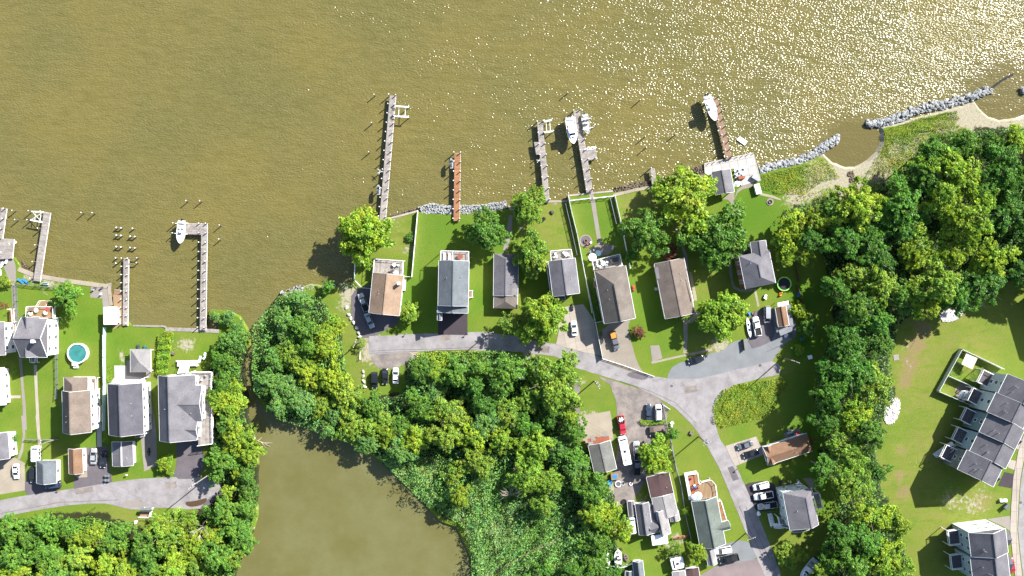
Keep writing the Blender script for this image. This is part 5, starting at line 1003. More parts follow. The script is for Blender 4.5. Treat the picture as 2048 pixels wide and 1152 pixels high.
for px, py, r, k in ((20,1060,30,'B'),(55,1075,28,'M'),(92,1052,26,'B'),(132,1062,26,'M'),(160,1075,20,'Y'),(190,1072,24,'Y'),(216,1085,26,'M'),(242,1060,22,'B'),(332,1062,44,'O'),(290,1100,32,'B'),(382,1095,34,'Y'),(440,1030,34,'M'),(470,1062,30,'B'),(490,1012,24,'B'),(488,1085,24,'B'),(430,1112,32,'M'),(205,1135,28,'Y'),(250,1140,30,'Y'),(345,1145,34,'Y'),(395,1140,24,'O'),(460,1120,24,'O'),(30,1110,34,'M'),(90,1115,34,'M'),(150,1115,30,'O'),(420,1070,26,'Y'),(120,1148,34,'M'),(20,1150,30,'Y'),(300,1145,24,'M'),(375,1045,20,'Y'),(270,1120,20,'D')): wood_tree(px, py, r, k, 'D')
for px, py, r, k in ((456,725,18,'M'),(443,760,28,'M'),(452,800,36,'Y'),(470,775,16,'Y'),(472,880,36,'Y'),(440,925,32,'M'),(494,905,26,'Y'),(492,950,20,'M'),(455,850,26,'M'),(500,985,18,'M'),(438,722,20,'D'),(475,950,16,'Y'),(430,790,20,'M'),(455,985,14,'Y')): wood_tree(px, py, r, k, 'E')
# trees of the woods beyond the named ones and outside the frame, spaced by a simple dart throw
rf = random.Random(3); pts_ = [(t[0], t[1], t[2]) for t in WT]
for poly, w, n in ((WOODS[1], 'C', 900), ([(-200,1060),(470,1160),(440,1300),(-200,1300)], 'D', 120), ([(1000,1160),(1240,1100),(1230,1300),(1000,1300)], 'B', 60)):
    xs = [p[0] for p in poly]; ys = [p[1] for p in poly]
    for _ in range(n):
        x, y, r = rf.uniform(min(xs), min(2250, max(xs))), rf.uniform(min(ys), min(1290, max(ys))), rf.uniform(20, 36)
        if 1560 < x < 1650 and 860 < y < 1000: continue
        if not inside(np.array([[x, y]]), poly)[0]: continue
        if 1560 < x < 1640 and 700 < y < 930: continue
        if all(math.hypot(x-a, y-b) > (r+c)*.66 for a, b, c in pts_):
            pts_.append((x, y, r)); WT.append((x, y, r, rf.choice('DDMDDO'), w, None, None))
for px, py, r, k, w, h, st in WT:
    k = {'B': 'M', 'D': 'Y'}.get(k, k) if (w == 'D' and px % 3 != 0) else k; sz = 'tall' if r > 36 else ('small' if r < 23 else 'medium'); lb = uniq(f'{sz} {FNAME[k]} tree', px, py, LMT)
    hgt = h or {'A': 8.5, 'B': 9.5, 'C': 14.5, 'D': 8, 'E': 8}[w] * (.55 + r/75) * random.uniform(.9, 1.12)
    tree(px, py, r*.98, k, hgt, st, lb, 'trees of the ' + WL[w])
def dead(px, py, r, label):
    t = thing('bare_tree', label, 'dead tree', at(px, py, 4).xy.to_3d()); rnd = random.Random(int(px)); m = MB(); m.tube((0,0,0),(0,0,4),.14,6,r2=.1)
    for i in range(11):
        a = rnd.uniform(0,6.28); q = Vector((math.cos(a)*r*.5, math.sin(a)*r*.5, rnd.uniform(5,7))); m.tube((0,0,rnd.uniform(2,4)), q, .07, 4, r2=.04)
        for _ in range(4): e = q + Vector((math.cos(a+rnd.uniform(-.8,.8)), math.sin(a+rnd.uniform(-.8,.8)), rnd.uniform(.1,.7)))*r*.5; m.tube(q, e, .035, 3, r2=.012)
    link('branches', m.mesh('branches', M['bark_pale']), t)
dead(1022,990,3.5,'bare grey dead tree beside the reed marsh'); dead(1950,487,5,'bare pale branches poking out between the bright trees at right'); dead(1752,775,4,'bare pale treetop in the right strip of wood'); dead(1700,740,3,'bare branches near the lawn drain'); dead(1045,945,3,'bare twiggy tree in the middle wood'); dead(405,1055,3,'bare pale branches in the bottom left wood'); dead(1735,600,4,'pale bare tree in the shaded right wood'); dead(1855,600,4,'bare crown left of the upper stone patch')
t = thing('fallen_branch', 'pale fallen branch reaching into the pond from the left bank', 'fallen branch', at(515,885,0)); m = MB()
for a, b in (((510,880),(530,886)),((520,883),(540,893)),((516,882),(524,874)),((528,886),(545,886)),((522,884),(534,898))): m.tube(at(*a,.3), at(*b,-.6), .1, 5, r2=.03)
m.build('branches', M['bark_pale'], t)
def leafpatch(name, poly, dens, hgt, size, m, label, cat, upright=.6, clump=.35, seed=1, keep=None, hole=None):
    """ground cover: leaf-sized faces filling a low, lumpy volume over a polygon"""
    rng = np.random.default_rng(seed); w = np.array(poly, float); lo, hi = w.min(0), w.max(0)
    area = (hi-lo).prod() * S * S; n = int(area * dens); P = rng.uniform(lo, hi, (n, 2)); P = P[inside(P, poly)]
    if hole:
        for h_ in hole: P = P[~inside(P, h_)]
    x, y = P[:, 0]*S, P[:, 1]*S
    f = np.zeros(len(P))
    for fr, am in ((.25, .5), (.55, .6), (1.1, .55), (2.0, .45), (3.4, .35)):      # sum of random plane waves
        for _ in range(3): th = rng.uniform(0, 6.28); f += am / 2 * np.sin(fr*rng.uniform(.7, 1.4)*(x*math.cos(th) + y*math.sin(th)) + rng.uniform(0, 6.28))
    lump = np.clip(.55 + clump*f*1.4, .12, 1.1); z = lump * hgt * rng.random(len(P)) ** .45
    k = (H - z) / H; C = np.stack([(P[:, 0]-1024)*S*k, (576-P[:, 1])*S*k, z], 1)
    N = rng.normal(0, .6, C.shape); N[:, 2] = abs(N[:, 2]) + (1-upright)*1.4
    T = np.clip(rng.normal(0, .28, len(P)) + f*.25, -.85, .85)
    me = quads_mesh(name, leaf_quads(C, N, size*rng.uniform(.6, 1.4, len(P)), rng, .5), T, m); return props(link(name, me), label, cat, None, 'stuff')
reedpoly = U3((130,200),(320,390),(470,440),(490,520),(600,590),(700,660),(780,740),(830,900),(880,1000),(890,1100),(920,1300),(1900,1300),(1880,1000),(1750,760),(1690,640),(1600,640),(1450,520),(1200,300),(900,330),(700,420),(480,200))
ditch = U3((880,1115),(990,1060),(1150,990),(1300,893),(1420,850),(1540,770),(1650,680),(1710,690),(1570,805),(1450,893),(1340,935),(1190,1022),(1020,1098),(930,1130))
leafpatch('reeds', reedpoly, 34, 2.6, .17, F['reed'], 'dense grey-green reed bed between the pond and the woods', 'reeds', .75, .3, 2, hole=[ditch])
leafpatch('understorey', WOODS[0], 13, 5.0, .25, F['under'], 'low leafy undergrowth filling the creekside and middle wood', 'undergrowth', .5, .4, 3)
leafpatch('understorey', [(max(min(x,2150),0), min(y,1250)) for x, y in WOODS[1]], 9, 6.0, .28, F['under'], 'shaded leafy undergrowth under the right-hand wood', 'undergrowth', .5, .4, 4)
leafpatch('understorey', [(-60,1062),(60,1052),(180,1032),(240,1050),(262,1085),(300,1070),(400,1030),(455,990),(500,1000),(505,1060),(470,1152),(455,1230),(-60,1230)], 13, 3.0, .25, F['M'], 'low leafy undergrowth of the bottom left wood', 'undergrowth', .5, .4, 5)
leafpatch('understorey', [(425,700),(480,660),(495,690),(482,740),(490,830),(508,900),(512,980),(480,990),(430,960),(432,900),(428,850)], 14, 2.6, .22, F['under'], 'undergrowth along the left creek bank', 'undergrowth', .5, .4, 6)
leafpatch('tall_weeds', S4((125,640),(115,520),(140,420),(190,360),(330,300),(450,290),(600,265),(720,235),(780,300),(700,420),(640,520),(600,600),(400,640),(200,690)), 40, .9, .14, F['weed'], 'rough yellow-green weeds on the plot inside the street bend', 'weeds', .5, .4, 7)
WZm = Z(1480,120,3.6)
leafpatch('marsh_grass', WZm((1045,500),(1170,462),(1300,412),(1560,362),(1585,420),(1540,480),(1300,520),(1230,600),(1110,590),(1060,700),(1000,700),(1045,600)), 44, .8, .13, F['marsh'], 'yellow-green marsh grass behind the long breakwater', 'marsh grass', .7, .3, 8)
leafpatch('marsh_grass', WZm((150,832),(300,792),(500,742),(600,712),(680,780),(720,850),(600,870),(560,900),(480,960),(400,970),(280,960),(150,930)), 44, .8, .13, F['marsh'], 'yellow-green marsh grass between the white patio and lagoon', 'marsh grass', .7, .3, 9)
leafpatch('beach_grass', [(1762,300),(1800,268),(1860,252),(1910,248),(1935,258),(1880,285),(1830,305),(1790,340),(1750,352),(1735,345)], 36, .6, .13, F['marsh'], 'thin beach grass around the lagoon shore', 'beach grass', .7, .7, 30)
leafpatch('beach_grass', [(1600,385),(1660,375),(1720,372),(1760,340),(1800,290),(1860,262),(1930,262),(1960,258),(1900,290),(1840,300),(1800,340),(1760,372),(1700,392),(1640,400),(1580,402)], 12, .7, .14, F['marsh'], 'tufts of beach grass along the sandy shore', 'beach grass', .7, .6, 10)
leafpatch('beach_grass', [(1700,360),(1760,330),(1800,285),(1900,262),(1960,262),(1860,300),(1800,350),(1740,372)], 5, .4, .14, F['dry'], 'pale dry grass on the sandy shore', 'dry grass', .7, .6, 11)
leafpatch('hedge', R4((400,0),(475,0),(482,60),(470,150),(460,215),(420,240),(385,235),(395,120)), 90, 2.6, .16, F['Y'], 'long bright clipped hedge row between gazebo and largest left house', 'hedge', .4, .15, 12)
leafpatch('hedge', R3((525,1040),(560,1010),(640,1010),(640,1060),(625,1152),(535,1152),(515,1090)), 90, 2.6, .16, F['Y'], 'upper end of the bright hedge beside the plank bulkhead', 'hedge', .4, .15, 13)
leafpatch('hedge', S3((605,730),(650,745),(830,740),(835,765),(700,785),(630,780)), 90, 1.6, .14, F['Y'], 'low hedge between the two parked cars and covered trailer', 'hedge', .4, .15, 14)
leafpatch('hedge', R4((100,185),(130,185),(130,280),(100,280)), 60, 1.0, .12, F['Y'], 'row of small yellow-green bushes along the aqua fence', 'hedge', .4, .5, 15)
leafpatch('roadside_weeds', U2((190,78),(650,75),(840,90),(900,110),(870,180),(700,160),(420,150),(180,130)), 26, 1.6, .2, F['Y'], 'bright weeds along the street edge of the middle wood', 'weeds', .5, .4, 16)
leafpatch('flower_bed', V3((80,420),(105,400),(175,790),(95,800),(60,600)), 26, .7, .12, F['M'], 'planted strip of mixed shrubs beside the wide greige house', 'planting', .5, .9, 17)
leafpatch('flower_bed', V1((230,90),(262,80),(240,170),(300,200),(270,260),(190,230),(200,180)), 50, .7, .11, F['O'], 'garden planting inside the upper townhouse yard', 'planting', .5, .9, 18)
leafpatch('flower_bed', V1((385,180),(450,170),(430,260),(400,330),(330,300),(350,230)), 40, .9, .11, F['M'], 'shrubs along the deck of the upper townhouse yard', 'planting', .5, .9, 19)
leafpatch('flower_bed', U7((0,330),(50,340),(60,368),(0,372)), 60, .6, .11, F['R'], 'red flowering border of the left edge house', 'planting', .5, .9, 20)
leafpatch('vines', V5((600,320),(720,330),(780,370),(700,390),(610,350)), 40, .8, .13, F['Y'], 'weedy clump below the tan house by the street', 'weeds', .5, .9, 21)
# ---- unseen water edge beach foam line
mb = MB(); arc = [at(*p, WZ+.03) for p in S8((962,196),(985,208),(1020,214),(1060,212),(1100,198),(1150,180))]
for a, b in zip(arc, arc[1:]): mb.beam(a, b, .5, .04)
mb.build('foam_line', M['white'], kind='stuff', label='thin white foam line washing the sandy cove', cat='foam')
# ================================================================ vehicles
def rr(L, W, r, n=3, x0=0.0):
    pts = []
    for sx, sy, a0 in ((1,1,0),(-1,1,90),(-1,-1,180),(1,-1,270)):
        for i in range(n+1):
            a = R(a0 + 90*i/n); pts.append((x0 + sx*(L/2-r) + r*math.cos(a), sy*(W/2-r) + r*math.sin(a)))
    return pts
def outline(x0, x1, w0, w1, r=.25):   # front at +x
    return [(x1,-w1/2+r),(x1,w1/2-r),(x1-r,w1/2),(x0+r,w0/2),(x0,w0/2-r),(x0,-w0/2+r),(x0+r,-w0/2),(x1-r,-w1/2)]
def carset(kind):
    L, Wd, hood, roof = dict(sedan=(4.8,1.85,.95,1.45), suv=(4.9,1.95,1.1,1.8), pickup=(5.8,2.0,1.15,1.9), van=(5.1,2.0,1.2,1.95), coupe=(4.5,1.85,.9,1.35))[kind]
    l2 = L/2; b = MB()
    secs = []
    for x, w, z0, z1 in ((-l2,.78,.45,hood*.86),(-l2+.15,.94,.32,hood*.97),(-l2+.8,1,.28,hood),(0,1,.28,hood),(l2-1.2,1,.28,hood*.97),(l2-.35,.93,.3,hood*.86),(l2,.74,.42,hood*.68)):
        y = Wd/2*w; secs.append([(x,-y,z0),(x,y,z0),(x,y*1.0,z0+(z1-z0)*.6),(x,y*.9,z1-.03),(x,y*.45,z1),(x,-y*.45,z1),(x,-y*.9,z1-.03),(x,-y,z0+(z1-z0)*.6)])
    cab = dict(sedan=(-l2+.75,-l2+1.35,.35,1.25), suv=(-l2+.12,-l2+.45,.7,1.4), pickup=(-.65,-.4,1.05,1.6), van=(-l2+.1,-l2+.3,1.2,2.05), coupe=(-l2+.6,-l2+1.3,.15,1.1))[kind]
    if kind == 'pickup': secs = secs
    b.loft(secs)
    if kind == 'pickup':   # raised bed walls around an open bed
        for y in (-Wd/2+.07, Wd/2-.07): b.beam((-l2+.1,y,hood+.08),(-.7,y,hood+.08),.13,.34)
        b.beam((-l2+.1,-Wd/2+.1,hood+.08),(-l2+.1,Wd/2-.1,hood+.08),.12,.34)
    g = MB(); xr0, xr1, xf1, xf0 = cab[0], cab[1], cab[2], cab[3]; wb, wt = Wd*.9/2, Wd*.7/2
    g._add([(xr0,-wb,hood-.03),(xf0,-wb,hood-.06),(xf0,wb,hood-.06),(xr0,wb,hood-.03),(xr1,-wt,roof-.04),(xf1,-wt,roof-.04),(xf1,wt,roof-.04),(xr1,wt,roof-.04)], [(3,2,1,0),(4,5,6,7),(0,1,5,4),(1,2,6,5),(2,3,7,6),(3,0,4,7)], 0)
    rf = MB(); rf.prism([(x,y) for x, y in outline(xr1-.02, xf1+.02, wt*2+.06, wt*2+.04, .15)], roof-.05, roof+.01, inset=.05)
    for s in (-1,1): rf.beam((xf1,s*wt,roof-.04),(xf0,s*wb,hood),.07,.06); rf.beam((xr1,s*wt,roof-.04),(xr0,s*wb,hood),.09,.06); rf.beam(((xf1+xr1)/2,s*wt*1.01,roof-.04),((xf1+xr1)/2,s*wb*1.01,hood),.08,.05)
    wh = MB(); wh.tube((0,-.11,0),(0,.11,0),.34,14); rim = MB(); rim.tube((0,-.125,0),(0,.125,0),.2,10)
    lp = MB(); lp.box((0,0,0),(.12,.38,.16)); tl = MB(); tl.box((0,0,0),(.1,.3,.18)); mr = MB(); mr.box((0,0,0),(.14,.2,.14))
    bed = None
    if kind == 'pickup': bed = MB(); bed.box(((-l2-.7)/2+.05,0,hood+.0),(l2-.85,Wd-.34,.05)); bed = bed.mesh('bed_liner', M['black'])
    return dict(L=L, W=Wd, hood=hood, body=b.mesh('body', M['p_white'], True), glass=g.mesh('windows', M['cartglass']), roof=rf.mesh('roof_panel', M['p_white']), wheel=wh.mesh('wheel', M['black']), rim=rim.mesh('rim', M['alu']), lamp=lp.mesh('headlight', M['lamp']), tail=tl.mesh('tail_light', M['tail']), mirror=mr.mesh('mirror', M['black']), bed=bed)
CARS = {k: carset(k) for k in ('sedan','suv','pickup','van','coupe')}
def car(label, front, rear, kind, paint, z=0.05, cat=None, load=None):
    c = CARS[kind]; A, B = at(*front, .9), at(*rear, .9); P = (A+B)/2; P.z = z; d = A-B; rz = math.atan2(d.y, d.x)
    t = thing('parked_car' if kind not in ('pickup',) else 'pickup_truck', label, cat or {'sedan':'car','suv':'suv','pickup':'pickup truck','van':'van','coupe':'car'}[kind], P, None, rz)
    m = M[paint]; link('body', c['body'], t, mat=m); link('windows', c['glass'], t); link('roof_panel', c['roof'], t, mat=m)
    x = c['L']/2-.95; y = c['W']/2-.09
    for sx in (-1,1):
        for sy in (-1,1): w = link('wheel', c['wheel'], t, (sx*x, sy*y, .34)); link('rim', c['rim'], w)
    for sy in (-1,1): link('headlight', c['lamp'], t, (c['L']/2-.12, sy*c['W']*.3, c['hood']*.66)); link('tail_light', c['tail'], t, (-c['L']/2+.06, sy*c['W']*.34, c['hood']*.75)); link('mirror', c['mirror'], t, (c['L']*.2, sy*(c['W']/2+.08), c['hood']+.05))
    if c['bed']: link('bed_liner', c['bed'], t)
    if load:
        o = MB(); random.seed(5)
        if load == 'orange': o.box((-1.7,0,c['hood']+.25),(1.9,1.5,.5)); props(o.build('truck_load', M['p_orange']), 'orange load in the bed of the dark pickup on the pavers', 'load').matrix_world = Matrix.LocRotScale(P, Matrix.Rotation(rz,4,'Z').to_quaternion(), None)
        else:
            for i in range(10): o.box((random.uniform(-2.4,-1.0), random.uniform(-.6,.6), c['hood']+random.uniform(.1,.4)), (random.uniform(.2,.6),random.uniform(.2,.6),.25), random.random()*3, tone=random.uniform(-.9,.3))
            props(o.build('truck_load', M['white']), 'jumble of white junk in the bed of the red pickup', 'load').matrix_world = Matrix.LocRotScale(P, Matrix.Rotation(rz,4,'Z').to_quaternion(), None)
    return t
for lb, f, a, b, k, p in (
  ('white coupe on the tan concrete drive at the left edge', R2, (100,835), (95,742), 'coupe', 'p_white'),
  ('dark car half hidden left of the blue-grey garage', R2, (205,850), (207,765), 'suv', 'p_black'),
  ('dark blue SUV parked across the front of the blue-grey garage', R2, (282,880), (374,868), 'suv', 'p_blue'),
  ('silver sedan beside the small tan garage', R2, (583,648), (580,740), 'sedan', 'p_silver'),
  ('black sedan right of the silver sedan', R2, (636,762), (646,668), 'sedan', 'p_black'),
  ('silver-grey pickup in the shaded driveway of the tan house', R8, (222,690), (262,785), 'pickup', 'p_silver'),
  ('silver sedan in the shaded driveway, lower of two vehicles', R8, (300,908), (266,828), 'sedan', 'p_silver'),
  ('black SUV at the left of three parked on the grass', V5, (455,1005), (452,842), 'suv', 'p_black'),
  ('black sedan in the middle of three parked below the dirt lot', V5, (572,962), (576,800), 'sedan', 'p_black'),
  ('white sedan at the right of three parked below the dirt lot', V5, (698,798), (696,950), 'sedan', 'p_white'),
  ('white car under the tree on the slabbed driveway', S1, (668,898), (674,978), 'coupe', 'p_white'),
  ('black sedan on the blue-grey gravel', S3, (1008,262), (1148,225), 'sedan', 'p_black'),
  ('dark blue car, left of two beside the hedge', S3, (688,620), (688,730), 'sedan', 'p_blue'),
  ('white car, right of two beside the hedge', S3, (768,632), (770,730), 'suv', 'p_white'),
  ('grey car, upper of two on the bungalow drive', S4, (300,875), (500,815), 'sedan', 'p_grey'),
  ('dark grey car, lower of two on the bungalow drive', S4, (355,950), (550,890), 'sedan', 'p_black'),
  ('white SUV, topmost of three by the tall shaded house', S6, (825,280), (985,240), 'suv', 'p_white'),
  ('white pickup, middle of three by the tall shaded house', S6, (825,375), (1030,335), 'pickup', 'p_white'),
  ('silver-white pickup, lowest of three by the tall shaded house', S6, (890,465), (1045,440), 'pickup', 'p_silver'),
  ('white SUV beside the sage house garage', S6, (462,912), (603,885), 'suv', 'p_white'),
  ('black pickup below the white SUV on gravel', S6, (500,1005), (675,962), 'pickup', 'p_black'),
  ('silver van in the shaded drive by the mobile home', V4, (420,552), (420,352), 'van', 'p_silver'),
  ('white pickup left of the mobile home', V4, (235,492), (282,778), 'pickup', 'p_white'),
  ('silver pickup right of the long white camper', S5, (500,282), (505,382), 'pickup', 'p_silver'),
  ('grey pickup behind the silver one, right of the camper', S5, (503,392), (503,468), 'pickup', 'p_grey'),
  ('dark car below the covered trailer', S3, (700,856), (825,838), 'sedan', 'p_black'),
  ('red car by the sidewalk at the lower right edge', V2, (1225,975), (1235,1050), 'coupe', 'p_red')):
    car(lb, f(a)[0], f(b)[0], k, p, cat=None)
car('dark pickup with an orange load on the paver driveway', S1((962,1085))[0], S1((928,955))[0], 'pickup', 'p_grey', load='orange')
car('red pickup full of white junk on the dirt lot', S3((478,852))[0], S3((455,712))[0], 'pickup', 'p_red', load='junk')
def camper(label, a, b, w, h=3.0, paint='p_white', n=3, cat='camper'):
    A, B = at(*a, h), at(*b, h); P = (A+B)/2; P.z = 0; d = A-B; L = d.length; t = thing('camper', label, cat, P, None, math.atan2(d.y, d.x)); q = MB(); q.prism(rr(L, w, .35), .55, h, inset=.02); q.build('body', M[paint], None).parent = t
    def add(name, mb, m): o = link(name, mb.mesh(name, M[m]), t); return o
    for i in range(n): q = MB(); x = L*(-.3+.3*i); q.box((x,.1,h+.1),(.7,.6,.2)); add('roof_vent', q, 'alu' if i != 1 else 'cartglass')
    q = MB(); q.box((L/2-.75,0,h+.02),(.45,w*.72,.05)); add('skylight', q, 'cartglass')
    for s in (-1,1):
        q = MB()
        for x in (-.28,0,.28): q.box((x*L, s*(w/2-.0), h*.62),(.9,.06,.6))
        add('side_windows', q, 'cartglass')
        for x in (-.15, .05): q = MB(); q.tube((L*x,s*(w/2-.25),.36),(L*x,s*(w/2),.36),.36,12); add('wheel', q, 'black')
    return t
camper('long white camper beside the weathered shack', S3((472,884))[0], S3((520,1112))[0], 2.5); camper('short white camper left of the rambling house', S5((466,770))[0], S5((474,878))[0], 2.4, 2.6, n=2)
camper('white camper shell parked above the bottom sheds', U8((1390,850))[0], U8((1600,800))[0], 3.4, 2.4, n=2); camper('white cargo trailer behind the blue-grey garage', R2((215,632))[0], R2((214,728))[0], 2.2, 2.0, n=1, cat='cargo trailer')
def moto(label, a, b, m='p_black', cat='motorcycle', w=.8):
    A, B = at(*a,.6), at(*b,.6); P = (A+B)/2; P.z = .05; d = A-B; t = thing('motorcycle' if cat == 'motorcycle' else 'utility_cart', label, cat, P, None, math.atan2(d.y,d.x)); L = max(2.0, d.length*.9)
    def add(n, mb, mm): return link(n, mb.mesh(n, M[mm]), t)
    for x in (-L/2+.3, L/2-.3): q = MB(); q.tube((x,-.09,.32),(x,.09,.32),.32,14); add('wheel', q, 'black')
    q = MB(); q.loft([[(x,-y,z),(x,y,z),(x,y*.6,z+h),(x,-y*.6,z+h)] for x, y, z, h in ((-L/2+.25,.15,.55,.15),(-.3,w*.32,.45,.4),(.3,w*.3,.45,.5),(L/2-.3,.12,.55,.3))]); add('body', q, m)
    q = MB(); q.box((-.35,0,.88),(.75,.32,.1)); add('seat', q, 'seat'); q = MB(); q.tube((.45,-.42,1.0),(.45,.42,1.0),.035,6); add('handlebar', q, 'metal'); return t
moto('black motorcycle under the balcony of the grey two-storey house', S1((665,820))[0], S1((660,765))[0]); moto('black motorcycle in the corner by the paver drive', S1((850,1010))[0], S1((862,960))[0]); moto('second black motorcycle lower in the paver drive corner', S1((862,1040))[0], S1((872,1000))[0])
moto('dark quad bike on the concrete strip below the dark grey house', R4((348,715))[0], R4((346,665))[0], 'p_black', 'quad bike', 1.6)
t = thing('covered_trailer', 'flat trailer with a brown tarpaulin beside the hedge', 'trailer', at(*S3((755,810))[0], 0), None, R(6)); q = MB(); q.box((0,0,.6),(4.8,2.0,.12)); link('bed', q.mesh('bed', M['darkmetal']), t)
q = MB(); q.loft([[(x,-.9,.66),(x,.9,.66),(x,.75,.66+h),(x,-.75,.66+h)] for x, h in ((-2.3,.5),(-1.2,.9),(.5,.8),(2.2,.45))]); link('tarpaulin', q.mesh('tarpaulin', M['tarp_br']), t); q = MB(); q.beam((2.3,0,.5),(3.6,0,.5),.1,.1); link('drawbar', q.mesh('drawbar', M['metal']), t)
for s in (-1,1): q = MB(); q.tube((0,s*.95,.33),(0,s*1.15,.33),.33,12); link('wheel', q.mesh('wheel', M['black']), t)

# ================================================================ boats
def boat(label, bow, stern, w, z=0.6, hull='gel', top=False, style='console', cat='boat', name='boat'):
    A, B = at(*bow, z+.8), at(*stern, z+.8); P = (A+B)/2; P.z = z; d = A-B; L = d.length; t = thing(name, label, cat, P, None, math.atan2(d.y,d.x))
    def add(n, mb, mm, par=None): return link(n, mb.mesh(n, M[mm]), par or t)
    st = [(-.5,.82),(-.3,.96),(0,1.0),(.2,.93),(.34,.72),(.43,.42),(.5,.06)]; q = MB(); secs = []
    for x, k in st:
        y = w/2*k; secs.append([(x*L,0,-.45+max(0,x)*.9),(x*L,y*.75,-.1+max(0,x)*.4),(x*L,y,.75+max(0,x)*.25),(x*L,-y,.75+max(0,x)*.25),(x*L,-y*.75,-.1+max(0,x)*.4)])
    q.loft(secs); add('hull', q, hull)
    gw = MB()   # gunwale rim standing above the deck
    for s in (-1,1): 
        for (x0,k0),(x1,k1) in zip(st, st[1:]): gw.beam((x0*L,s*w/2*k0*.95,.85+max(0,x0)*.25),(x1*L,s*w/2*k1*.95,.85+max(0,x1)*.25),.16,.2)
    gw.beam((-.5*L,-w*.4,.85),(-.5*L,w*.4,.85),.16,.2); add('gunwale', gw, hull)
    q = MB(); q.prism([(x*L*.9-.02*L, w/2*k*.8) for x, k in st if x < .3] + [(x*L*.9-.02*L, -w/2*k*.8) for x, k in st[::-1] if x < .3], .76, .8); add('deck', q, 'gel_grey' if style != 'work' else 'seat_w')
    if style == 'cabin':
        q = MB(); q.loft([[(x*L,-w*k/2,.8),(x*L,w*k/2,.8),(x*L,w*k*.4,.8+h),(x*L,-w*k*.4,.8+h)] for x, k, h in ((-.08,.8,1.0),(.08,.75,1.0),(.2,.6,.45),(.4,.25,.25))]); add('cabin', q, 'gel')
        q = MB(); q._add([(.1*L,-w*.32,1.75),(.1*L,w*.32,1.75),(.19*L,w*.27,1.35),(.19*L,-w*.27,1.35)], [(0,1,2,3)], 0); add('windshield', q, 'cartglass')
        for x in (.27,.35): q = MB(); q.box((x*L,0,1.2-(x-.27)*2),(.5,.5,.06)); add('hatch', q, 'cartglass')
    else:
        q = MB(); q.loft([[(x,-.4,.8),(x,.4,.8),(x,.35,.8+h),(x,-.35,.8+h)] for x, h in ((-.4,.9),(.1,1.0),(.35,.5))]); add('console', q, 'gel'); q = MB(); q._add([(.1,-.36,1.8),(.1,.36,1.8),(.42,.33,1.3),(.42,-.33,1.3)], [(0,1,2,3)], 0); add('windshield', q, 'cartglass')
    for s in (-.22,.22): q = MB(); q.box((-.18*L, s*w, 1.05),(.55,.5,.5), top=.85); add('seat', q, 'seat' if style == 'work' else 'seat_w')
    q = MB(); q.box((-.42*L,0,1.0),(.5,w*.66,.35)); add('stern_bench', q, 'seat_w')
    if top:
        q = MB(); q.prism(rr(2.3, w*.72, .3), 2.65, 2.75); o = add('hardtop', q, 'gel')
        q = MB(); [q.tube((x,y,.8),(x*.9,y*.9,2.65),.04,5) for x in (-.9,.9) for y in (-w*.3,w*.3)]; add('top_frame', q, 'alu')
    for s in ((-.35,.35) if L > 7 else (0,)):
        q = MB(); q.box((-.5*L-.35,s,.95),(.7,.42,.55), top=.75); q.beam((-.5*L-.3,s,.7),(-.5*L-.3,s,-.5),.2,.3); add('outboard_motor', q, 'p_black' if style != 'work' else 'seat')
    if style != 'cabin': q = MB(); q.box((.33*L,0,.95),(.9,w*.4,.16), top=.7); add('bow_cushion', q, 'gel' if style=='console' else 'gel_grey')
    return t
boat('white open fishing boat on the lift at the L-shaped pier', R3((693,332))[0], R3((706,160))[0], 2.6, 1.0)
boat('large white cabin boat left of the two-boat pier', R6((565,475))[0], R6((530,240))[0], 3.0, 1.3, style='cabin', top=True)
boat('small grey-green boat right of the two-boat pier', R6((690,390))[0], R6((662,215))[0], 2.1, .9, 'gel_grey', style='work')
boat('white open boat with a hardtop at the brown pier', R7((578,335))[0], R7((510,130))[0], 2.6, 1.3, top=True)
boat('white boat with dark seats on a trailer in the dirt yard', U8((480,590))[0], U8((482,835))[0], 2.2, .7, style='work')
boat('white and blue cabin cruiser stored at the bottom edge', S6((1300,1180))[0], S6((1450,990))[0], 2.7, 1.0, style='cabin')
def skiff(label, a, b, w, z, m, cat='kayak', name='kayak'):
    A, B = at(*a, z), at(*b, z); P = (A+B)/2; P.z = z; d = A-B; L = d.length; t = thing(name, label, cat, P, None, math.atan2(d.y,d.x)); st = [(-.5,.08),(-.4,.55),(-.2,.95),(0,1),(.2,.95),(.4,.55),(.5,.08)]
    q = MB(); q.loft([[(x*L,0,-.25),(x*L,w/2*k,0),(x*L,w/2*k*.8,.12),(x*L,-w/2*k*.8,.12),(x*L,-w/2*k,0)] for x, k in st]); link('hull', q.mesh('hull', M[m]), t); q = MB()
    for x in (-.12,.14): q.box((x*L,0,.12),(L*.12,w*.5,.06))
    link('seat', q.mesh('seat', M['black']), t)
skiff('white kayak lying across the side platform of the two-boat pier', R6((770,508))[0], R6((655,530))[0], .9, .95, 'gel'); skiff('long white hull beside the trees in the dirt yard', U8((305,640))[0], U8((315,875))[0], 1.1, .6, 'gel', 'sailboat hull', 'boat_hull')
skiff('brown rowing boat right of the trailered white boat', U8((585,655))[0], U8((645,795))[0], 1.3, .5, 'tarp_br', 'rowing boat', 'rowing_boat'); skiff('white boat shell partly under the tree left of the white pickup', V4((110,500))[0], V4((160,805))[0], 1.2, .6, 'gel', 'boat shell', 'boat_hull')
skiff('rusty orange canoe lying above the bottom sheds', U8((1400,410))[0], U8((1690,352))[0], .9, .5, 'wood_orange', 'canoe', 'canoe')
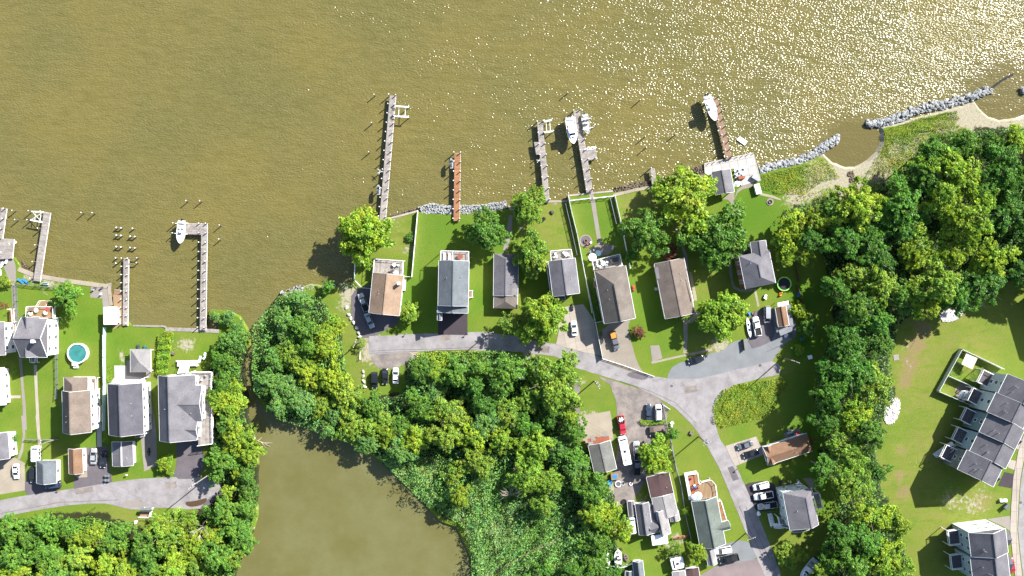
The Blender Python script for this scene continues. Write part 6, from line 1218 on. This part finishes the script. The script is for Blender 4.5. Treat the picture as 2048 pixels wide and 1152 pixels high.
def jetski(label, a, b, z=1.5):
    A, B = at(*a, z+.5), at(*b, z+.5); P = (A+B)/2; P.z = z; d = A-B; L = max(2.6, d.length); t = thing('jet_ski', label, 'jet ski', P, None, math.atan2(d.y,d.x))
    q = MB(); q.loft([[(x*L,0,-.2),(x*L,.58*k,.05),(x*L,.5*k,.4),(x*L,-.5*k,.4),(x*L,-.58*k,.05)] for x, k in ((-.5,.8),(-.2,1),(.15,1),(.38,.7),(.5,.15))]); link('hull', q.mesh('hull', M['p_silver']), t)
    q = MB(); q.box((-.18*L,0,.6),(1.2,.42,.35), top=.7); link('seat', q.mesh('seat', M['seat']), t); q = MB(); q.tube((.12*L,-.4,.85),(.12*L,.4,.85),.04,6); q.box((.2*L,0,.6),(.7,.5,.35), top=.5); link('handlebar', q.mesh('handlebar', M['p_black']), t)
for lb, p, a, b in (('grey jet ski hoisted beside the lower part of the longest pier', (R5((500,820))[0]), R5((480,780))[0], R5((480,862))[0]), ('grey jet ski hoisted left of the orange pier tip', (R5((1105,590))[0]), R5((1080,562))[0], R5((1082,645))[0])):
    jetski(lb, a, b); t = thing('jet_ski_lift', 'swing lift holding the ' + lb[:18].strip() + (' at the longest pier' if 'longest' in lb else ' at the orange pier'), 'lift', at(*p, 0)); piling(t, p, 2.2, .14)
    m = ((a[0]+b[0])/2, (a[1]+b[1])/2); MB().beam(at(*p,1.3), at(*m,1.3), .12, .12).build('arm', M['alu'], t); MB().beam(at(*a,1.25), at(*b,1.25), .5, .06).build('cradle', M['alu'], t)
t = thing('ladder_rack', 'folded white hoist arms on the left side of the longest pier', 'hoist', at(*R5((500,670))[0], 0)); 
for a, b in (((475,650),(515,675)),((472,685),(515,668)),((485,695),(495,655))): MB().beam(at(*R5(a)[0],1.2), at(*R5(b)[0],1.5), .12, .12).build('arm', M['cap'], t)
t = thing('ladder_rack', 'folded white hoist arms on the left side of the platform pier', 'hoist', at(*R6((255,625))[0], 0))
for a, b in (((235,620),(268,628)),((240,645),(265,610))): MB().beam(at(*R6(a)[0],1.2), at(*R6(b)[0],1.4), .12, .12).build('arm', M['cap'], t)

# ================================================================ poles, wires
def pole(label, base, h, arm=0.0, tilt=(0, 0), transformer=False, m='creos', group=None):
    B = at(*base, 0); t = thing('utility_pole', label, 'utility pole', B, group); T = Vector((tilt[0], tilt[1], h)); q = MB(); q.tube((0,0,0), T, .19, 8, r2=.12); link('shaft', q.mesh('shaft', M[m]), t)
    c, s = math.cos(R(arm)), math.sin(R(arm)); q = MB(); q.beam(T+Vector((-1.3*c,-1.3*s,-.5)), T+Vector((1.3*c,1.3*s,-.5)), .14, .14); link('crossarm', q.mesh('crossarm', M['walk']), t)
    for k in (-1.15,-.5,.5,1.15): q = MB(); q.tube(T+Vector((k*c,k*s,-.43)), T+Vector((k*c,k*s,-.15)), .07, 6); link('insulator', q.mesh('insulator', M['white']), t)
    if transformer:
        for k in (-.5,.5): q = MB(); q.tube(T+Vector((k*c-.4*s,k*s+.4*c,-2.2)), T+Vector((k*c-.4*s,k*s+.4*c,-1.1)), .3, 10); link('transformer', q.mesh('transformer', M['metal']), t)
    return B + T
PA = pole('utility pole with transformer on the small grassy triangle', (1188,762), 10.5, -60, transformer=True); PB = pole('utility pole with twin transformers on the curved lawn edge of the south street', (1397,873), 11.5, 30, transformer=True)
PC = pole('tall pole at the dead end by the dark wood', (1565,716), 11, -20, tilt=(.3,-.1)); PD_ = pole('pole at the left dead end of the street beside the gate arm', (721,683), 9.5, 70); PE = pole('pale leaning pole at the end of the left road', (441,934), 11, 45, tilt=(-4.5,-3.2), m='walk')
PF = pole('pole beside the garages of the left street', (113,878), 9, 80, m='walk'); PG = pole('short pole at the lower end of the south street', (1492,1066), 6, 20, m='walk'); PH = pole('leaning pole near the sparse front-yard tree', (980,664), 8, 20)
def wire(label, a, b, sag=.6, off=0.0):
    d = (b-a); s_ = Vector((-d.y, d.x, 0)).normalized()*off; pts = [a.lerp(b, i/10) + s_ - Vector((0,0,sag*4*(i/10)*(1-i/10))) - Vector((0,0,.3)) for i in range(11)]; MB().path(pts, .013, 4).build('power_line', M['darkmetal'], None, label=label, cat='power line')
for i, o_ in enumerate((-.9,0,.9)):
    w = ['left','middle','right'][i]
    wire(f'{w} overhead wire from the triangle pole to the south street pole', PA, PB, .6, o_); wire(f'{w} overhead wire from the dead-end pole to the south street pole', PC, PB, .7, o_)
    wire(f'{w} overhead wire running down the south street', PB, PG, .5, o_)
wire('overhead wire along the row of street trees', PH, PA, .8); wire('overhead wire from the gate-arm pole along the street', PD_, PH, .8); wire('overhead wire above the left road, pole to garages', PE, PF, 1.0); wire('second overhead wire above the left road', PE, PF, 1.0, 1.0); wire('overhead wire leaving the left street pole to the edge', PF, at(-40,1010,8), .6)
wire('service wire from the triangle pole to the weathered shack', PA, at(1200,900,3.4), .4); wire('service wire from the south pole to the rambling house', PB, at(1320,960,3.8), .4)

# ================================================================ garden things
def simple(name, label, cat, p, parts, z=0.0, rz=0.0, group=None):
    t = thing(name, label, cat, at(*p, z), group, R(rz))
    for n, mb, m in parts: link(n, mb.mesh(n, M[m]), t)
    return t
def table(label, p, z=0.0, r=.6, m='white', umb=None):
    a = MB(); a.disc((0,0), r, .7, .75, 14); b = MB(); b.tube((0,0,0),(0,0,.7),.05,6); b.disc((0,0),.3,0,.05,10); t = simple('patio_table', label, 'table', p, [('table_top',a,m),('pedestal',b,'alu')], z)
def umbrella(label, p, z, r, m):
    a = MB(); n = 8
    for i in range(n):
        t0, t1 = 2*math.pi*i/n, 2*math.pi*(i+1)/n; a.face([(r*math.cos(t0),r*math.sin(t0),2.1),(r*math.cos(t1),r*math.sin(t1),2.1),(0,0,2.6)], tone=.15*(i%2))
    b = MB(); b.tube((0,0,0),(0,0,2.6),.04,6); simple('umbrella', label, 'umbrella', p, [('canopy',a,m),('pole',b,'alu')], z)
def chair(label, p, z=0.0, rz=0, m='white', group=None):
    a = MB(); a.box((0,0,.42),(.55,.55,.07)); b = MB(); b.box((-.28,0,.72),(.07,.55,.55)); c = MB(); [c.beam((x,y,0),(x,y,.42),.05,.05) for x in (-.24,.24) for y in (-.24,.24)]
    simple('chair', label, 'chair', p, [('seat',a,m),('backrest',b,m),('legs',c,m)], z, rz, group)
def lounger(label, p, z=0.0, rz=0, m='white', group=None):
    a = MB(); a.box((.3,0,.35),(1.3,.65,.1)); b = MB(); b._add([(-.35,-.32,.4),(-.35,.32,.4),(-1.0,.32,.85),(-1.0,-.32,.85),(-.35,-.32,.32),(-.35,.32,.32),(-1.0,.32,.77),(-1.0,-.32,.77)], [(0,3,2,1),(4,5,6,7),(0,1,5,4),(2,3,7,6),(1,2,6,5),(3,0,4,7)], 0); c = MB(); [c.beam((x,y,0),(x,y,.32),.05,.05) for x in (-.3,.85) for y in (-.28,.28)]
    simple('lounger', label, 'lounger', p, [('seat',a,m),('backrest',b,m),('legs',c,'alu')], z, rz, group)
G = lambda f, x, y: f((x, y))[0]
for i, x in enumerate((824,860)): lounger(['left','right'][i]+' white lounger on the balcony of the grey-blue house', G(R8,x,404), 5.45, 90, 'white', 'white balcony loungers')
table('round brown table on the balcony of the grey-blue house', G(R8,937,408), 5.45, .8, 'brickred')
table('round white table on the tan house deck', G(R8,465,466), 2.95, .55); table('long white table top on the tan house deck', G(R8,478,525), 2.95, .7)
for i, (x, y) in enumerate(((495,470),(440,515),(425,520),(452,508))): chair(['chair right of the round table','dark chair left of the long table','outermost dark chair','dark chair behind the long table'][i]+' on the tan house deck', G(R8,x,y), 2.95, 40*i, 'seat' if i else 'ltblue', 'chairs on the tan house deck')
table('round white table on the deck of the grey two-storey house', G(S1,618,436), 5.25, .6)
for i, (x, y) in enumerate(((545,432),(552,450),(600,425),(635,448),(538,455))): chair(['upper left','middle left','upper right','lower right','lowest left'][i]+' white chair on the deck of the grey two-storey house', G(S1,x,y), 5.25, 70*i, 'white', 'white chairs on the grey house deck')
table('pale glass table on the raised dining deck', G(V3,165,262), 2.65, .7, 'ltblue')
for i, (x, y) in enumerate(((110,240),(120,285),(150,235),(200,250),(195,280),(105,265),(140,292))): chair(['upper left','lower left','top','right','lower right','leftmost','bottom'][i]+' white chair around the pale glass table', G(V3,x,y), 2.65, 50*i, 'white', 'chairs on the raised dining deck')
a = MB(); a.box((0,0,.45),(2.6,1.6,.9)); b = MB(); b.box((0,0,.92),(2.4,1.4,.05)); simple('hot_tub', 'dark covered spa on the raised dining deck', 'hot tub', G(V3,268,235), [('tub',a,'seat'),('cover',b,'darkmetal')], 2.65, 12)
umbrella('white parasol at the corner of the raised dining deck', G(V3,62,208), .1, 1.25, 'white'); table('pale patio table on the terrace behind the greige house', G(V3,120,168), .1, .9, 'ltblue')
for i, (x, y) in enumerate(((55,160),(80,140),(60,185),(150,150),(250,125),(255,105))): chair(['leftmost','upper left','lower left','right','far right','upper far right'][i]+' pale chair on the terrace behind the greige house', G(V3,x,y), .1, 60*i, 'alu', 'terrace chairs')
a = MB(); a.ring((0,0),1.5,1.9,0,.12,28); b = MB(); b.ring((0,0),.35,.6,0,.45,16); c = MB(); c.disc((0,0),1.5,0,.06,24); simple('fire_pit', 'round paved fire pit in the fenced pier garden', 'fire pit', G(S1,750,345), [('paved_ring',a,'paver'),('fire_ring',b,'rock_brown'),('gravel_bed',c,'asphalt_dk')], .03)
chair('red and white chair on the fire pit', G(S1,765,368), .1, 20, 'red'); chair('white chair beside the fire pit', G(S1,785,355), .1, 80, 'white')
a = MB(); a.ring((0,0),2.75,2.95,0,1.3,36); b = MB(); b.disc((0,0),2.8,1.0,1.1,36); c = MB(); c.disc((0,0),3.6,1.25,1.35,36); d = MB(); d.ring((0,0),2.7,3.05,1.25,1.33,36)
t = simple('swimming_pool', 'round above-ground pool with a teal cover on the left lawn', 'pool', (159,706), [('pool_wall',a,'white'),('pool_cover',b,'teal'),('pool_rim',d,'white')]); a = MB(); a.box((0,0,.6),(1.5,1.1,1.2)); a.box((0,-.9,.3),(1.3,.8,.6)); simple('pool_steps', 'white steps at the lower edge of the teal pool', 'steps', (153,727), [('steps',a,'white')])
a = MB(); a.ring((0,0),1.85,2.15,.85,.95,32); b = MB(); b.disc((0,0),1.85,.86,.89,32); c = MB(); [c.tube((2*math.cos(k),2*math.sin(k),0),(2*math.cos(k),2*math.sin(k),.9),.04,5) for k in (0,1.57,3.14,4.71)]; simple('trampoline', 'round trampoline with a lime green rim', 'trampoline', G(S2,1045,665), [('rim_pad',a,'green_pl'),('jump_mat',b,'netting'),('legs',c,'metal')])
for i, (x, y) in enumerate(((160,640),(198,642))): lounger(['left','right'][i]+' blue garden chair near the left seawall', G(R1,x,y), 0, -40, 'blue', 'blue garden chairs')
a = MB(); a.box((0,0,.5),(1.8,.6,.08)); b = MB(); b.box((0,.3,.85),(1.8,.07,.5)); c = MB(); [c.beam((x,y,0),(x,y,.5),.07,.07) for x in (-.8,.8) for y in (-.25,.25)]; simple('bench', 'pale aqua bench on the left waterfront lawn', 'bench', G(R1,347,660), [('seat',a,'ltblue'),('backrest',b,'ltblue'),('legs',c,'ltblue')])
for i, (x, y, c) in enumerate(((715,690,'seat'),(765,688,'seat'),(702,700,'alu'),(755,735,'white'))): chair(['black chair','round black chair','metal chair','white lounge chair'][i]+' on the paved corner of the left seawall', G(R1,x,y), .05, 30*i, c, 'chairs on the seawall corner')
for i, (x, y) in enumerate(((652,142),(680,122))): lounger(['left','right'][i]+' white adirondack chair on the lawn by the creek trees', G(R4,x,y), 0, 80, 'white', 'white adirondack chairs')
for i, (x, y) in enumerate(((645,250),(665,262),(640,275),(685,240))): chair(['left','middle','lower left','right'][i]+' grey chair on the top deck of the largest left house', G(R4,x,y), 3.45, 60*i, 'alu', 'deck chairs of the largest left house')
for i, (x, y, m) in enumerate(((205,385,'tarp_br'),(240,385,'beige'),(310,380,'red'),(300,400,'beige'),(205,405,'beige'))): table(['brown table at the left','beige table left of centre','dark red table','beige table right','lower left beige table'][i]+' on the tan roof deck by the pool', G(U7,x,y), 3.25, .7, m)
for i, (x, y) in enumerate(((8,480),(28,486),(10,500),(5,530),(15,520),(2,545))): lounger(['topmost','right','left','lowest','lower right','leftmost'][i]+' white lounger on the far left patio', (x,y), .05, 20*i, 'white', 'white loungers on the far left patio')
umbrella('pale blue parasol on the sage house party deck', G(S6,262,340), 1.65, 1.3, 'ltblue'); umbrella('smaller white-blue parasol on the sage house party deck', G(S6,225,350), 1.65, .9, 'white')
for i, (x, y, m) in enumerate(((215,180,'red'),(195,195,'purple'),(250,262,'blue'),(222,270,'purple'),(265,275,'red'),(228,292,'red'),(240,248,'white'))): chair(['red','purple','blue','dark purple','second red','lower red','white'][i]+' chair on the sage house party deck', G(S6,x,y), 1.65, 50*i, m, 'coloured chairs on the party deck')
for i, (x, y) in enumerate(((752,740),(765,770),(785,728),(830,720),(820,770),(795,752),(740,860))): lounger(['uppermost','second','third','fourth','fifth','sixth','lower left'][i]+' grey lounger counted from the top on the white patio', G(R7,x,y), .16, 35, 'alu', 'loungers on the white patio')
a = MB(); a.box((0,0,.4),(2.0,.9,.8)); simple('storage_bench', 'rust coloured storage bench on the white patio', 'bench', G(R7,790,803), [('box',a,'brickred')], .14, 10); a = MB(); a.box((0,0,.5),(2.4,1.0,1.0)); simple('grill_cabinet', 'grey grill cabinet at the patio lower right corner', 'grill', G(R7,905,810), [('cabinet',a,'metal')], .14, -30); a = MB(); a.box((0,0,.6),(1.6,3.0,1.2)); simple('storage_box', 'white storage box below the white patio', 'storage box', G(R7,920,900), [('box',a,'white')], 0, 15)
umbrella('white folded parasol beside the pavilion', G(R7,742,862), .1, .9, 'white'); a = MB(); a.disc((0,0),1.1,0,.15,14); b = MB(); b.ring((0,0),.4,.6,.1,.4,12); simple('fire_pit', 'small dark fire pit on the lawn right of the pavilion', 'fire pit', G(R7,1028,1003), [('gravel_bed',a,'paver'),('fire_ring',b,'black')])
a = MB(); a.box((0,0,.06),(1.6,1.6,.12)); b = MB(); [b.beam((x*.22,-.7,.13),(x*.22,.7,.13),.08,.04) for x in range(-3,4)]; simple('lawn_drain', 'square grey drain grate on the lawn beside the wood strip', 'drain', (1792,715), [('drain_frame',a,'concrete'),('grate',b,'metal')], 0, 10)
a = MB(); a.box((0,0,.45),(1.1,1.1,.9)); simple('utility_box', 'pale utility box in the shade at the wood edge', 'utility box', (1619,714), [('cabinet',a,'white')], 0, 15)
a = MB(); a.box((0,0,.7),(1.5,1.3,1.4)); simple('utility_box', 'green transformer box by the sidewalk', 'utility box', G(V2,1135,215), [('cabinet',a,'roof_green')], 0, 40)
for i, (x, y) in enumerate(((1075,135),(1130,132))): a = MB(); a.box((0,0,.45),(.8,.8,.9)); simple('utility_box', ['left','right'][i]+' small white utility box above the green transformer', 'utility box', G(V2,x,y), [('cabinet',a,'white')], 0, 0)
for x, y, w in ((1343,772,'street crossing'),(1520,731,'dead-end street')): a = MB(); a.disc((0,0),.42,0,.02,20); simple('manhole_cover', f'round manhole cover in the {w}', 'manhole cover', (x,y), [('cover',a,'asphalt_dk')], .042)
a = MB(); a.disc((0,0),.42,0,.02,20); simple('manhole_cover', 'round manhole cover in the curved street at right', 'manhole cover', G(V2,1350,168), [('cover',a,'asphalt_dk')], .042)
def mailbox(label, p, m='p_black'):
    a = MB(); a.beam((0,0,0),(0,0,1.1),.1,.1); b = MB(); b.box((.15,0,1.2),(.55,.25,.25)); simple('mailbox', label, 'mailbox', p, [('post',a,'creos'),('box',b,m)])
mailbox('mailbox beside the bungalow drive', G(S6,668,88), 'brickred'); mailbox('mailbox at the street below the tan house', G(V5,822,385), 'metal'); mailbox('mailbox right of the fresh black driveway', G(R8,983,965)); mailbox('mailbox by the left road in front of the blue garage', G(R2,372,898), 'brickred'); mailbox('post with a sign panel above the pale garage road edge', G(R2,797,803), 'white')
a = MB(); a.beam((0,0,0),(0,0,3.2),.1,.1); b = MB(); b.box((0,0,3.0),(.9,.08,.9)); simple('basketball_hoop', 'black basketball backboard on the verge of the left road', 'basketball hoop', G(U4,728,208), [('pole',a,'darkmetal'),('backboard',b,'p_black')], 0, 30)
for i in range(4):
    a = MB(); a.box((0,0,.5),(.6,.65,1.0), top=1.1); b = MB(); b.box((0,0,1.03),(.68,.75,.08)); simple('wheelie_bin', ['upper left','upper right','lower left','lower right'][i]+' dark bin of the cluster below the black sedan', 'bin', G(R2,668+18*(i%2),810+28*(i//2)), [('bin_body',a,'seat'),('lid',b,'metal')], 0, 20, 'bins beside the dark driveway')
for i, (x, y, r, m) in enumerate(((380,548,1.0,'rock_white'),(410,545,.6,'alu'),(463,547,.5,'white'),(418,665,.8,'black'),(325,540,.8,'blue'))): a = MB(); a.ring((0,0),r*.7,r,0,.35,18); b = MB(); b.disc((0,0),r*.72,0,.2,14); simple('tub', ['large pale ring','small metal tub','small white tub','black tub','blue tub'][i]+' in the yard below the weathered shack', 'tub', G(S5,x,y), [('rim',a,m),('base',b,'asphalt_dk' if i < 3 else m)])
a = MB(); a.box((0,0,.5),(2.2,1.9,.9)); b = MB(); b.box((0,0,.97),(1.5,1.2,.05)); simple('raised_planter', 'square brown box with a blue centre below the weathered shack', 'box', G(S5,356,497), [('frame',a,'wood_tan'),('liner',b,'blue')], 0, 8)
a = MB(); a._add([(-1.9,-1.6,2.5),(1.7,-1.9,2.4),(2.0,1.7,2.5),(-1.6,1.9,2.45)], [(0,1,2,3)], 0); b = MB(); [b.beam((x,y,0),(x,y,2.45),.08,.08) for x in (-1.7,1.8) for y in (-1.6,1.7)]; simple('shade_canopy', 'beige shade canopy inside the upper townhouse yard', 'canopy', G(V1,305,120), [('cloth',a,'beige'),('posts',b,'alu')], 0, -20)
random.seed(11)
junk = [('blue tarp bundle above the white pickup', V4, 128, 430, 'blue'), ('brown crate beside the blue tarp bundle', V4, 200, 450, 'tarp_br'), ('red and white toys behind the bungalow', S4, 860, 735, 'red'), ('teal toy behind the bungalow', S4, 815, 755, 'teal'), ('grey junk pile behind the bungalow', S4, 790, 720, 'metal'), ('brown brush pile right of the mobile home', V4, 790, 780, 'tarp_br'), ('white barrel at the mobile home corner', V4, 715, 778, 'white'), ('blue barrel beside the log fence', V4, 885, 150, 'blue'), ('teal tarp at the wood edge below the mobile home', V4, 945, 835, 'teal'),
   ('dark shrouded grill beside the tall shaded house', S6, 1095, 225, 'seat'), ('brown crate on the shaded terrace of the tall house', S6, 1170, 215, 'tarp_br'), ('grey planter on the shaded terrace of the tall house', S6, 1270, 205, 'metal'), ('green crate on the bank by the rambling house trees', S5, 368, 825, 'teal'), ('white cooler near the top of the sage lawn', S3, 872, 775, 'white'), ('rusty stump on the sage lawn edge', S3, 1040, 855, 'tarp_br'), ('pink flowers pot beside the greige house', V3, 445, 490, 'red'), ('black grill left of the hot tub stairs', S1, 520, 148, 'seat'), ('dark box beneath the olive seawall tree', S1, 468, 195, 'black'),
   ('white bin in front of the green lean-to', U4, 1040, 320, 'white'), ('white debris sheet in the bottom left wood', U4, 110, 375, 'white'), ('brown firewood stack beside the hedge', R4, 485, 112, 'tarp_br'), ('grey bench box beside the hedge top', R4, 490, 38, 'walk'), ('dark bicycles heap above the gazebo', R4, 285, 70, 'seat'), ('teal crate above the gazebo', R4, 325, 72, 'teal'), ('white pot in the sage yard', S6, 885, 530, 'white'), ('white feeder on the lawn near the trampoline', V4, 380, 180, 'white'), ('orange ball near the mobile home', V4, 615, 140, 'p_orange')]
for lb, f, x, y, m in junk:
    a = MB()
    for i in range(4): a.box((random.uniform(-.5,.5), random.uniform(-.5,.5), random.uniform(.2,.45)), (random.uniform(.4,1.0), random.uniform(.4,.9), random.uniform(.3,.7)), random.random()*3, tone=random.uniform(-.5,.4), top=random.uniform(.5,.95))
    simple(lb.split(' ')[1] if lb.split(' ')[1].isalpha() and lb.split(' ')[1] not in ('and','shrouded','flowers') else 'garden_item', lb, lb.split(' ')[1] if lb.split(' ')[1] not in ('and','shrouded','flowers') else 'garden item', f((x, y))[0], [('bundle', a, m)])
